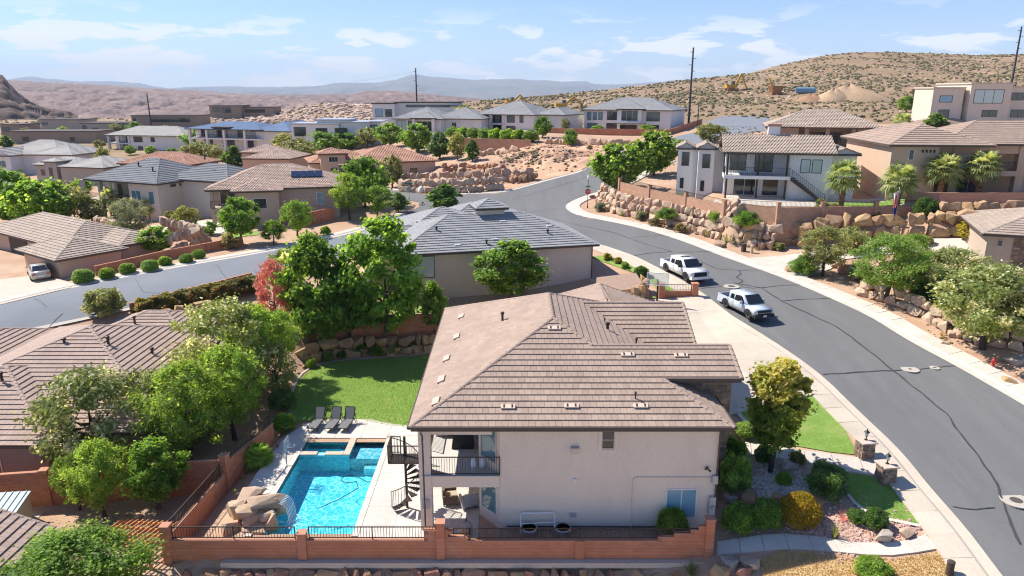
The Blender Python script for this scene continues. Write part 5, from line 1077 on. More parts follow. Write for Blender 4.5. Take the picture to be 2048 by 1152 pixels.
# trees and shrubs in the front yard
def maple_yellow():
    v, f, t = crown_data(31, 105, 13500, 2.05, 4.7, lambda z: (.35+.75*z) if z < .62 else .82*math.sqrt(max(0, 1-(z-.62)/.42)), leaf=.12, cl_r=.15, asp=.7, lo=.05, shell=.15); z = v.reshape(-1, 4, 3)[:, :, 2].mean(1); t = np.clip((z/4.7-.05)*.95+(t-.5)*.8, 0, 1)
    LM['turn'] = leafmat('leaf_turning', (.15, .25, .035), (.40, .41, .075), (.62, .54, .17)); v = v+np.array([0, 0, 1.9]); return mesh_data('crown', v, f, LM['turn'], None, t)
p = G(1540, 944); T = thing('street_tree', 'tree with yellow top and green lower leaves in the front yard', 'tree', p, .6); b = branch_mesh(77, None, 1.7, 1.7, 5, 8, .13); mesh_obj('trunk', mesh_data('trunk', b.v, b.f, M['bark_dark'], None, b.t, True), T); mesh_obj('crown', maple_yellow(), T)
for k, px, py, r_, h, l in [('gold', 1598, 1048, 1.02, 1.75, 'round golden orange shrub beside the side path'), ('green', 1530, 1052, .85, 1.5, 'round green shrub left of the golden shrub'), ('green', 1475, 1060, .85, 1.5, 'round green shrub nearest the front wall end'), ('pine', 1652, 985, 1.05, 1.6, 'dark green bushy pine before the corner lawn'), ('loose', 1468, 985, .75, 2.2, 'tall green shrub at the house corner'), ('loose', 1465, 930, .7, 1.7, 'green shrub behind the house corner'),
                          ('dark', 1528, 922, .55, .9, 'dark small shrub at the foot of the yellow tree'), ('lime', 1567, 968, .42, .7, 'small lime shrub among the white stones'), ('olive', 1593, 930, .45, .8, 'small grey green shrub beside the front walk'), ('dark', 1750, 1055, .55, 1.1, 'upright dark shrub beside the rock shaped box'), ('ball', 1492, 872, .7, .9, 'low green shrub between house and front lawn'), ('dark', 1715, 1042, .5, .6, 'small dark shrub under the corner lawn edging')]: shrub(k, G(px, py), r_, l, h)
p = G(1668, 1078); tuft('ocotillo', p, .8, 'spiky sage plant among the pink stones', .95); tuft('redyucca', G(1685, 1042), .75, 'red flowering yucca above the pink stones', .75)
rock('rock_cover', G(1767, 1085)+Vector((0, 0, .28)), (.48, .4, .45), 'rock_grey', None, random.Random(3), 'grey rock shaped utility cover by the side path', 'rock', (0, 0, .3))
for i, (px, py, s, m, l) in enumerate([(1812, 1072, .42, 'rock_pale', 'tan boulder near the side path end'), (1575, 938, .6, 'rock_grey', 'smooth grey boulder under the yellow tree'), (1460, 1000, .5, 'rock_grey', 'grey boulder at the house corner bed'), (1500, 1003, .5, 'rock_red', 'red brown boulder at the house corner bed'), (1553, 1000, .42, 'rock', 'tan boulder left of the golden shrub'), (1635, 1008, .45, 'rock_red', 'red boulder right of the golden shrub'),
                                       (1462, 1128, .55, 'rock_grey', 'pale boulder below the front wall end'), (1440, 1150, .6, 'rock', 'orange boulder below the front wall end'), (1488, 1150, .5, 'rock_red', 'red boulder right of the front wall end'), (1502, 1128, .5, 'rock_pale', 'flat pale boulder beside the dry grass')]): rock('boulder', G(px, py)+Vector((0, 0, .15)), s, m, None, random.Random(40+i), l, 'rock')
def pebbles(name, centres, n, m, seed, s=(.05, .12), label=None):
    rr = random.Random(seed); b = MB()
    for i in range(n):
        cx, cy, r_ = centres[i % len(centres)]; x, y = cx+rr.gauss(0, r_*.5), cy+rr.gauss(0, r_*.5); z = zt(x, y); q = rr.uniform(*s); a = rr.uniform(0, 3.14)
        k = [(q*math.cos(a+j*PI/2.5)*rr.uniform(.7, 1.2), q*math.sin(a+j*PI/2.5)*rr.uniform(.7, 1.2)) for j in range(5)]
        n0 = len(b.v); b.v += [(x+u*1.1, y+v_*1.1, z-.02) for u, v_ in k]+[(x+u*.7, y+v_*.7, z+q*.7) for u, v_ in k]; t = rr.random()
        b.f.append(tuple(n0+5+j for j in range(5))); b.m.append(0); b.t.append(t)
        for j in range(5): b.f.append((n0+j, n0+(j+1) % 5, n0+5+(j+1) % 5, n0+5+j)); b.m.append(0); b.t.append(t)
    return tag(b.build(name, M[m]), kind='stuff')
M['peb_pink'] = mat('pebble_pink', (.55, .38, .30), (.48, .30, .24), .9, 3, tint=.3); M['peb_white'] = mat('pebble_white', (.62, .55, .48), (.5, .43, .37), .9, 3, tint=.3); M['peb_red'] = mat('pebble_red', (.46, .26, .17), (.55, .36, .24), .9, 3, tint=.3)
c = lambda px, py, r_: (G(px, py).x, G(px, py).y, r_)
pebbles('pink_pebbles', [c(1665, 1070, 1.6), c(1640, 1060, 1.4), c(1700, 1075, 1.2), c(1690, 1045, 1.2), c(1800, 1060, 1.1)], 1500, 'peb_pink', 3); pebbles('white_pebbles', [c(1545, 955, 1.1), c(1535, 970, 1.2), c(1600, 965, 1.1), c(1615, 985, .9), c(1570, 985, 1.)], 1100, 'peb_white', 4)
# dry grass below the side path
dry = GP((1520, 1118), (1560, 1103), (1640, 1107), (1720, 1117), (1800, 1119), (1878, 1104), (1912, 1150))+[Vector((21, 26.5)), Vector((11.5, 26.5))]
drape('dry_grass_patch', dry, .03, mat('dry_ground', (.50, .34, .16), (.58, .42, .22), .95, 1.2, .8, 14, fine=12), 1.); grass_blades('dry_grass', [tuple(p) for p in dry], 15000, 9, None, 'dryb', .13); shrub('grassy' if 'grassy' in SH else 'lime', G(1745, 1148), .75, 'bright green low shrub in the dry grass', .7); tuft('grass', Vector((8.9, 30.0, -1.0)), 1.0, 'pale green grass tuft before the front wall', .9); tuft('straw', Vector((8.1, 29.8, -1.2)), .8, 'straw coloured tuft beside the pale green tuft', .7)
b = MB(); p = G(1898, 1150); b.lathe((p.x, p.y, p.z-.1), [(.16, 0), (.16, .75), (.17, .75), (.17, .82), (.1, .85)], 12); tag(b.build('utility_pedestal', M['wood_dark']), 'short brown utility post beside the pavement', 'post')
# basketball hoop, wall and gate behind the driveway
def pz(px, py, z): return P(px, py, z)
bw = block_wall('drive_wall', 'short red block wall with iron panel beside the driveway', [(13.2, 61.3), (16.6, 61.4)], 4.8, 3.1, (.2, 3.2), 0, ph=.7, pw=.55); fence_on(bw, [(13.7, 61.3, 4.85), (16.1, 61.4, 4.85)], .6)
T = thing('basketball_hoop', 'glass backboard basketball hoop on a black post by the driveway', 'basketball hoop', (12.9, 60.6, 3.4), R(-15)); b = MB(); b.box(-.08, -.08, -.2, .08, .08, 2.5); b.bar((0, 0, 2.4), (0, -.9, 2.9), .1, .1); b.bar((0, 0, 1.9), (0, -.9, 2.6), .06, .06); b.build('post', M['iron'], T, world=False)
b = MB(); b.box(-.9, -.95, 2.4, .9, -.92, 3.5); o = b.build('backboard', M['clear'], T, world=False); b = MB()
for q in ((-.93, 2.37, .93, 2.43), (-.93, 3.47, .93, 3.53), (-.93, 2.43, -.87, 3.47), (.87, 2.43, .93, 3.47)): b.box(q[0], -.97, q[1], q[2], -.9, q[3])
b.build('board_frame', M['steel_white'], o, world=False); b = MB(); b.tube([(.23*math.cos(R(a)), -1.25+.23*math.sin(R(a)), 2.6) for a in range(0, 361, 30)], .02, 5, cap=False); M['red'] = mat('red_paint', (.55, .06, .05), rough=.4); b.build('rim', M['red'], T, world=False)
# neighbour's planter, lawn strip and steps beside the grey house
drape('side_lawn', GP((1182, 515), (1230, 522), (1262, 533), (1300, 558), (1330, 585), (1360, 592), (1300, 545), (1250, 518), (1200, 512)), .06, M['lawn'], 1.)
drape('side_lawn_front', [(12.4, 61.6), (16.2, 61.6), (15.6, 63), (14.6, 66.5), (13.2, 66.5), (13.6, 62.5)], .05, M['lawn'], 1.)
boulder_wall('planter_wall', 'curved boulder planter wall beside the grey roofed house', [(7.2, 61.5), (9.2, 60.4), (11.2, 60.7), (12.3, 62.2), (12.2, 64)], 1.6, .6, 'rock', .1, 21)
drape('planter_soil', [(7.6, 62), (9.2, 61), (11, 61.2), (11.8, 62.4), (11.7, 65), (8, 65)], 1.35, M['gravel'], 1., None, 'structure')
for px, py, k, r_, l in [(1215, 520, 'yellow', .45, 'yellow flowering shrub beside the grey house wall, leftmost'), (1236, 527, 'yellow', .4, 'yellow flowering shrub beside the grey house, second'), (1250, 537, 'lime', .4, 'lime shrub beside the grey house, rightmost'), (1282, 555, 'dark', .7, 'dark shrub behind the planter wall')]: shrub(k, G(px, py), r_, l)
# ------------------------------------------------------------------ things in the street
M['cover_ring'] = mat('manhole_ring', (.48, .43, .355), (.42, .375, .31), .85, 3, fine=14); M['cast_iron'] = mat('cast_iron', (.13, .11, .095), rough=.7, metal=.4)
for px, py, r_, ri, l in [(1463, 574, .72, .34, 'manhole cover with concrete collar beside the two pickups'), (1820, 740, .6, .12, 'manhole with concrete collar in the street by the hydrant'), (1869, 737, .34, .12, 'small valve cover with concrete collar beside the hydrant'), (2032, 1003, .75, .3, 'manhole collar in the street at the right edge')]:
    p = G(px, py, .066); T = thing('manhole', l, 'manhole', p, 0, 'manholes in the street'); b = MB(); b.lathe((0, 0, 0), [(r_, -.05), (r_, .012), (ri, .014)], 28); b.build('collar', M['cover_ring'], T, world=False); b = MB(); b.lathe((0, 0, 0), [(ri, 0), (ri, .022), (.01, .024)], 20); b.build('lid', M['cast_iron'], T, world=False)
T = thing('fire_hydrant', 'red fire hydrant on the dirt verge', 'hydrant', G(1985, 735), R(20)); b = MB(); b.lathe((0, 0, -.05), [(.17, 0), (.17, .06), (.11, .08), (.11, .5), (.15, .52), (.15, .57), (.12, .62), (.04, .72), (.03, .78)], 12); b.build('barrel', M['red'], T, world=False)
for d in ((.2, 0), (-.2, 0), (0, -.2)): b = MB(); b.tube([(d[0]*.4, d[1]*.4, .4), (d[0], d[1], .4)], [.07, .08], 8); b.build('nozzle', M['red'], T, world=False)
# ------------------------------------------------------------------ the slope right of the street
rr = random.Random(12)
drv2 = drape('right_driveway', GP((1500, 517), (1545, 545), (1600, 560), (1660, 540), (1690, 520), (1760, 512), (1830, 505), (1945, 510), (1945, 478), (1830, 478), (1740, 487), (1660, 500), (1600, 508)), .1, M['concrete'], 1.2)
drape('hill_lawn', GP((1820, 548), (1860, 540), (1930, 538), (1960, 552), (1985, 600), (1940, 610), (1880, 590), (1830, 565)), .08, M['lawn'], 1.2)
boulder_wall('boulder_wall', 'orange boulder retaining wall below the white house brick wall', GP((1195, 405), (1230, 428), (1300, 442), (1380, 462), (1440, 478), (1500, 494), (1548, 500)), 2.9, .74, 'rock_pale', .8, 31); boulder_wall('boulder_wall', 'big boulders at the terrace wall corner by the driveway', GP((1496, 486), (1548, 490), (1600, 488), (1640, 482)), 2.6, .95, 'rock', .4, 35)
boulder_wall('boulder_wall', 'large boulder wall behind the flagpole driveway', GP((1600, 497), (1660, 480), (1720, 476), (1790, 475), (1860, 474), (1935, 472)), 2.7, 1.0, 'rock', .35, 32)
boulder_wall('boulder_wall', 'boulder tier below the tan house wall at the right', [G(x, 440).xy+Vector((0, 0)) for x in (1885, 1940, 2000, 2060)], 2.0, .85, 'rock', .3, 33)
boulder_wall('boulder_wall', 'tumbled boulders beneath the right hillside trees', GP((1720, 590), (1790, 610), (1850, 640), (1900, 668), (1960, 690), (2040, 700)), 1.5, .75, 'rock_pale', .8, 34)
for i, (px, py, s, m, l) in enumerate([(1580, 545, .7, 'rock_pale', 'yellow boulder under the left hillside tree'), (1672, 535, .7, 'rock_pale', 'square yellow boulder between two hillside trees'), (1692, 545, 1.2, 'rock_red', 'big pink leaning boulder on the hillside'), (1745, 578, .8, 'rock_pale', 'yellow boulder at the hillside foot'), (1850, 633, .6, 'rock_pale', 'yellow boulder beside the dry yucca'), (1905, 672, .55, 'rock_pale', 'pale cut boulder on the verge above the hydrant'),
     (2030, 725, .7, 'rock_grey', 'purple grey boulder at the right edge'), (1870, 520, 1.5, 'rock_pale', 'broad flat sandstone boulder beside the driveway'), (1810, 505, .5, 'rock_pale', 'upright sandstone rock by the driveway'), (1440, 492, .8, 'rock_pale', 'pale boulder at the verge near the twin posts'), (1395, 468, .5, 'rock_pale', 'small pale rock under the boulder wall'), (1185, 397, .6, 'rock_red', 'red brown boulder beside the stop sign'), (2020, 765, .5, 'rock', 'small tan rock on the verge at the right edge'), (1890, 690, .35, 'rock_pale', 'little pale stone below the cut boulder')]): rock('boulder', G(px, py)+Vector((0, 0, s*.3)), s, m, None, random.Random(60+i), l, 'rock')
for k, px, py, H, w_, l, rz in [('mesq2', 1645, 552, 4.6, 2.9, 'slanting olive tree at the driveway mouth', .4), ('mesq', 1770, 605, 5.8, 3.6, 'big green mesquite tree on the right hillside', 1.), ('bloom', 1965, 698, 6.2, 4.0, 'wide flowering tree at the right edge by the hydrant', 2.), ('bloom', 1905, 600, 4.2, 3.4, 'flowering tree behind the hydrant tree', .2), ('far_olive', 1700, 505, 2.6, 1.6, 'small olive tree below the flagpole', 1.6), ('mesq', 1815, 545, 3.6, 2.2, 'green tree left of the hillside lawn', 3.), ('mesq2', 2045, 690, 5.2, 3.2, 'dark olive tree cut by the right edge', 4.)]: tree(k, G(px, py), H, l, w_, 'hillside_tree', rz)
for k, px, py, r_, l in [('juniper', 1330, 455, .95, 'green mop headed juniper tree on the verge'), ('juniper', 1357, 425, .95, 'round juniper atop the boulder wall, first from the crossing'), ('juniper', 1400, 445, .85, 'trailing juniper on the boulder wall, second'), ('juniper', 1436, 460, .85, 'trailing juniper on the boulder wall, third'), ('juniper', 1490, 470, 1.1, 'large trailing juniper on the boulder wall, fourth'), ('juniper', 1545, 475, 1.1, 'dark juniper at the boulder wall end'), ('sage', 1200, 422, .7, 'grey sage shrub beside the stop sign'), ('sage', 1284, 440, .7, 'blue grey sage shrub on the verge'), ('brush', 1308, 452, .6, 'dry brown shrub on the verge'), ('brush', 1362, 465, .65, 'straw shrub under the boulder wall'), ('olive', 1557, 500, .5, 'small round sage by the driveway'), ('juniper', 1608, 548, 1.1, 'low spreading juniper at the driveway mouth'),
    ('yellow', 1950, 480, 1.3, 'yellow green shrub beside the stone veneer house'), ('sage', 1720, 560, .9, 'silver sage shrub under the mesquite'), ('pine', 1855, 600, 1.2, 'dark juniper hanging below the hillside lawn'), ('dark', 2010, 660, 1.8, 'dark hedge mass behind the hydrant tree'), ('olive', 1850, 490, .6, 'low yucca like shrub on the gravel'), ('sage', 1660, 430, .8, 'sage shrub below the pool wall'), ('lime', 1630, 435, .7, 'lime shrub below the pool wall'), ('dark', 1740, 440, .8, 'dark shrub below the palm wall')]: shrub(k, G(px, py)+Vector((0, 0, .9 if k == 'juniper' and py > 420 and px < 1550 else 0)), r_*1.25, l, r_*1.7)
for k, px, py, r_, l in [('ocotillo', 1245, 433, 1.0, 'wispy upright plant before the boulder wall'), ('ocotillo', 1410, 474, 1.0, 'wispy upright plant under the trailing juniper'), ('ocotillo', 1452, 488, 1.3, 'large wispy desert spoon on the verge'), ('yucca', 1900, 510, 1.2, 'big spiky yucca on the gravel'), ('yucca', 1955, 525, 1.3, 'round spiky yucca beside the stone house'), ('straw', 1885, 675, .6, 'dry grass tuft beside the cut boulder'), ('straw', 1512, 500, .5, 'dry tuft near the twin posts'), ('yucca', 1715, 585, .8, 'silver spiky plant at the verge')]: tuft(k, G(px, py), r_, l, r_)
for i, (px, py, l) in enumerate([(1487, 503, 'wide brown utility post on the verge'), (1503, 506, 'narrow pale utility post on the verge')]):
    p = G(px, py); b = MB(); r_ = (.28, .17)[i]; b.lathe((p.x, p.y, p.z-.1), [(r_, 0), (r_, .85), (r_*1.05, .86), (r_*1.05, .95), (r_*.6, 1.0)], 12); tag(b.build('utility_pedestal', M[('wood_dark', 'concrete_tan')[i]]), l, 'post')
T = thing('stop_sign_post', 'lamp post with red stop sign at the street corner', 'street sign', G(1175, 416), R(-12)); b = MB(); b.lathe((0, 0, 0), [(.09, 0), (.09, .3), (.045, .4), (.04, 4.1)], 8); b.build('post', M['iron'], T, world=False); b = MB(); b.lathe((0, 0, 4.1), [(.08, 0), (.16, .08), (.18, .35), (.1, .5), (.02, .6)], 10); b.build('lamp_head', M['steel_white'], T, world=False)
b = MB(); b.prism([(.42*math.cos(R(22.5+45*i)), .42*math.sin(R(22.5+45*i))) for i in range(8)], 0, .02); o = b.build('sign_plate', M['red'], T, world=False); o.rotation_euler = (PI/2, 0, 0); o.location = (0, -.06, 2.35)
def text_on(body, size, m, parent, loc, rot):
    cu = bpy.data.curves.new('lettering', 'FONT'); cu.body = body; cu.size = size; cu.align_x = 'CENTER'; cu.align_y = 'CENTER'; cu.extrude = .004; t = bpy.data.objects.new('lettering', cu); COL.objects.link(t)
    dg = bpy.context.evaluated_depsgraph_get(); me = bpy.data.meshes.new_from_object(t.evaluated_get(dg)); bpy.data.objects.remove(t); me.materials.clear(); me.materials.append(m); o = mesh_obj('lettering', me, parent); o.location = loc; o.rotation_euler = rot; return o
text_on('STOP', .3, M['white'], o, (0, 0, .026), (0, 0, 0))
b = MB(); b.box(-.35, -.02, 2.95, .35, .02, 3.12); M['sign_green'] = mat('sign_green', (.02, .22, .12), rough=.4); b.build('name_plate', M['sign_green'], T, world=False)
T = thing('street_name_post', 'street name sign on a thin post at the far corner', 'street sign', G(819, 408), R(10)); b = MB(); b.tube([(0, 0, 0), (0, 0, 3.0)], .035, 6); b.build('post', M['metal_grey'], T, world=False)
for i, (z, a) in enumerate(((2.95, 0), (2.75, 60))): b = MB(); b.box(-.55, -.015, 0, .55, .015, .19); o = b.build('name_plate', M['sign_green'], T, world=False); o.location = (0, 0, z); o.rotation_euler = (0, 0, R(a))
b = MB(); b.prism([(.38*math.cos(R(22.5+45*i)), .38*math.sin(R(22.5+45*i))) for i in range(8)], 0, .02); o = b.build('sign_back', M['metal_grey'], T, world=False); o.rotation_euler = (PI/2, 0, 0); o.location = (0, -.05, 2.25)
# flagpole with hanging flag
fp_ = G(1785, 476); T = thing('flagpole', 'flagpole with a limp red white and blue flag', 'flagpole', fp_); b = MB(); b.tube([(0, 0, 0), (0, 0, 5.2)], [.05, .035], 8); b.build('pole', M['metal_grey'], T, world=False); b = MB(); b.lathe((0, 0, 5.2), [(.02, 0), (.08, .06), (.02, .14)], 8); b.build('finial', M['metal_grey'], T, world=False)
M['flag_blue'] = mat('flag_blue', (.02, .03, .14), rough=.8); v, f, mi = [], [], []
for j in range(17):
    for i in range(9): u = i/8; z = 5.0-2.9*j/16-.25*u; x = -.05-.42*u*(1-.35*j/16)-.12*math.sin(u*9+j*.25)*u; v.append((x, -.12*math.sin(u*14+j*.2), z))
for j in range(16):
    for i in range(8): f.append((j*9+i, j*9+i+1, (j+1)*9+i+1, (j+1)*9+i)); mi.append(0 if j > 8 else (1 if i % 2 else 2))
mesh_obj('flag', mesh_data('flag', v, f, [M['flag_blue'], M['white'], M['red']], mi, None, True), T)
# ------------------------------------------------------------------ neighbouring houses
H = House('neighbour_house', 'single storey house with brown hip tile roof left of the pool yard', (-30, 44, -.8), 0, 'st_brown', 't_left', world=True)
for q in ((-40, 38.8, -20.7, 58.4, 2.3, .36), (-40, 37.2, -26.8, 50.2, 2.28, .36), (-34.5, 53.5, -25.5, 61.0, 2.9, .36), (-58, 42.5, -36, 57.5, 2.5, .36)): H.hip(*q)
for q in ((-39.4, 39.4, -1.5, -21.3, 57.8, 2.15), (-39.5, 37.8, -1.5, -27.4, 49, 2.1), (-34, 54, -1, -26, 60.4, 2.8), (-57, 43, -1, -37, 57, 2.3)): H.box(*q)
for x, y, z in ((-28.2, 46.8, 5.1), (-31.2, 46.7, 5.0), (-25.6, 47.5, 4.0), (-32.6, 42.2, 4.3), (-31, 55.5, 3.8)): H.pipe(x, y, z, .5, .09)
H.win(-31, 37.8, .2, -90, 1.4, 1.2, 2); H.done()
# casita roof corner at the bottom left
H = House('casita', 'small building with brown tile roof in the bottom left corner', (-25, 28, -1), 0, 'st_beige', 't_left', world=True); H.planes([[(-22.2, 24, 1.5), (-22.3, 30.3, 1.5), (-28.6, 30.3, 4.0), (-28.6, 24, 4.0)], [(-28.6, 24, 4.0), (-28.6, 30.3, 4.0), (-34.8, 30.3, 1.5), (-34.8, 24, 1.5)]], [((-22.3, 30.3, 1.5), (-28.6, 30.3, 4.0)), ((-28.6, 24, 4.), (-28.6, 30.3, 4.))]); H.box(-34.2, 24, -1.6, -22.9, 29.8, 1.45); H.FS.box(-34.7, 24, 1.3, -22.3, 30.2, 1.44); H.done()
M['shed'] = mat('shed_panel', (.60, .52, .40), (.55, .47, .36), .6, 2); M['shed_roof'] = mat('shed_roof', (.36, .42, .42), (.32, .38, .38), .5, 2)
T = thing('storage_shed', 'beige storage shed with grey ribbed lid beside the block wall', 'shed', (-27.6, 34.0, -.8), R(6)); b = MB(); b.hexa([(-1.3, -.7, 0), (1., -.7, 0), (1., .7, 0), (-1.3, .7, 0), (-1.3, -.7, 1.15), (1., -.7, 1.15), (1., .7, 1.45), (-1.3, .7, 1.45)]); b.build('body', M['shed'], T, world=False); b = MB(); b.hexa([(-1.4, -.8, 1.16), (1.08, -.8, 1.16), (1.08, .78, 1.5), (-1.4, .78, 1.5), (-1.4, -.8, 1.22), (1.08, -.8, 1.22), (1.08, .78, 1.56), (-1.4, .78, 1.56)]); o = b.build('lid', M['shed_roof'], T, world=False)
for i in range(7): b = MB(); x = -1.3+.36*i; b.bar((x, -.79, 1.24), (x, .77, 1.58), .06, .04); b.build('rib', M['shed_roof'], o, world=False)
b = MB(); b.box(-.2, -.715, .05, -.18, -.7, 1.1); b.box(-.3, -.73, .5, -.27, -.7, .7); b.build('door_seam', M['trim_tan'], T, world=False)
b = MB(); b.box(-1.6, -1.0, -.1, 1.35, 1.0, .04); b.build('base_slab', M['concrete_tan'], T, world=False)
M['cedar'] = mat('cedar', (.58, .26, .09), (.50, .21, .07), .7, 5)
T = thing('pergola', 'orange cedar lattice pergola in the dirt yard', 'pergola', (-19.1, 31.3, -.8), R(-6))
for x in (-1.4, 1.3):
    for y in (-.9, .9): b = MB(); b.box(x-.06, y-.06, 0, x+.06, y+.06, 1.2); b.build('post', M['cedar'], T, world=False)
for y in (-1.0, -.5, 0, .5, 1.0): b = MB(); b.box(-1.6, y-.03, 1.2, 1.5, y+.03, 1.32); b.build('beam', M['cedar'], T, world=False)
for i in range(12): b = MB(); x = -1.55+.27*i; b.bar((x-.25, -1.15, 1.35), (x+.25, 1.15, 1.35), .05, .06); b.build('slat', M['cedar'], T, world=False)
# grey roofed house behind the back lawn
H = House('grey_roof_house', 'beige house with grey tile hip roof and cupola behind the main house', (-10.9, 63.4, 2.6), 14.5, 'st_cream', 't_grey')
e = 5.0
H.hip(0, 0, 20.2, 12.4, e, .4); H.hip(0.3, 6, 12.7, 18, e+.005, .4); H.hip(-3, 5.5, 6, 11.5, e-.01, .4); H.hip(6, 11.5, 17, 21, e+.3, .4)
H.box(.6, .6, -2.5, 19.6, 11.8, e-.12); H.box(.8, 6, -2.5, 12, 17.4, e-.14); H.box(-2.4, 6, -2.5, 4, 11, e-.16); H.box(6.6, 12, -2.5, 16.4, 20.4, e+.12)
H.box(9.3, 5.9, e+1.2, 12.0, 8.6, e+3.1); H.hip(8.9, 5.5, 12.4, 9.0, e+3.1, .45)
H.win(2.7, .6, 2.6, -90, 2.3, 2.0, 1, 1, g='glass_pale', fr='bronze', t=.05); H.win(13.6, .6, 3.7, -90, .7, .7, 1, 1); H.rail([(19.7, .5, 0), (19.7, .5, 0.1)], .1)
for x, y in ((9, 1.0), (15.5, 2.2), (4.6, 3.6)): H.pipe(x, y, e+.4*min(y, x), .4, .09)
b = MB(); b.tube([(19.7, .4, e-.1), (19.62, .55, e-.4), (19.62, .55, -.8)], .05, 6); H.part('downspout', 'trim_brown', b)
for x, y in ((6.2, 1.0), (10, 1.6), (11.5, 4.6), (16, 3.4), (3.5, 9.0)): b = MB(); z = e+.4*min(y, x); b.box(x-.28, y-.1, z+.02, x+.28, y+.1, z+.13); H.part('roof_vent', 'trim_white', b)
H.done()
def HP(name, label, l, r, ze, zg, depth, wall, tile, style='flat', pitch=.38, ends='hh', e_=.6, tw=.6, hip=True, trim='trim_brown', cat='house'):
    A, B = P(*l, ze), P(*r, ze); wd = (B-A).length; h = House(name, label, (A.x, A.y, zg), math.degrees(math.atan2(B.y-A.y, B.x-A.x)), wall, tile, style, trim, cat, e_, tw); ev = ze-zg
    if hip: h.hip(0, 0, wd, depth, ev, pitch, ends)
    return h, wd, ev
def glaze(h, spec, y=.6):
    for x, z, w_, hh, c, g in spec: h.win(x, y, z, -90, w_, hh, c, 1, g, 'bronze', t=.08)
# tan house with solar panels
H, W_, ev = HP('solar_house', 'tan two storey house with pink tile roof and solar panels', (408, 381), (686, 373), 9.6, 4.6, 14, 'st_beige', 't_pink', 's', .37, 'hh', .42, .34)
H.box(4.2, .6, -2, W_-.6, 13.2, ev-.12); H.box(.6, 3.2, -2, 4.3, 13, ev-.14); H.slab(.4, .4, 2.1, 4.3, 3.3, 2.5); H.hip(3.5, -2.2, 10.0, 6, ev-.02, .37); H.box(4.3, -1.6, -2, 9.4, 1, ev-.16)
for x in (.75, 3.9): H.col(x, .75, -2, ev-.2, .45)
H.rail([(.5, .5, 2.5), (4.2, .5, 2.5)]); H.win(7, -1.6, 2.6, -90, 1.6, 1.3, 1, 1, 'glass', 'trim_white'); H.win(14.6, .6, 2.7, -90, .8, 1.5, 1, 2, 'glass_blue', 'trim_white'); H.win(5.5, -1.6, -.2, -90, 1.6, 1.5, 2, 1, 'glass'); H.win(2.4, 3.2, 2.7, -90, 2, 1.9, 2, 1); H.win(2.4, 3.2, -.1, -90, 2, 1.8, 2, 1, 'glass_teal')
sl = math.atan(.37)
for i in range(4):
    b = MB(); x = 10.9+1.06*i; q = [(x, 2.6, ev+.37*2.6+.2), (x+1.02, 2.6, ev+.37*2.6+.2), (x+1.02, 4.3, ev+.37*4.3+.2), (x, 4.3, ev+.37*4.3+.2)]; b.hexa(q+[(a, y, z+.05) for a, y, z in q]); H.part('solar_panel', 'solar', b)
b = MB(); b.box(W_-.4, 8.5, ev-2, W_+.8, 9.7, ev+2.0); b.box(W_-.55, 8.35, ev+2.0, W_+.95, 9.85, ev+2.15); H.part('stone_chimney', 'veneer', b); H.done()
# grey roofed house at the left
H = House('grey_hip_house', 'cream two storey house with dark grey hip roof beyond the left street', (-62.6, 104, 4.5), -24, 'st_cream', 't_dgrey', e=.5, tw=.5); ev = 5.35
H.hip(0, 0, 15, 13, ev, .42); H.hip(11, 4, 24, 13.5, ev+.2, .4); H.hip(-2, 2.5, 7, 11, ev-.02, .42)
H.box(8.6, .6, -3, 14.4, 12.4, ev-.12); H.box(.6, 3.0, -3, 9, 12.3, ev-.14); H.box(12, 4.6, -3, 23.4, 13, ev+.1); H.slab(-1.4, .4, 2.0, 8.7, 3.1, 2.35)
for x in (-1.2, 2.6, 5.6): H.col(x, .7, -3, ev-.2, .5)
H.rail([(-1.4, .5, 2.35), (8.5, .5, 2.35)]); H.win(10.0, .6, 2.5, -90, 1.8, 1.6, 2, 1, 'glass_teal', 'trim_white'); H.win(13, .6, 2.4, -90, 1.0, 1.7, 1, 1, 'glass_teal', 'trim_white'); H.win(6.9, 3, 2.45, -90, 2.4, 2.1, 2); H.win(3, 3, 2.45, -90, 2.4, 2.1, 2); H.win(10.5, .6, -.8, -90, 2, 1.5, 2)
for i in range(3): H.win(14.4, 3.2+1.6*i, ev-.75, 0, 1.0, .35, 1, 1, 'glass', 'trim_tan')
for x, y in ((7, 4), (11, 3), (17, 7)): H.pipe(x, y, ev+.42*y, .6, .1)
H.done()
# garage house at the far left of the street
H = House('garage_house', 'tan single storey house with grey brown tile roof beside the parked sedan', (-58.8, 78.1, 3.5), -35, 'st_peach', 't_tan', e=.45, tw=.4); ev = 2.35
H.hip(7, 0, 16.2, 7.4, ev, .36); H.hip(-10, 3.0, 11, 13, ev+.02, .36); H.hip(6, 7, 15, 12.5, ev+.1, .3); H.box(7.6, .6, -1, 15.6, 6.8, ev-.1); H.box(-9, 3.8, -1, 10, 12.4, ev-.12); H.box(7, 7.4, -1, 14.4, 12, ev-.02)
b = MB(); b.box(-4.6, 3.7, -.1, .2, 3.8, 2.05); o = H.part('garage_door', 'wood_dark', b); H.win(3.0, 3.8, 0, -90, 1.6, 2.0, 2, 1, 'glass', 'trim_white'); H.done()
drape('left_driveway', GP((-200, 700), (-60, 628), (0, 611), (60, 596), (140, 577), (150, 570), (120, 560), (60, 553), (0, 560), (-80, 575)), .08, M['concrete_tan'], 1.5)
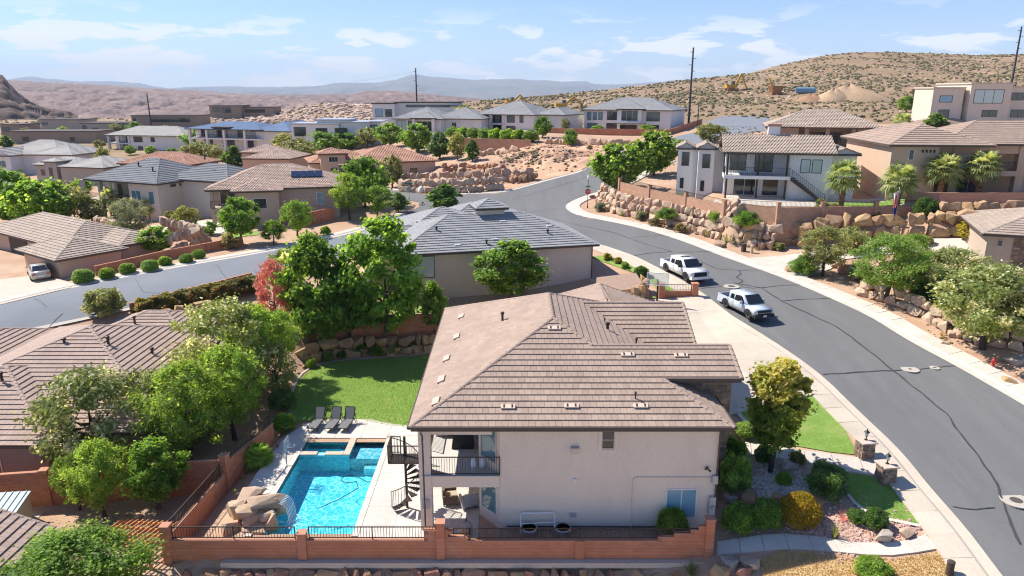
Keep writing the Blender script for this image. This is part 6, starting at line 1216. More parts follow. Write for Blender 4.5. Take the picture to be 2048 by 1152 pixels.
# white house above the boulder wall
H = House('white_house', 'white two storey house with tan barrel tile roof and upper balcony', (26.4, 88.2, 9.4), -13, 'st_white', 't_tan', 's', e=.42, tw=.36); ev = 5.6
H.hip(-.6, -.6, 12.5, 9.6, ev, .36, 'gg'); H.hip(11.6, .6, 15.4, 8.5, ev-.1, .36, 'gg'); H.box(7.2, 0, -1, 12, 9, ev-.1); H.box(0, 2.6, -1, 7.3, 9, ev-.1); H.box(12, 1.2, -1, 15, 8, ev-.3); H.slab(-.3, -.9, 2.45, 7.4, 2.7, 2.85)
for x in (.1, 3.7, 7.0): H.col(x, -.3, -.5, ev-.12, .22, M['wood_dark'])
H.rail([(-.2, 2.4, 2.85), (-.2, -.8, 2.85), (7.3, -.8, 2.85)], 1., .2, 'bronze'); glaze(H, [(1.5, 3.2, 1.8, 1.9, 2, 'glass'), (4.6, 3.1, 2.0, 2.1, 2, 'glass')], 2.6); H.win(2.5, 2.6, .1, -90, 2.6, 2.1, 2); H.win(5.6, 2.6, .1, -90, 1.8, 2.1, 1)
for x in (9.1, 10.4): H.win(x, 0, 3.3, -90, 1.0, 1.5, 1, 1, 'glass_pale', 'bronze')
for y in (4.5, 5.4, 6.3): H.win(0, y, 3.2, 180, .7, 1.9, 1, 1, 'glass_teal', 'bronze')
b = MB()
for i in range(11): b.box(7.6+.33*i, -1.3, 2.6-.26*i, 7.95+.33*i, -.25, 2.7-.26*i)
b.bar((7.5, -1.32, 2.5), (11.4, -1.32, -.3), .08, .25); b.bar((7.5, -.22, 2.5), (11.4, -.22, -.3), .08, .25); o = H.part('outside_stair', 'bronze', b); rm = rail_mesh([(7.5, -1.32, 2.7), (11.4, -1.32, -.1)], .95, .3); H.part('stair_rail', 'iron', rm)
for x0, y0, l in ((-5.9, 6.8, 5.9), (-3.3, 4.2, 6.1)):
    H.box(x0, y0, -1, x0+2.0, y0+5, l-.4); H.hip(x0-.3, y0-.3, x0+2.3, y0+5.2, l-.4, .5, 'gg'); H.win(x0+1.0, y0, 3.2, -90, .9, 1.7, 3, 1, 'glass', 'bronze', t=.04); H.win(x0+.7, y0, .2, -90, .4, 1.3, 1, 1, 'glass', 'bronze', t=.04)
H.box(-1.4, 5.4, -1, .4, 9.2, ev-.3); H.box(-4, 7.0, -1, -1.4, 9.2, ev-.32); H.hip(-6.2, 8.2, .6, 12.5, ev-.6, .36, 'gg'); H.box(-5.8, 8.8, -1, .4, 12, ev-.8)
b = MB(); b.box(5, 4.4, ev+1, 6.4, 5.4, ev+2.9); H.part('chimney', 'st_white', b); b = MB(); b.box(4.9, 4.3, ev+2.9, 6.5, 5.5, ev+3.2); H.part('chimney_cap', 't_terra', b)
H.done()
drape('white_house_patio', [(22, 86), (26, 79), (30, 77.6), (46, 78.8), (50, 84), (42, 86), (27, 90)], .06, M['concrete'], 1.5); drape('white_house_lawn', [(36, 80.2), (46, 80.6), (47, 83), (37, 83.5)], .1, M['lawn'], 1.5)
b = MB(); b.box(34.5, 78.6, 9.5, 46, 79.9, 9.53); o = tag(b.build('lap_pool', M['glass_blue']), 'narrow blue pool behind the white house wall', 'pool')
WP = [(15.6, 103), (18.4, 95), (21.6, 88), (24.4, 81.2), (29, 76.8), (34, 77.2), (40, 77.6), (46.8, 78)]
dl = [0]
for a, b_ in zip(WP, WP[1:]): dl.append(dl[-1]+math.hypot(b_[0]-a[0], b_[1]-a[1]))
ww = block_wall('terrace_wall', 'long tan block wall with pilasters below the white house', WP, lambda x, y, s: 9.5 if s < 24 else 9.9, lambda x, y, s: zt(x, y)-.4, dl, 0, 'block_tan', 'mortar_tan', .55, bl=.6, bh=.3)
fence_on(ww, [(a[0], a[1], (9.55 if d < 24 else 9.95)) for a, d in zip(WP, dl)], .6)
# tan house at the right edge with palms
H = House('palm_house', 'tan stucco two storey house with arched balcony behind the palms', (44, 83.5, 9.9), -6, 'st_peach', 't_main', e=.6, tw=.6); ev = 6.3
H.hip(-.6, -.6, 11, 16, ev, .36); H.hip(6, 1.5, 28, 15, ev+.02, .36); H.box(0, 0, -2, 5.2, 15, ev-.1); H.box(5.2, 5.2, -2, 27, 14.4, ev-.12); H.box(5.2, 2.2, 5.2, 27, 5.3, ev-.14); H.slab(5.2, 2.0, 2.6, 27, 5.3, 3.2)
for x in (8.2, 15.5, 22): H.col(x, 2.5, -2, ev-.2, .9)
H.rail([(8.6, 2.2, 3.2), (22, 2.2, 3.2)]); H.win(11.5, 5.2, .2, -90, 2.2, 2.1, 2); H.win(18.5, 5.2, .2, -90, 2.2, 2.1, 2, 1, 'glass_pale'); H.win(11.5, 5.2, 3.3, -90, 2.4, 2., 2); H.win(2.2, 0, 4.6, -90, .5, 1.1, 1, 1, 'glass', 'trim_white')
for i in range(4): H.win(3.4+.42*i, 0, 5.4, -90, .25, .35, 1, 1, 'dark_gap', 'trim_tan', t=.03)
H.done(); block_wall('palm_house_wall', 'tan block wall in front of the palm house', [(44.5, 80.2), (47.5, 79.0), (66, 79.6)], 11.2, 9.0, (), 0, 'block_tan', 'mortar_tan', bl=.6, bh=.3)
# stone veneer house corner, right edge
H = House('stone_veneer_house', 'house corner with stacked stone veneer at the right edge', (42.6, 62.5, 6.6), -22, 'st_beige', 't_tan', e=.5, tw=.45); ev = 3.3
H.hip(-.6, -.6, 16, 12, ev, .3); H.box(0, 0, -1.5, 15, 11, ev-.1); H.win(4.0, 0, .9, -90, 1.6, 1.5, 2, 1, 'glass_teal', 'trim_white', sill=True); H.win(1.0, 0, 2.2, -90, .35, .5, 1, 1, 'glass', 'trim_tan')
b = MB(); veneer(b, 2.0, -1, 15, ev-.35, -.01, 8, sx=.5, sz=.16); H.part('stone_veneer', 'veneer', b); tag(H.T.children[-1], kind='stuff'); H.done()
# ---- houses further off
def block_house(name, label, px, D, boxes, wall, roofm='trim_tan', cat='house'):
    """flat roofed modern house; boxes in pixels (x0, y_top, x1, y_base, depth, material)"""
    A = PY(px[0], px[1], D); h = House(name, label, (A.x, D, A.z), 0, wall, 't_grey', trim=roofm, cat=cat, world=True)
    for x0, yt, x1, yb, dp, off in boxes:
        a, c = PY(x0, yt, D+off), PY(x1, yb, D+off); h.W.box(a.x, D+off, c.z-3, c.x, D+off+dp, a.z); h.FS.box(a.x-.25, D+off-.25, a.z+.01, c.x+.25, D+off+dp+.2, a.z+.32)
    return h
def bwin(h, D, off, x0, yt, x1, yb, cols=1, g='glass'):
    a, c = PY(x0, yt, D+off), PY(x1, yb, D+off); h.win((a.x+c.x)/2, D+off, c.z, -90, c.x-a.x, a.z-c.z, cols, 1, g, 'bronze', t=.1)
H, W_, ev = HP('terracotta_house', 'tan house with terracotta tile roofs behind the rock terraces', (700, 327), (878, 321), 9.4, 6.2, 15, 'st_peach', 't_terra', 's', .34, 'hh', .55, .5)
H.box(.6, .6, -2, W_-.6, 14, ev-.1); H.hip(-7, 3, 6, 14, ev+.02, .34); H.box(-6.4, 3.6, -2, 5, 13, ev-.08); H.hip(-5.5, 1.5, 0, 7, ev+1.7, .34); H.box(-5, 2, 0, -.5, 6.5, ev+1.6); glaze(H, [(2.5, .4, 2.4, 1.6, 3, 'glass'), (8, .4, 1.6, 1.5, 2, 'glass'), (12, .4, 1.2, 1.4, 1, 'glass')]); H.win(-2.7, 2, 3.4, -90, 1.6, .9, 3, 1); H.win(-2.7, 2, .1, -90, 1.3, 2.3, 1, 1); H.done()
H, W_, ev = HP('pink_tile_house', 'low house with pink tile roof behind the solar house', (483, 317), (580, 318), 9.6, 6.4, 11, 'st_peach', 't_pink', 's', .36, 'hh', .55, .5); H.box(.5, .5, -2, W_-.5, 10, ev-.1); H.hip(-2, 3, 5, 12, ev+.9, .36); H.box(-1.6, 3.4, 0, 4.6, 11, ev+.8); glaze(H, [(3, .6, 1.2, 1.3, 1, 'glass'), (7, .6, 1.2, 1.3, 1, 'glass')]); H.done()
H, W_, ev = HP('terracotta_roof_house', 'house with long terracotta roof behind the dark grey roof', (232, 327), (372, 331), 7.6, 4.5, 12, 'st_brown', 't_terra', 's', .36, 'hh', .55, .5); H.box(.5, .5, -2, W_-.5, 11, ev-.1); glaze(H, [(4, .6, 1.4, 1.3, 1, 'glass')]); H.done()
H, W_, ev = HP('pale_roof_house', 'low tan house with pale grey tile roof and arched entry', (112, 333), (206, 336), 7.0, 4.2, 13, 'st_grey', 't_pale', 'flat', .3); H.box(.5, .5, -2, W_-.5, 12, ev-.1); H.hip(-9, 2, 3, 11, ev+.02, .3); H.box(-8.4, 2.6, -2, 2, 10, ev-.08); H.hip(-4.5, .5, -.5, 5, ev+.9, .35); H.box(-4.1, .9, -2, -.9, 4.5, ev+.8); glaze(H, [(6, .1, 3.0, 2.1, 1, 'wood_dark')]); H.win(-6.5, 2.6, .4, -90, 1.4, 1.4, 1); H.win(-2.5, .9, .1, -90, 1.2, 2.4, 1); H.done()
H, W_, ev = HP('grey_gable_house', 'house with grey gabled roofs at the far left edge', (-20, 308), (120, 310), 7.6, 4.2, 15, 'st_white', 't_pale', 'flat', .4); H.box(.5, .5, -2, W_-.5, 14, ev-.1); H.hip(3, -4, 9, 8, ev-.02, .55, 'gh'); H.box(3.5, -3.4, -2, 8.5, 4, ev-.12); H.hip(12, -1, 23, 12, ev+.1, .4); H.box(12.5, -.5, -2, 22.5, 10, ev); H.win(6, -3.4, .6, -90, 2.2, 1.5, 2, 1, 'glass_teal', 'trim_white'); glaze(H, [(15, .4, 1.6, 1.5, 2, 'glass')], -.5); H.done()
H, W_, ev = HP('balcony_house', 'white two storey house with grey roof and tall corner columns', (208, 270), (369, 272), 8.3, 3.0, 15, 'st_white', 't_pale', 'flat', .36); H.box(9, .8, -1, W_-.6, 14, ev-.1); H.box(.8, 4, -1, 9.2, 14, ev-.12); H.slab(.4, .5, 2.3, 9.2, 4.2, 2.7)
for x in (.8, 4.6, 8.6): H.col(x, .9, -1, ev-.2, .7)
H.rail([(.6, .6, 2.7), (9, .6, 2.7)]); glaze(H, [(12, 3.1, 3.2, 1.7, 3, 'glass'), (17.5, 3.2, 1.4, 1.4, 1, 'glass'), (12.5, .3, 1.6, 1.4, 1, 'glass')], .8); H.win(6.5, 4, 2.8, -90, 3.2, 2.2, 3); H.win(5.5, 4, .1, -90, 4, 2.1, 2); H.done()
H, W_, ev = HP('blue_roof_house', 'white house with blue metal roof and covered balconies', (368, 257), (520, 260), 12.1, 6.8, 16, 'st_white', 't_blue', 'flat', .22, 'hh', .7, .8); H.box(.6, 3.6, -1, W_-.6, 15, ev-.1); H.hip(W_-4, 1, W_+9, 17, ev-.3, .35, 'hg'); H.box(W_-3, 2, -1, W_+8, 16, ev-.4); H.slab(.4, .6, 2.4, W_-.6, 3.8, 2.8)
for x in (1., 7, 13, 20): H.col(x, 1, -1, ev-.2, .7)
H.rail([(.6, .7, 2.8), (W_-1, .7, 2.8)]); glaze(H, [(4, 3, 2.6, 2.0, 2, 'glass'), (10, 3, 3.6, 2.0, 3, 'glass'), (17, 3, 3.0, 2.0, 2, 'glass'), (5, .2, 3, 2.0, 2, 'glass'), (12, .2, 4, 2.0, 3, 'glass'), (19, .2, 3, 2.0, 2, 'glass')], 3.6); H.slab(9.5, 0, ev+.3, 15.5, 4, ev+.6, M['wood_dark'], 'entry_canopy'); H.done()
H = block_house('modern_white_house', 'white modern flat roofed house with long balcony beyond the trees', (580, 240), 188, [(582, 249, 680, 285, 9, 0), (633, 241, 700, 285, 10, 1.5), (680, 246, 738, 285, 12, .6), (738, 245, 762, 285, 12, 3)], 'st_white', 'metal_grey')
for q in ((588, 255, 612, 272, 2), (632, 257, 655, 272, 2), (670, 257, 694, 272, 2)): bwin(H, 188, 0, *q)
bwin(H, 188, 3, 740, 250, 755, 272, 1, 'glass_teal'); H.done()
H, W_, ev = HP('grey_roof_villa', 'two storey villa with grey hip roof right of the modern white house', (783, 237), (884, 238), 15.4, 9.6, 16, 'st_white', 't_grey', 'flat', .4); H.box(.6, .8, -1, W_-.6, 15, ev-.1); H.hip(W_-4, 3, W_+10, 17, ev, .4); H.box(W_-3.4, 3.6, -1, W_+9.4, 16, ev-.12); H.hip(5.5, -1, 12.5, 8, ev+.2, .4); glaze(H, [(2.4, 3.0, 2.6, 2.2, 2, 'glass_pale'), (5.2, 3, 1.6, 2.2, 1, 'glass')], .8); H.win(9, .8, 2.6, -90, 4.4, 2.5, 3); H.win(W_+2, 3.6, 3.2, -90, 1.2, 1.6, 1); H.win(9, .8, -.6, -90, 4, 2., 2); H.rail([(6.5, .4, 2.6), (11.6, .4, 2.6)])
for x in (6.4, 11.8): H.col(x, -.3, -1, ev, .7)
H.done()
H = block_house('long_modern_house', 'long low modern house with dark roof edge behind the villas', (740, 208), 232, [(744, 208, 790, 240, 12, 0), (790, 206, 920, 240, 16, 4), (900, 213, 935, 240, 14, 2)], 'st_white', 'wood_dark'); bwin(H, 232, 0, 751, 218, 766, 233, 1, 'glass_blue'); bwin(H, 232, 0, 770, 219, 784, 233, 2); bwin(H, 232, 4, 812, 210, 900, 214, 6); H.done()
H, W_, ev = HP('two_balcony_house', 'white two storey house with stacked balconies beyond the dirt lot', (948, 228), (1068, 230), 16.4, 11.4, 17, 'st_white', 't_grey', 'flat', .4); H.box(9, .7, -1, W_-.5, 16, ev-.1); H.box(.6, 4, -1, 9.2, 16, ev-.12); H.slab(.4, .5, 2.3, 9, 4.2, 2.7); H.hip(W_-2, 4, W_+7, 18, ev, .4); H.box(W_-1, 4.6, -1, W_+6.4, 17, ev-.1)
for x in (.8, 4.8, 8.7): H.col(x, .9, -1, ev-.2, .8)
H.rail([(.6, .6, 2.7), (9, .6, 2.7)]); H.win(3, 4, 2.8, -90, 2.6, 2, 2, 1, 'glass_teal'); H.win(7, 4, 2.8, -90, 2.6, 2, 2); H.win(4.6, 4, .1, -90, 5, 2, 3); glaze(H, [(11, 3, 2.2, 1.8, 1, 'glass'), (14.2, 3, 1, 1.8, 1, 'glass'), (11, .2, 2.6, 1.8, 2, 'glass')], .7); H.done()
H, W_, ev = HP('arched_villa', 'white two storey villa with arched windows behind the red wall', (1163, 219), (1345, 221), 17.6, 12.0, 17, 'st_white', 't_grey', 'flat', .36); H.box(.6, .7, -1, W_-.6, 16, ev-.1); H.hip(10, -1.2, 17.5, 9, ev+.3, .36); H.box(10.6, -.6, -1, 16.8, 4, ev); glaze(H, [(2, 3, 1, 1.9, 1, 'glass_teal'), (3.6, 3, 1, 1.9, 1, 'glass_teal'), (5.2, 3, 1, 1.9, 1, 'glass_teal'), (8.4, 3, 2.6, 2.1, 3, 'glass'), (3, .2, 3, 1.8, 3, 'glass_teal'), (8.4, .2, 2.8, 1.9, 2, 'glass')], .7); H.win(13.6, -.6, 2.9, -90, 4.4, 2.6, 3); H.win(13.4, -.6, 0, -90, 4.6, 1.9, 1); H.win(19.5, .7, 2.8, -90, 3.6, 2.4, 1); H.win(19.5, .7, 0, -90, 3.4, 1.9, 1); H.slab(10, -2.4, 2.2, 18, -.5, 2.5, M['t_grey'], 'porch_roof'); H.done()
block_wall('lot_wall', 'long red block wall behind the dirt lot', [P(1090, 263, 12.6).xy, P(1328, 268, 12.4).xy, P(1336, 266, 12.6).xy, P(1404, 240, 14.6).xy], lambda x, y, s: 13.4+max(0, (s-33)*.05), lambda x, y, s: zt(x, y)-.6, (), 0, bl=1.0, bh=.45)
block_wall('lot_wall', 'tan garden wall beneath the villa hedge', [P(905, 283, 11.5).xy, P(1062, 288, 11.5).xy], 12.3, 9.6, (), 0, 'block_tan', 'mortar_tan', bl=1., bh=.45)
H, W_, ev = HP('tan_tile_house', 'low brown house with tan barrel tile roof up the right slope', (1531, 253), (1772, 256), 15.8, 12.4, 15, 'st_brown', 't_tan', 's', .4, 'hh', .6, .5); H.box(.6, 2.6, -2, W_-.6, 14, ev-.1); H.hip(7, -.8, 17, 6, ev-.02, .4); H.box(.6, .6, -2, 6, 3, ev-.12); H.box(16, .6, -2, W_-.6, 3, ev-.14); glaze(H, [(10.5, .2, 6.5, 2.1, 4, 'glass')], 2.6); H.win(18.5, .6, .6, -90, 1.8, 1.6, 2, 1, 'glass_pale'); H.win(3, .6, .6, -90, 1.2, 1.4, 1)
for x in (7.4, 11, 15.4): H.col(x, .3, -2, ev-.2, .7)
H.done()
H = block_house('modern_beige_house', 'large beige modern flat roofed house on the right hillside', (1840, 175), 172, [(1868, 177, 1918, 250, 8, 0), (1918, 180, 1948, 250, 12, 1.2), (1944, 168, 2012, 250, 14, -1), (2012, 175, 2080, 250, 14, 1)], 'st_cream', 'trim_tan'); bwin(H, 172, 0, 1881, 192, 1903, 204, 1, 'glass_blue')
for yt in (187, 201): bwin(H, 172, 1.2, 1921, yt, 1938, yt+11, 1)
bwin(H, 172, -1, 1951, 180, 2004, 206, 3, 'glass_pale'); bwin(H, 172, 0, 1878, 220, 1896, 234, 1); bwin(H, 172, -1, 1965, 221, 1992, 233, 2); bwin(H, 172, 1, 2023, 186, 2046, 200, 2); bwin(H, 172, 1, 2023, 220, 2048, 234, 2); H.done()
H, W_, ev = HP('brown_tile_house', 'low house with brown tile roof below the modern beige house', (1890, 253), (2060, 249), 14.6, 11.5, 13, 'st_peach', 't_main', 'flat', .3); H.box(.6, .6, -3, W_-.6, 12, ev-.1); H.done()
for i, (q, D, l, wm, ws) in enumerate([((14, 264, 192, 284), 262, 'long brown modern house with blank wall at the far left', 'st_brown', [(45, 274, 58, 282), (140, 275, 150, 282)]), ((160, 247, 252, 266), 300, 'tan flat roofed house behind the long brown house', 'st_grey', [(164, 251, 174, 262), (185, 256, 197, 264)]), ((80, 240, 160, 252), 330, 'distant low flat roofed house below the dark hill', 'st_grey', [(84, 245, 96, 250)]), ((262, 232, 396, 250), 320, 'long dark flat roofed house behind the balcony house', 'st_brown', [(266, 236, 272, 242), (300, 236, 380, 244)]), ((418, 212, 482, 226), 380, 'small dark glass house on the rocky rise', 'st_brown', [(443, 215, 462, 225), (425, 215, 440, 224)]), ((482, 215, 546, 228), 384, 'low dark pavilion beside the glass house', 'st_brown', [(490, 219, 530, 225)]), ((0, 250, 40, 268), 300, 'low brown house at the far left edge', 'st_brown', [(5, 255, 20, 262)])]):
    H = block_house('flat_roof_house', l, q[:2], D, [(*q, 14, 0)], wm, 'wood_dark')
    for s_ in ws: bwin(H, D, 0, *s_, 2)
    H.done()
# ------------------------------------------------------------------ hills, mountains, valley
def interp(x, pts):
    xs = [p[0] for p in pts]; return float(np.interp(x, xs, [p[1] for p in pts]))
def zpx(x, y, D): d = ray(x, y); return CH+d[2]/d[1]*D
def noise2(X, Y, s, seed=0):
    o = 0; a = 1.
    for k in range(5): o = o+a*np.sin(X*s+seed*1.7+2.1*np.sin(Y*s*.83+k))*np.sin(Y*s*1.13+seed+1.9*np.sin(X*s*.71+k*2)); s *= 2.03; a *= .52
    return o
def hill(name, ridge, dist, base, dbase, m, x0, x1, nx, ny, rough, back=1.25, rs=.02, floor=-60, kind='structure', pw=1.0, gully=0):
    """a real hillside: rises from (base, dbase) to the skyline 'ridge' at distance 'dist', then falls away behind"""
    v = []; xs = np.linspace(x0, x1, nx)
    for j in range(ny+8):
        for x in xs:
            Dr, Db = (dist(x) if callable(dist) else dist), (dbase(x) if callable(dbase) else dbase); zr = zpx(x, interp(x, ridge), Dr); d = ray(x, 195); dx = d[0]/d[1]
            zb = base(x, Db) if callable(base) else base
            if j <= ny:
                u = j/ny; D = Db+(Dr-Db)*u; z = zb+(zr-zb)*(u**pw); am = rough*(math.sin(PI*min(u, .97))**.6)+rough*.12
            else: u = (j-ny)/8; D = Dr*(1+(back-1)*u); z = zr+(floor-zr)*u**1.4; am = rough*.2
            X = dx*D; g_ = noise2(X, D, rs); g_ = g_ if gully == 0 else g_*.4-abs(noise2(X*1.6, D*.5, rs*gully, 3))*1.2+.6; v.append((X, D, z+am*g_))
    n = len(xs); f = [(j*n+i, j*n+i+1, (j+1)*n+i+1, (j+1)*n+i) for j in range(ny+7) for i in range(n-1)]
    o = mesh_obj(name, mesh_data(name, v, np.array(f), m, None, None, True)); return tag(o, kind=kind)
M['dark_hill'] = mat('dark_hill', (.085, .058, .048), (.15, .10, .075), .95, .04, 1.2, .5, fine=.35)
M['purple'] = mat('badlands', (.25, .165, .135), (.165, .11, .10), .95, .005, 1.2, .03, fine=.02, wear=((.34, .245, .19), .008, .8)); M['mountain'] = mat('mountain', (.13, .14, .13), (.19, .17, .15), .95, .001, 1, .004)
nearR = [(-900, 262), (0, 240), (130, 238), (300, 236), (420, 229), (540, 226), (600, 212), (660, 206), (740, 212), (900, 206), (1000, 198), (1060, 194), (1100, 191), (1200, 181), (1300, 167), (1400, 157), (1480, 149), (1550, 131), (1620, 115), (1690, 106), (1760, 104), (1850, 108), (1950, 111), (2048, 107), (2300, 104), (2900, 150)]
nd = lambda x: 420+max(0, min(1, (x-900)/800))*120
hill('hillside', nearR, nd, lambda x, D: zt(ray(x, 195)[0]/ray(x, 195)[1]*D, D)-.3, lambda x: min(290, 195/max(.1, abs(ray(x, 195)[0]/ray(x, 195)[1]))), M['scrub'], -900, 2900, 260, 60, .9, 1.6, .035, -40)
hill('dark_hill', [(-900, 40), (-300, 90), (-60, 132), (0, 147), (14, 150), (22, 168), (30, 176), (38, 188), (60, 206), (90, 223), (138, 245), (160, 252)], 640, lambda x, D: 4., 440, M['dark_hill'], -900, 150, 200, 90, 6.5, 1.5, .03, -40, gully=2.5)
hill('badlands', [(-600, 158), (20, 161), (60, 163), (130, 167), (200, 170), (300, 177), (400, 182), (470, 187), (540, 189), (600, 190), (650, 188), (700, 189), (730, 182), (790, 182), (830, 184), (880, 190), (940, 196), (1000, 205), (1100, 215)], 2300, -26, 900, M['purple'], -600, 1100, 460, 130, 7.5, 1.4, .012, -60, pw=1.3, gully=2.6)
hill('far_mountains', [(-900, 160), (0, 161), (50, 155), (75, 154), (150, 162), (220, 163), (280, 166), (305, 173), (350, 177), (365, 174), (500, 174), (560, 175), (650, 171), (680, 165), (760, 166), (790, 160), (815, 152), (832, 150), (865, 154), (940, 158), (1050, 159), (1075, 162), (1170, 163), (1190, 168), (1260, 168), (1350, 160), (1440, 154), (1520, 150), (1800, 160), (2900, 150)], 12500, -60, 6000, M['mountain'], -900, 2900, 300, 40, 40, 1.15, .0016, -60, gully=1.7)
v, f = sheet(-16000, 250, 16000, 14800, -62, 8, 8, lambda x, y: 0); tag(mesh_obj('valley_floor', mesh_data('valley_floor', v, f, M['purple'])), kind='structure')
# scrub and rocks over the slopes: nobody could count them
def scatter(name, n, pick, m, seed, s0, s1, tops, flat=.75):
    rng = np.random.default_rng(seed); rr = random.Random(seed); V, F, T_ = [], [], []
    for i in range(n):
        p = pick(rr)
        if p is None: continue
        s = rr.uniform(s0, s1); b = len(V); k = 6; a0 = rr.uniform(0, 6.28); t = rr.random()
        ring = [(math.cos(a0+j*2*PI/k)*s*rr.uniform(.7, 1.2), math.sin(a0+j*2*PI/k)*s*rr.uniform(.7, 1.2)) for j in range(k)]
        V += [(p[0]+x, p[1]+y, p[2]-s*.15) for x, y in ring]+[(p[0]+x*.75, p[1]+y*.75, p[2]+s*flat*rr.uniform(.5, .9)) for x, y in ring]+[(p[0], p[1], p[2]+s*flat)]
        for j in range(k): q = (j+1) % k; F.append((b+j, b+q, b+k+q, b+k+j)); F.append((b+k+j, b+k+q, b+2*k)); T_ += [t, min(1, t+.15)]
    return tag(mesh_obj(name, mesh_data(name, V, F, m, None, T_)), kind='stuff')
hobj = bpy.data.objects['hillside']; hv = [v_.co.copy() for v_ in hobj.data.vertices]; HNX = 260
def on_hill(rr, x0, x1, u0=0., u1=1.):
    x = rr.uniform(x0, x1); i = (x+900)/3800*(HNX-1); j = rr.uniform(u0, u1)*60; i0, j0 = int(i), int(j); a, b = i-i0, j-j0; g = lambda q, r_: hv[min(r_, 66)*HNX+min(q, HNX-1)]
    p = (g(i0, j0)*(1-a)+g(i0+1, j0)*a)*(1-b)+(g(i0, j0+1)*(1-a)+g(i0+1, j0+1)*a)*b; return (p.x, p.y, p.z)
M['loose_rock'] = mat('loose_rock', (.56, .42, .31), (.44, .30, .22), .95, .4, tint=.3)
BR = mat('brush_leaf', (.15, .125, .062), (.20, .165, .085), .95, .3, tint=.5)
CDS = G(1470, 248)
scatter('left_scrub', 1500, lambda r_: (lambda x, y: None if x > -.72*y-8 else (x, y, zt(x, y)))(r_.uniform(-205, -40), r_.uniform(45, 295)), BR, 17, .3, 1.0, 1)
scatter('slope_scrub', 2600, lambda r_: (lambda x, y: None if y < 205-.25*max(x-40, 0)+6 or math.hypot(x-CDS.x, (y-CDS.y)*.6) < 17 else (x, y, zt(x, y)))(r_.uniform(-60, 225), r_.uniform(150, 298)), BR, 13, .35, 1.1, 1); scatter('slope_rocks', 700, lambda r_: (lambda x, y: None if y < 190-.25*max(x-40, 0) or math.hypot(x-CDS.x, (y-CDS.y)*.6) < 17 else (x, y, zt(x, y)))(r_.uniform(-60, 225), r_.uniform(140, 298)), M['loose_rock'], 14, .2, .8, 1, .5)
def clump_hill(r_):
    p = on_hill(r_, 960, 2250); return p if noise2(p[0], p[1], .045, 2) > r_.uniform(-1.1, .9) else None
scatter('hillside_scrub', 12500, clump_hill, BR, 3, .25, 1.25, 1); scatter('far_scrub', 1500, lambda r_: on_hill(r_, -100, 980, 0, 1), BR, 4, .3, 1., 1)
scatter('hillside_rocks', 1300, lambda r_: on_hill(r_, 1000, 2100, 0, .85), M['loose_rock'], 5, .3, 1.0, 1, .5); scatter('ridge_rocks', 1500, lambda r_: on_hill(r_, 420, 930, .1, 1.02), M['loose_rock'], 6, .3, 2.4, 1, .5)
def on_ground(px, py): p = G(px, py); return (p.x, p.y, p.z)
def in_box(boxes):
    def f(r_): x0, y0, x1, y1 = r_.choice(boxes); return on_ground(r_.uniform(x0, x1), r_.uniform(y0, y1))
    return f
scatter('lot_rocks', 700, in_box([(1000, 300, 1230, 325), (1080, 285, 1290, 296), (900, 350, 1050, 368)]), mat('lot_rock', (.50, .31, .21), (.42, .24, .16), .95, .4, tint=.3), 7, .1, .45, 1, .6)
scatter('lot_weeds', 420, in_box([(1000, 300, 1150, 345), (1400, 255, 1530, 275), (1000, 285, 1080, 330), (800, 375, 1000, 384), (900, 250, 1000, 290)]), BR, 8, .15, .5, 1)
scatter('verge_weeds', 260, in_box([(1320, 440, 1400, 456), (1430, 470, 1520, 488), (1850, 610, 2040, 690)]), BR, 9, .06, .2, 1); scatter('verge_stones', 900, in_box([(1850, 615, 2040, 690), (1430, 470, 1520, 488), (1700, 500, 1960, 540)]), M['loose_rock'], 10, .03, .11, 1, .6); scatter('yard_stones', 700, in_box([(30, 1000, 310, 1080), (600, 660, 880, 712), (1450, 1000, 1640, 1080)]), M['loose_rock'], 12, .03, .09, 1, .6)
drape('dirt_lot', GP((985, 372), (1020, 330), (1010, 300), (1100, 282), (1330, 288), (1262, 303), (1184, 330), (1100, 356), (1030, 378)), .03, M['red_dirt'], 2.)
boulder_wall('rock_terrace', 'lower tier of the pink sandstone rock wall by the crossing', GP((800, 384), (860, 387), (930, 386), (1000, 380)), 2.2, .8, 'rock_pale', .9, 51); boulder_wall('rock_terrace', 'middle tier of the pink sandstone rock wall', GP((805, 372), (870, 370), (950, 368), (1060, 362)), 2.2, .8, 'rock_pale', .9, 52); boulder_wall('rock_terrace', 'top tier of red boulders on the rock terrace', GP((890, 345), (930, 343), (975, 345), (1005, 350)), 1.8, .9, 'rock_red', .5, 53)
boulder_wall('rock_terrace', 'dark red boulder pile on the dirt lot beside the street', GP((1024, 367), (1045, 365), (1068, 360)), 1.2, .7, 'rock_red', .3, 54); boulder_wall('rock_terrace', 'broken rock row below the long red wall', GP((1092, 288), (1150, 290), (1230, 290), (1270, 292)), 1.4, .9, 'rock_pale', .4, 55); boulder_wall('rock_terrace', 'pale rock row beside the tan garden wall', GP((960, 312), (1000, 308), (1030, 303)), 1.3, .9, 'rock_pale', .4, 56); boulder_wall('rock_terrace', 'sandstone tier below the tan tile house', GP((1640, 295), (1700, 297), (1770, 300)), 1.5, 1.1, 'rock', .4, 57)
drape('cul_de_sac', GP((1404, 262), (1412, 245), (1440, 234), (1510, 231), (1540, 238), (1530, 262), (1450, 275), (1345, 315), (1306, 334), (1262, 303), (1330, 280)), .12, M['asphalt_pale'], 1.5)
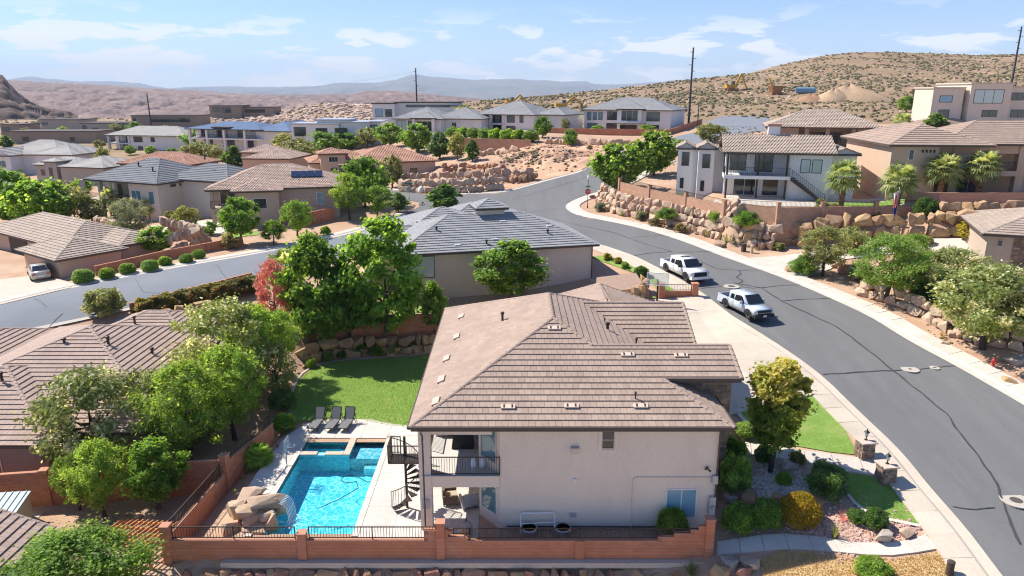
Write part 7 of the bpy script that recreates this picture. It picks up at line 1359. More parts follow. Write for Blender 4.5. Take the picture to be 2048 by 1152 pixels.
# machines on the hillside
M['digger'] = mat('digger_yellow', (.55, .32, .04), (.48, .27, .04), .6, 2); M['rust'] = mat('rusty_steel', (.36, .17, .07), (.28, .13, .06), .8, 1.5); M['tarp'] = mat('blue_tarp', (.16, .30, .42), rough=.6)
def digger(px, py, label, s, ang, up):
    p = on_hill_px(px, py); T = thing('excavator', label, 'excavator', p, R(ang)); T.scale = (s,)*3
    b = MB(); b.box(-2.2, -1.5, 0, 2.2, -.8, .9); b.box(-2.2, .8, 0, 2.2, 1.5, .9); b.box(-.8, -.8, .5, .8, .8, 1.1); b.build('tracks', M['rust'], T, world=False); b = MB(); b.box(-2.6, -1.3, 1.1, 1.6, 1.3, 2.2); b.build('body', M['digger'], T, world=False); b = MB(); b.hexa([(.1, .1, 2.2), (1.7, .1, 2.2), (1.7, 1.3, 2.2), (.1, 1.3, 2.2), (.2, .2, 3.4), (1.3, .2, 3.4), (1.3, 1.2, 3.4), (.2, 1.2, 3.4)]); b.build('cab', M['glass'], T, world=False)
    e, t = ((3.4, -.3, 6.2), (5.6, -.3, 1.2)) if up else ((4.2, -.3, 4.4), (7.0, -.3, 2.0)); b = MB(); b.bar((1.2, -.3, 2.0), e, .5, .7); b.build('boom', M['digger'], T, world=False); b = MB(); b.bar(e, t, .4, .5); b.build('stick', M['digger'], T, world=False); b = MB(); b.hexa([(t[0]-.6, -.9, t[2]-1.1), (t[0]+.3, -.9, t[2]-1.1), (t[0]+.3, .3, t[2]-1.1), (t[0]-.6, .3, t[2]-1.1), (t[0]-.3, -.8, t[2]), (t[0]+.5, -.8, t[2]), (t[0]+.5, .2, t[2]), (t[0]-.3, .2, t[2])]); b.build('bucket', M['rust'], T, world=False)
def on_hill_px(px, py):                                     # nearest hillside vertex row under a sight line
    i = int((px+900)/3800*(HNX-1)); best = None
    for j in range(0, 61):
        q = hv[j*HNX+i]; d = q-Vector((0, 0, CH)); D = d.y*math.cos(PIT)-d.z*math.sin(PIT); y = 576-FPX*(d.y*math.sin(PIT)+d.z*math.cos(PIT))/D
        if best is None or abs(y-py) < best[0]: best = (abs(y-py), q)
    return best[1].copy()
digger(1476, 182, 'yellow excavator with raised boom high on the hillside', 1.3, 10, True); digger(1030, 210, 'yellow excavator behind the two balcony house', 1.1, 20, False); digger(1128, 224, 'yellow excavator left of the arched villa', 1.1, 10, False)
p = on_hill_px(1562, 188); T = thing('rock_hopper', 'rusty screening machine on the hillside', 'machine', p, R(10)); b = MB(); b.hexa([(-2, -1.5, 1), (2, -1.5, 1), (2, 1.5, 1), (-2, 1.5, 1), (-3, -2, 3.6), (3, -2, 3.6), (3, 2, 3.6), (-3, 2, 3.6)]); b.build('hopper', M['rust'], T, world=False); b = MB(); b.box(-2.6, -1.6, 0, 2.6, 1.6, 1.0); b.build('base', M['rust'], T, world=False); b = MB(); b.bar((-2, 0, 3), (-3.5, 0, 7), .6, .6); b.build('conveyor', M['digger'], T, world=False)
p = on_hill_px(1614, 186); T = thing('dump_body', 'blue tarp covered dump body on the hillside', 'machine', p, R(-8)); b = MB(); b.hexa([(-4, -1.5, .4), (4, -1.5, .4), (4, 1.5, .4), (-4, 1.5, .4), (-4.5, -1.6, 2.2), (4.5, -1.6, 2.2), (3.5, 1.6, 2.6), (-3.5, 1.6, 2.6)]); b.build('body', M['tarp'], T, world=False); b = MB(); b.box(-3.5, -1.2, 0, 3.5, 1.2, .4); b.build('skid', M['rust'], T, world=False)
def pile(px, py, r_, h, label, m):
    p = on_hill_px(px, py); v = []; n = 26; rr = random.Random(int(px))
    for j in range(9):
        for i in range(n): a = 2*PI*i/n; u = j/8; q = r_*(1-u)*(1+.14*math.sin(a*3+px)+.07*math.sin(a*7+j)); v.append((p.x+q*math.cos(a)*1.25, p.y+q*math.sin(a), p.z-1.5+(h+1.5)*(u**.8)*(1+.06*math.sin(a*4))))
    f = [(j*n+i, j*n+(i+1) % n, (j+1)*n+(i+1) % n, (j+1)*n+i) for j in range(8) for i in range(n)]; tag(mesh_obj('dirt_pile', mesh_data('dirt_pile', v, f, m, None, None, True)), label, 'dirt pile')
PM = mat('spoil', (.50, .35, .21), (.42, .28, .165), .95, .2, 1, 1.5, fine=2); pile(1700, 196, 13, 5.6, 'broad tan dirt pile on the hillside', PM); pile(1680, 200, 8, 4.6, 'pointed tan dirt pile before the broad one', PM); pile(1630, 200, 7, 2.4, 'low dark brown dirt pile by the blue tarp', mat('spoil_dark', (.40, .23, .12), (.34, .2, .11), .95, .3, 1, 1.5))
# poles and wires
M['pole'] = mat('pole_steel', (.06, .05, .048), rough=.7)
tops = []
for px, yt, yb, D, l in [(302, 187, 250, 300, 'dark utility pole between the left flat roofed houses'), (834, 136, 215, 260, 'dark utility pole in front of the far mountains'), (1378, 95, 234, 195, 'tall dark utility pole beside the cul de sac'), (2023, 53, 168, 215, 'tall dark utility pole above the modern beige house'), (1396, 204, 236, 195, 'short wooden pole right of the tallest pole')]:
    a, c = PY(px-(px-1024)*.004, yt, D), PY(px, yb, D); a.x = c.x; T = thing('utility_pole', l, 'pole', (c.x, D, c.z-2), 0, 'utility poles'); b = MB(); b.tube([(c.x, D, c.z-2), (a.x, D, a.z)], [.32, .2] if yb-yt > 40 else [.15, .12], 8); b.build('shaft', M['pole'], T)
    if yb-yt > 40:
        tops.append((a.x, D, a.z))
        for k in range(4): z = a.z-1.2-1.6*k; s_ = 1 if k % 2 else -1; b = MB(); b.bar((a.x, D, z), (a.x+s_*.9, D, z+.15), .12, .12); b.build('arm', M['pole'], T)
M['wire'] = mat('wire', (.42, .42, .42), rough=.5, metal=.3)
for i, (a, c) in enumerate([((-260, 330, 15), tops[0]), (tops[0], tops[1])]):
    for k in (0, 2):
        b = MB(); n = 20; L_ = math.dist(a, c); b.tube([(a[0]+(c[0]-a[0])*t/n, a[1]+(c[1]-a[1])*t/n, a[2]-1.2-1.6*k+(c[2]-a[2])*t/n-L_*.02*4*(t/n)*(1-t/n)) for t in range(n+1)], .028, 3, cap=False); tag(b.build('power_line', M['wire']), ('upper', None, 'lower')[k]+' power line '+('running left from the leftmost pole', 'between the leftmost pole and the mountain pole', 'between the mountain pole and the tallest pole', 'between the tallest pole and the right hand pole')[i], 'power line')
# the air: one even, pale volume round everything
b = MB(); b.box(-17000, -60, -64, 17000, 14900, 520); hz_o = b.build('haze', [bpy.data.materials.new('haze')]); tag(hz_o, kind='stuff'); m = hz_o.data.materials[0]; m.use_nodes = True; t = m.node_tree; t.nodes.clear(); pv = t.nodes.new('ShaderNodeVolumePrincipled'); pv.inputs['Color'].default_value = (.72, .84, 1, 1); pv.inputs['Density'].default_value = 8e-5; pv.inputs['Anisotropy'].default_value = .0; om = t.nodes.new('ShaderNodeOutputMaterial'); t.links.new(pv.outputs[0], om.inputs['Volume'])
# ------------------------------------------------------------------ trees of the street and gardens
def TP(k, px, yb, yt, hw, label, name='tree', p=None, rz=None, group=None):
    p = p or G(px, yb); D = p.y*math.cos(PIT)+(CH-p.z)*math.sin(PIT); H = (yb-yt)*D/FPX*1.06; return tree(k, p, H, label, hw*D/FPX, name, rz, group)
for q in [('bloom', 205, 945, 745, 120, 'large pale flowering tree before the left neighbour roof'), ('mesq', 385, 940, 735, 105, 'bright green feathery tree in the middle of the left garden'), ('mesq', 470, 880, 700, 88, 'bright green feathery tree beside the iron fence'), ('bloom', 455, 800, 612, 105, 'tall pale flowering tree behind the feathery trees'), ('mesq', 520, 780, 620, 72, 'lime green tree left of the pink oleander'), ('bloom', 555, 800, 690, 48, 'small pale flowering tree at the lawn edge'), ('mesq', 560, 742, 625, 50, 'green tree between the oleander and the lawn corner'), ('mesq', 212, 1040, 885, 72, 'small green tree on the dirt yard, middle one'), ('maple2', 317, 1018, 880, 62, 'small dark green tree on the dirt yard, rightmost'), ('mesq', 160, 1020, 905, 52, 'small light green tree on the dirt yard, leftmost'), ('mesq2', 130, 930, 800, 60, 'olive tree against the neighbour brown wall'), ('bloom', 330, 900, 745, 60, 'pale tree between the two feathery trees'), ('mesq2', 385, 900, 830, 70, 'shaded olive tree behind the left block wall')]: TP(*q, name='garden_tree')
tree('near', Vector((-19.7, 26.6, -1.7)), 4.7, 'dense dark green tree crown at the bottom left corner', 3.5, 'garden_tree'); tree('near', Vector((-23.6, 25.4, -1.7)), 4.0, 'dark green tree cut by the bottom left edge', 2.8, 'garden_tree')
TP('pinkbush', 553, 655, 530, 36, 'tall pink flowering oleander bush', 'oleander')
for q in [('maple', 640, 712, 488, 82, 'tall leafy green tree behind the lawn, left one'), ('maple2', 770, 705, 460, 82, 'tall leafy green tree behind the lawn, right one'), ('maple', 868, 668, 570, 30, 'narrow green tree beside the brown roof eave'), ('maple2', 1020, 610, 493, 70, 'round green tree in front of the grey house wall'), ('maple2', 700, 690, 540, 60, 'green tree between the two tall lawn trees')]: TP(*q, name='shade_tree')
# street trees and gardens further off: kind, x, base, top, half width
far = [('maple2', 485, 488, 402, 38, 'round dense tree on the far side of the left street'), ('ash', 595, 475, 408, 33, 'lime tree before the solar house wall'), ('ash', 548, 490, 445, 27, 'bright green bush tree by the solar house'), ('far_dark', 890, 420, 375, 38, 'dark green spreading tree at the crossing'), ('mesq', 700, 440, 355, 40, 'feathery tree right of the solar house'), ('far', 730, 415, 325, 45, 'large green tree beside the stone chimney'), ('ash', 755, 435, 378, 32, 'lime tree at the corner beside the street sign'), ('far_dark', 798, 425, 390, 20, 'dark rounded tree at the corner'),
 ('far_olive', 785, 375, 318, 24, 'olive tree left of the rock terrace'), ('far', 1235, 382, 298, 50, 'large green street tree beside the stop sign'), ('far', 1308, 352, 272, 42, 'green street tree left of the white house'), ('sage', 265, 485, 405, 42, 'silver grey tree beyond the left street'), ('maple2', 316, 512, 458, 32, 'bright green rounded tree beyond the left street'), ('far_olive', 375, 465, 418, 26, 'small orange green tree before the terrace fence'), ('far', 90, 460, 370, 55, 'big green tree left of the grey hip house'), ('far', 20, 450, 350, 50, 'dense green tree at the left edge'), ('far_olive', 130, 450, 372, 52, 'olive tree between garage house and grey hip house'), ('far', 60, 430, 365, 45, 'green tree behind the left edge tree'), ('far_olive', 185, 445, 405, 30, 'small olive tree at the grey hip house corner'), ('mesq2', 230, 505, 474, 25, 'low olive tree beside the garage house'),
 ('far', 405, 300, 260, 34, 'round dark green tree before the blue roof house'), ('far_olive', 405, 335, 290, 42, 'pale olive tree behind the dark grey roof'), ('far_dark', 470, 345, 300, 26, 'green tree behind the solar house roof'), ('far_olive', 600, 345, 285, 42, 'olive tree cluster behind the solar house, left'), ('far', 640, 320, 270, 40, 'green tree cluster behind the solar house, right'), ('far_dark', 545, 300, 260, 14, 'dark cypress like tree before the blue roof house'), ('far_olive', 575, 310, 272, 30, 'olive tree before the modern white house'), ('far', 690, 300, 270, 30, 'green tree below the modern white house'), ('far_lime', 780, 295, 252, 28, 'bright green tree before the grey roof villa, left'), ('far', 835, 305, 254, 30, 'bright green tree before the grey roof villa, right'), ('far_dark', 880, 318, 272, 27, 'dark green tree beside the terracotta house'), ('far_olive', 915, 320, 272, 18, 'olive tree left of the garden wall'), ('far_dark', 945, 322, 285, 17, 'dark tree before the garden wall'), ('far_olive', 735, 295, 260, 22, 'olive tree between the modern house and villa'),
 ('far', 1085, 275, 238, 17, 'green tree right of the two balcony house'), ('far', 1140, 292, 262, 14, 'small green tree before the long red wall'), ('far_lime', 1195, 266, 252, 14, 'lime bush behind the long red wall, left'), ('far_lime', 1295, 267, 251, 18, 'lime bush behind the long red wall, right'), ('far_olive', 1420, 285, 252, 32, 'pale olive tree beside the cul de sac'), ('far_lime', 1812, 225, 196, 16, 'lime tree left of the modern beige house'), ('far_lime', 1915, 240, 212, 30, 'spreading lime tree before the modern beige house'), ('far_dark', 1870, 262, 232, 24, 'dark green tree below the modern beige house'), ('far_olive', 930, 250, 215, 20, 'small tree behind the grey roof villa'), ('far_dark', 70, 318, 288, 16, 'dark cypress like tree before the pale roof house'), ('far_olive', 25, 350, 312, 20, 'olive tree at the far left garden'), ('far_lime', 262, 310, 293, 12, 'small lime bush tree before the balcony house, left'), ('far_lime', 302, 312, 294, 12, 'small lime bush tree before the balcony house, right'), ('far_dark', 155, 368, 340, 15, 'dark round tree on the pale driveway'), ('far_olive', 210, 345, 300, 14, 'yellowing tree beside the pale roof house'), ('far_lime', 1898, 392, 350, 22, 'lime bush tree at the foot of the palm'), ('far_dark', 740, 372, 340, 22, 'shaded tree behind the stone chimney'),
 ('far_olive', 55, 278, 258, 14, 'small olive tree beside the long brown house'), ('far_lime', 125, 262, 246, 12, 'lime tree above the long brown house'), ('far_olive', 232, 262, 242, 14, 'olive tree beside the tan flat roofed house'), ('far', 270, 262, 240, 14, 'green tree left of the leftmost pole'), ('far_olive', 330, 262, 247, 14, 'olive tree behind the balcony house roof'), ('far_dark', 15, 300, 275, 14, 'dark tree at the far left behind the gabled house'), ('far_olive', 200, 300, 282, 12, 'olive shrub tree left of the balcony house'), ('far', 345, 318, 298, 13, 'green tree right of the balcony house'), ('far_olive', 30, 395, 350, 30, 'olive tree above the left edge grove'), ('far_lime', 165, 395, 362, 20, 'lime tree beside the pale driveway'), ('far', 110, 415, 378, 30, 'green tree in the grove left of the grey hip house'), ('far_olive', 560, 262, 246, 12, 'olive tree left of the modern white house'), ('far_dark', 520, 345, 318, 14, 'dark tree between pink roof and solar house'), ('far_lime', 672, 385, 345, 16, 'lime tree at the solar house chimney'), ('far_olive', 345, 455, 425, 18, 'olive tree at the terrace fence'), ('far', 420, 470, 445, 14, 'small green tree on the boulder slope'), ('far_olive', 1130, 262, 240, 10, 'olive tree left of the arched villa'), ('far_lime', 1360, 305, 282, 14, 'lime tree behind the white house towers'), ('far_dark', 1590, 300, 276, 14, 'dark tree before the tan tile house, left'), ('far_olive', 1640, 430, 400, 12, 'small olive tree behind the terrace wall')]
for q in far: TP(*q, name='street_tree' if q[3] > 350 else 'distant_tree')
for px, yb, yt, l in [(1680, 425, 355, 'fan palm at the end of the white house lawn'), (1791, 425, 362, 'fan palm behind the flagpole'), (1797, 300, 245, 'distant fan palm beside the tan tile house'), (228, 440, 395, 'fan palm before the grey hip house'), (306, 440, 412, 'young fan palm before the grey hip house')]:
    p = G(px, yb); D = p.y*math.cos(PIT)+(CH-p.z)*math.sin(PIT); palm(p, max(1.6, (yb-yt)*D/FPX), l, .95 if yb < 420 and px > 1000 else (1.15 if px > 1000 else .9))
palm(Vector((49.2, 81.6, 9.9)), 3.5, 'fan palm before the palm house, left', 1.15); palm(Vector((53.6, 81.6, 9.9)), 3.9, 'fan palm before the palm house, right', 1.15)
p = G(577, 590); T = palm(p, 2.6, 'low fan palm behind the pink oleander', 1.1)
# clipped shrubs along the left street
for i, (px, py, r_) in enumerate([(168, 566, 1.0), (215, 558, .78), (256, 548, .8), (301, 542, .85), (331, 532, .72), (373, 526, .72), (398, 518, .75)]): shrub('ball', G(px, py), r_, f"{('first', 'second', 'third', 'fourth', 'fifth', 'sixth', 'seventh')[i]} clipped round shrub from the driveway along the left street", r_*1.45, 'clipped shrubs along the left street')
block_wall('street_wall', 'stepped brown block wall behind the clipped round shrubs', [p for p in GP((192, 552), (262, 536), (335, 519), (420, 503), (485, 490))], lambda x, y, s: zt(x, y)+1.0, lambda x, y, s: zt(x, y)-.4, (), 0, bl=.6, bh=.25)
block_wall('street_wall', 'red block wall beside the solar house gate', GP((600, 455), (640, 446), (668, 440)), lambda x, y, s: zt(x, y)+1.7, lambda x, y, s: zt(x, y)-.3, (.2,), 0, bl=.6, bh=.25); block_wall('street_wall', 'red block wall between grey hip house and solar house', GP((300, 442), (360, 430), (405, 421)), lambda x, y, s: zt(x, y)+1.8, lambda x, y, s: zt(x, y)-.3, (), 0, bl=.6, bh=.25)
boulder_wall('boulder_wall', 'pale sandstone boulder slope beyond the left street', GP((345, 512), (375, 500), (415, 488), (340, 470)), 2.4, .85, 'rock_pale', .9, 71); boulder_wall('boulder_wall', 'pale boulder row below the grey hip house lawn', GP((190, 455), (225, 462), (270, 470)), 1.6, .8, 'rock_pale', .6, 72)
drape('left_garden_lawn', GP((250, 525), (300, 515), (290, 500), (255, 508)), .06, M['lawn'], 1.5); drape('terrace_lawn', GP((175, 432), (210, 430), (225, 445), (190, 448)), .08, M['lawn'], 1.5); drape('solar_house_lawn', GP((450, 478), (520, 470), (515, 462), (445, 468)), .06, M['lawn'], 1.5); drape('solar_house_patio', GP((300, 452), (420, 440), (470, 455), (440, 468), (330, 475)), .06, M['concrete'], 1.5); drape('grey_house_lawn', [(-14, 61.2), (-4, 61.8), (-4, 63.4), (-11, 62.8)], .05, M['lawn'], 1.)
for i, (px, py, k, r_, l) in enumerate([(155, 500, 'olive', .8, 'olive shrub at the garage house corner'), (245, 515, 'lime', .8, 'lime shrub beside the garage house wall'), (300, 500, 'ball', .7, 'round shrub inside the stepped wall'), (652, 470, 'lime', .65, 'pale round shrub beside the solar house wall'), (460, 498, 'brush', 1.0, 'bare grey shrub at the left street'), (610, 500, 'olive', .8, 'grey green shrub before the lime tree'), (210, 630, 'olive', 1.4, 'olive shrub behind the neighbour roof'), (125, 450, 'dark', 1., 'dark shrub behind the garage house roof'), (1180, 300, 'brush', .6, 'dry bush on the dirt lot'), (1745, 305, 'ball', 1.2, 'round shrub beside the sandstone tier'), (1722, 330, 'ball', 1.0, 'oval shrub behind the white house, left'), (1750, 335, 'ball', 1.0, 'oval shrub behind the white house, right'), (1700, 280, 'dark', 1.3, 'dark round shrub before the tan tile house'), (1850, 432, 'dark', 1.2, 'dark shrub atop the block wall beside the flagpole')]): shrub(k, G(px, py), r_, l)
# hedge behind the neighbour's roof
hp = resample(GP((295, 632), (350, 618), (420, 603), (500, 585)), 1.5)
ORD = ('first', 'second', 'third', 'fourth', 'fifth', 'sixth', 'seventh', 'eighth', 'ninth', 'tenth', 'eleventh', 'twelfth', 'thirteenth', 'fourteenth', 'fifteenth', 'sixteenth', 'seventeenth', 'eighteenth')
for i, p in enumerate(hp): shrub('hedge', Vector((p.x, p.y, zt(p.x, p.y))), 1.05, f'{ORD[i]} rust tinged hedge plant from the left along the left street wall', 1.7, 'hedge along the left street wall', 'hedge_plant', 'hedge')
block_wall('hedge_wall', 'red block wall along the left street behind the hedge', GP((262, 632), (350, 608), (430, 588), (505, 568)), lambda x, y, s: zt(x, y)+1.1, lambda x, y, s: zt(x, y)-.3, (), 0, bl=.6, bh=.25)
boulder_wall('boulder_wall', 'boulder wall under the hedge beside the neighbour roof', GP((325, 655), (365, 645), (430, 630)), 1.5, .8, 'rock', .3, 73)
hp = resample(GP((905, 282), (1062, 287)), 3.)
for i, p in enumerate(hp): shrub('lime', Vector((p.x, p.y+2, 11.2)), 1.8, f'{ORD[i]} lime hedge plant from the left in the row below the villas', 2.6, 'lime hedge below the villas', 'hedge_plant', 'hedge')
# ------------------------------------------------------------------ vehicles
def paint(n, c, rough=.25): m = mat(n, c, rough=rough, spec=.6); m.node_tree.nodes['Principled BSDF'].inputs['Coat Weight'].default_value = .6; return m
M['car_white'] = paint('paint_white', (.80, .80, .79)); M['car_silver'] = paint('paint_silver', (.50, .56, .62)); M['car_gold'] = paint('paint_champagne', (.50, .45, .36)); M['tyre'] = mat('tyre', (.02, .02, .021), rough=.85); M['rim'] = mat('rim', (.42, .42, .43), rough=.35, metal=.8); M['car_glass'] = glass('car_glass', (.012, .016, .02), .04); M['black_trim'] = mat('black_trim', (.02, .02, .021), rough=.55); M['lamp'] = glass('headlamp', (.55, .58, .6), .1); M['tail'] = glass('tail_lamp', (.35, .02, .02), .15)
def loft(sections, m, name, T, bev=.04, mid=0.):
    """body panels: each section (x, half width low, half width high, z low, z high)"""
    b = bmesh.new(); rings = []
    for x, wl, wh, z0, z1 in sections: rings.append([b.verts.new(q) for q in ((x, -wl, z0), (x, wl, z0), (x, wl+(wh-wl)*mid, z0+(z1-z0)*.55), (x, wh, z1), (x, -wh, z1), (x, -wl-(wh-wl)*mid, z0+(z1-z0)*.55))])
    for r0, r1 in zip(rings, rings[1:]):
        for i in range(6): b.faces.new((r0[i], r0[(i+1) % 6], r1[(i+1) % 6], r1[i]))
    b.faces.new(rings[0][::-1]); b.faces.new(rings[-1]); bmesh.ops.recalc_face_normals(b, faces=b.faces)
    bmesh.ops.bevel(b, geom=[e for e in b.edges if len(e.link_faces) == 2 and e.calc_face_angle(0) > R(22)], offset=bev, segments=2, affect='EDGES', clamp_overlap=True)
    me = bpy.data.meshes.new(name); b.to_mesh(me); b.free(); me.materials.append(m); me.polygons.foreach_set('use_smooth', np.ones(len(me.polygons), bool)); return mesh_obj(name, me, T)
def wheel(T, x, y, r_, wd=.26):
    b = MB(); s = 1 if y > 0 else -1; b.tube([(x, y-wd/2, r_), (x, y-wd/2+.04, r_), (x, y+wd/2-.04, r_), (x, y+wd/2, r_)], [r_*.86, r_, r_, r_*.86], 20); o = b.build('wheel', M['tyre'], T, world=False); b = MB(); yy = y+s*(wd/2+.005); b.tube([(x, yy-s*.05, r_), (x, yy, r_)], [r_*.62, r_*.6], 14); q = b.build('rim', M['rim'], o, world=False)
    b = MB()
    for k in range(6): a = k*PI/3; b.bar((x, yy+s*.012, r_), (x+math.cos(a)*r_*.55, yy+s*.012, r_+math.sin(a)*r_*.55), .07, .03)
    b.build('spokes', M['black_trim'], o, world=False)
def place(T, a, b):                                          # rear and front wheel contact points on the street, kerb side
    A, B = G(*a), G(*b); d = (B-A); T.rotation_euler = (0, 0, math.atan2(d.y, d.x)); return A, B
def pickup(label, name, rear, front, Lb, wb, hw, ht, cm, big):
    T = thing(name, label, 'pickup truck'); A, B = place(T, rear, front); mid = (A+B)/2; ang = T.rotation_euler.z; n = Vector((-math.sin(ang), math.cos(ang), 0)); c = mid+n*(hw-.12); c.z = zt(c.x, c.y)+.045; T.location = c; x1 = wb/2; fo, ro = Lb*.165, Lb-wb-Lb*.165; F, K = x1+fo, -x1-ro; zs, zb, zh = .42, 1.09*ht, 1.17*ht; cab0, cab1 = K+Lb*.285, F-Lb*.235; m = M[cm]
    loft([(cab1-.1, hw, hw*.97, zs, zh), (cab1+.5, hw, hw*.96, zs, zh*1.0), (F-.45, hw*.98, hw*.93, zs, zh*.97), (F-.1, hw*.93, hw*.89, zs, zh*.92), (F, hw*.88, hw*.84, zs+.05, zh*.86)], m, 'hood', T, .06)
    loft([(cab0-.02, hw, hw*.98, zs, zb*1.05), (cab1, hw, hw*.98, zs, zb*1.06)], m, 'cab_lower', T, .03)
    loft([(cab0+.02, hw*.93, hw*.80, zb, 1.78*ht), (cab0+.25, hw*.93, hw*.80, zb, 1.86*ht), (cab1-1.0, hw*.93, hw*.79, zb, 1.87*ht), (cab1-.72, hw*.93, hw*.78, zb, 1.80*ht), (cab1+.12, hw*.93, hw*.86, zb, zb+.07)], m, 'roof_pillars', T, .05, .55)
    b = MB(); z0, z1 = zs, zb*1.03; b.box(K, -hw, z0, cab0-.05, -hw+.12, z1); b.box(K, hw-.12, z0, cab0-.05, hw, z1); b.box(K, -hw+.12, z0, K+.1, hw-.12, z1); b.box(cab0-.17, -hw+.12, z0, cab0-.05, hw-.12, z1); b.build('bed_sides', m, T, world=False); b = MB(); b.box(K+.1, -hw+.12, .7, cab0-.17, hw-.12, .74); b.build('bed_liner', M['black_trim'], T, world=False)
    for s in (-1, 1):                                       # side glass, doors, mirrors
        for a, q in ((cab0+.28, (cab0+cab1-.9)/2-.02), ((cab0+cab1-.9)/2+.06, cab1-.72)):
            b = MB(); y0, y1 = hw*.93+.004, hw*.80+.012; pts = [(a, y0, zb+.09), (q if q < cab1-1 else q+.45, y0, zb+.09), (q-.05, y1, 1.74*ht), (a+.05, y1, 1.74*ht)]; pts = [(x, s*y, z) for x, y, z in pts]; b.poly(pts if s < 0 else pts[::-1]); b.build('side_window', M['car_glass'], T, world=False)
        b = MB(); b.box(cab1-.62, s*hw if s > 0 else -hw-.26, zb+.05, cab1-.45, hw+.26 if s > 0 else -hw, zb+.28); b.build('mirror', m if not big else M['black_trim'], T, world=False)
        for xx in (cab0+.1, (cab0+cab1-.9)/2, cab1-.15): b = MB(); b.box(xx-.008, s*hw-.01, zs+.1, xx+.008, s*hw+.004, zb); b.build('door_seam', M['black_trim'], T, world=False)
        for xx in ((cab0+cab1-.9)/2-.15, cab1-.95): b = MB(); b.box(xx-.1, s*(hw+.012)-.015, zb-.13, xx+.08, s*(hw+.012)+.015, zb-.09); b.build('door_handle', m, T, world=False)
        b = MB(); b.box(F-.5, s*hw*.87-.16*1, zh*.70, F-.02, s*hw*.87+.06, zh*.84); b.build('headlight', M['lamp'], T, world=False); b = MB(); b.box(K-.02, s*(hw-.07)-.07, .75, K+.06, s*(hw-.07)+.075, 1.0); b.build('tail_light', M['tail'], T, world=False)
        for xw in (x1, -x1):
            wheel(T, xw, s*(hw-.13), .40 if not big else .43); b = MB(); r_ = .53 if not big else .57
            pts = [(xw+r_*math.cos(R(a)), .40+r_*math.sin(R(a))*.98) for a in range(-5, 186, 19)]; 
            b.prism([(x, z) for x, z in pts], 0, .02); o = b.build('wheel_arch', M['black_trim'], T, world=False); o.rotation_euler = (PI/2, 0, 0); o.location = (0, s*(hw+.006)+(.0 if s < 0 else .02), 0)
    b = MB(); b.poly([(cab1+.10, -hw*.82, zb+.11), (cab1+.10, hw*.82, zb+.11), (cab1-.66, hw*.72, 1.80*ht), (cab1-.66, -hw*.72, 1.80*ht)]); o = b.build('windshield', M['car_glass'], T, world=False); o.location = (.05, 0, .05)
    b = MB(); b.poly([(cab0-.0, hw*.75, zb+.12), (cab0-.0, -hw*.75, zb+.12), (cab0-.0, -hw*.68, 1.7*ht), (cab0-.0, hw*.68, 1.7*ht)]); b.build('rear_window', M['car_glass'], T, world=False)
    b = MB(); b.box(F-.06, -hw*.66, zh*.46, F+.02, hw*.66, zh*.84); o = b.build('grille', M['black_trim'], T, world=False); b = MB(); b.box(F+.02, -hw*.58, zh*.63, F+.035, hw*.58, zh*.67); b.build('grille_bar', M['rim'] if not big else M['black_trim'], o, world=False)
    b = MB(); b.box(F-.3, -hw*.95, .36, F+.1, hw*.95, .62); b.build('front_bumper', m if big else M['black_trim'], T, world=False); b = MB(); b.box(K-.14, -hw*.95, .45, K+.02, hw*.95, .64); b.build('rear_bumper', M['rim'], T, world=False); b = MB(); b.box(F+.1, -.16, .42, F+.115, .16, .56); b.build('licence_plate', M['white'], T, world=False)
    b = MB(); b.box(K+.3, -hw*.9, .3, F-.3, hw*.9, .44); b.build('chassis', M['black_trim'], T, world=False)
    if big: b = MB(); zr = 1.875*ht; b.box(cab1-1.75, -.45, zr-.06, cab1-1.25, .45, zr+.012); b.build('sunroof', M['car_glass'], T, world=False)
    return T
pickup('white crew cab pickup with sunroof parked at the kerb', 'pickup_truck', (1335, 545), (1370, 565), 5.9, 3.75, 1.02, 1.02, 'car_white', True); pickup('silver crew cab pickup parked nearest the driveway', 'pickup_truck', (1456, 618), (1492, 641), 5.4, 3.26, .94, .96, 'car_silver', False)
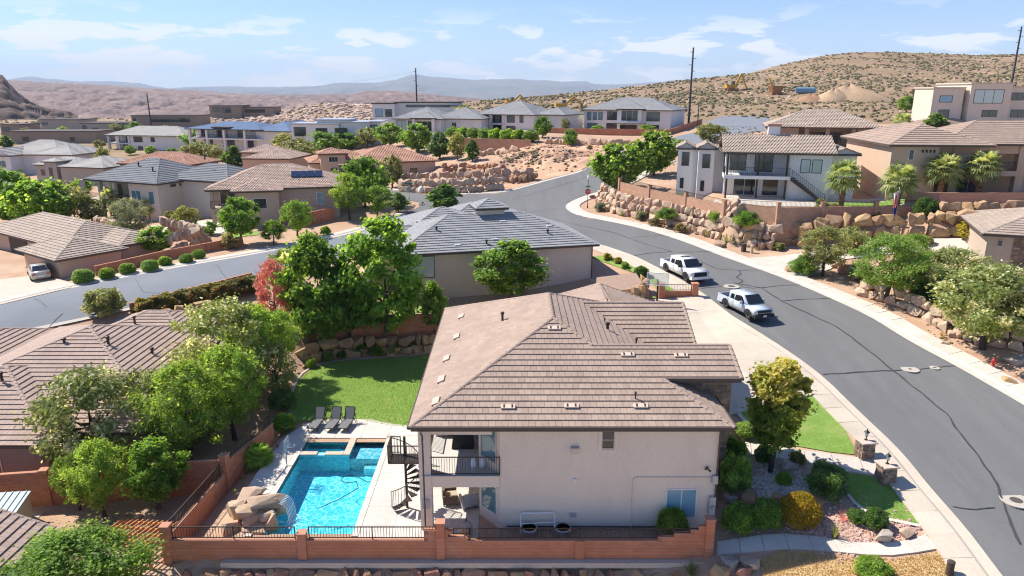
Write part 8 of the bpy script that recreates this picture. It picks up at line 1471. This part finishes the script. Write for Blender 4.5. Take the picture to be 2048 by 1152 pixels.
def sedan(label, loc, rz, cm):
    T = thing('sedan', label, 'car', loc, R(rz)); m = M[cm]; hw = .88
    loft([(-2.25, hw*.84, hw*.78, .35, .82), (-2.1, hw*.95, hw*.88, .28, .98), (-1.3, hw, hw*.92, .25, 1.0), (.9, hw, hw*.93, .25, .95), (1.7, hw*.97, hw*.86, .25, .86), (2.2, hw*.85, hw*.75, .3, .68)], m, 'body', T, .06); loft([(-1.75, hw*.86, hw*.80, .9, 1.0), (-1.0, hw*.88, hw*.70, .92, 1.38), (-.2, hw*.88, hw*.70, .92, 1.44), (.35, hw*.88, hw*.70, .9, 1.38), (1.15, hw*.87, hw*.80, .88, .95)], m, 'cabin', T, .05, .55)
    for s in (-1, 1):
        b = MB(); q = [(-1.15, s*(hw*.86+.01), 1.0), (.75, s*(hw*.86+.01), .99), (.3, s*(hw*.73+.012), 1.33), (-.9, s*(hw*.73+.012), 1.33)]; b.poly(q if s < 0 else q[::-1]); b.build('side_window', M['car_glass'], T, world=False); b = MB(); b.box(.7, s*hw if s > 0 else -hw-.15, .95, .85, hw+.15 if s > 0 else -hw, 1.07); b.build('mirror', m, T, world=False); b = MB(); b.box(-2.27, s*.62-.14, .68, -2.15, s*.62+.14, .82); b.build('tail_light', M['tail'], T, world=False); b = MB(); b.box(2.0, s*.55-.16, .58, 2.19, s*.55+.16, .7); b.build('headlight', M['lamp'], T, world=False)
        for x in (1.35, -1.35): wheel(T, x, s*(hw-.1), .32, .2)
    b = MB(); b.poly([(-1.70, hw*.72, 1.03), (-1.70, -hw*.72, 1.03), (-1.02, -hw*.62, 1.37), (-1.02, hw*.62, 1.37)]); o = b.build('rear_window', M['car_glass'], T, world=False); o.location = (-.03, 0, .035); b = MB(); b.poly([(1.12, -hw*.72, .97), (1.12, hw*.72, .97), (.38, hw*.62, 1.36), (.38, -hw*.62, 1.36)]); o = b.build('windshield', M['car_glass'], T, world=False); o.location = (.03, 0, .035); b = MB(); b.box(-2.285, -.25, .5, -2.2, .25, .62); b.build('licence_plate', M['white'], T, world=False); return T
p = G(80, 556, .1); sedan('champagne sedan parked on the left driveway', p, 128, 'car_gold')
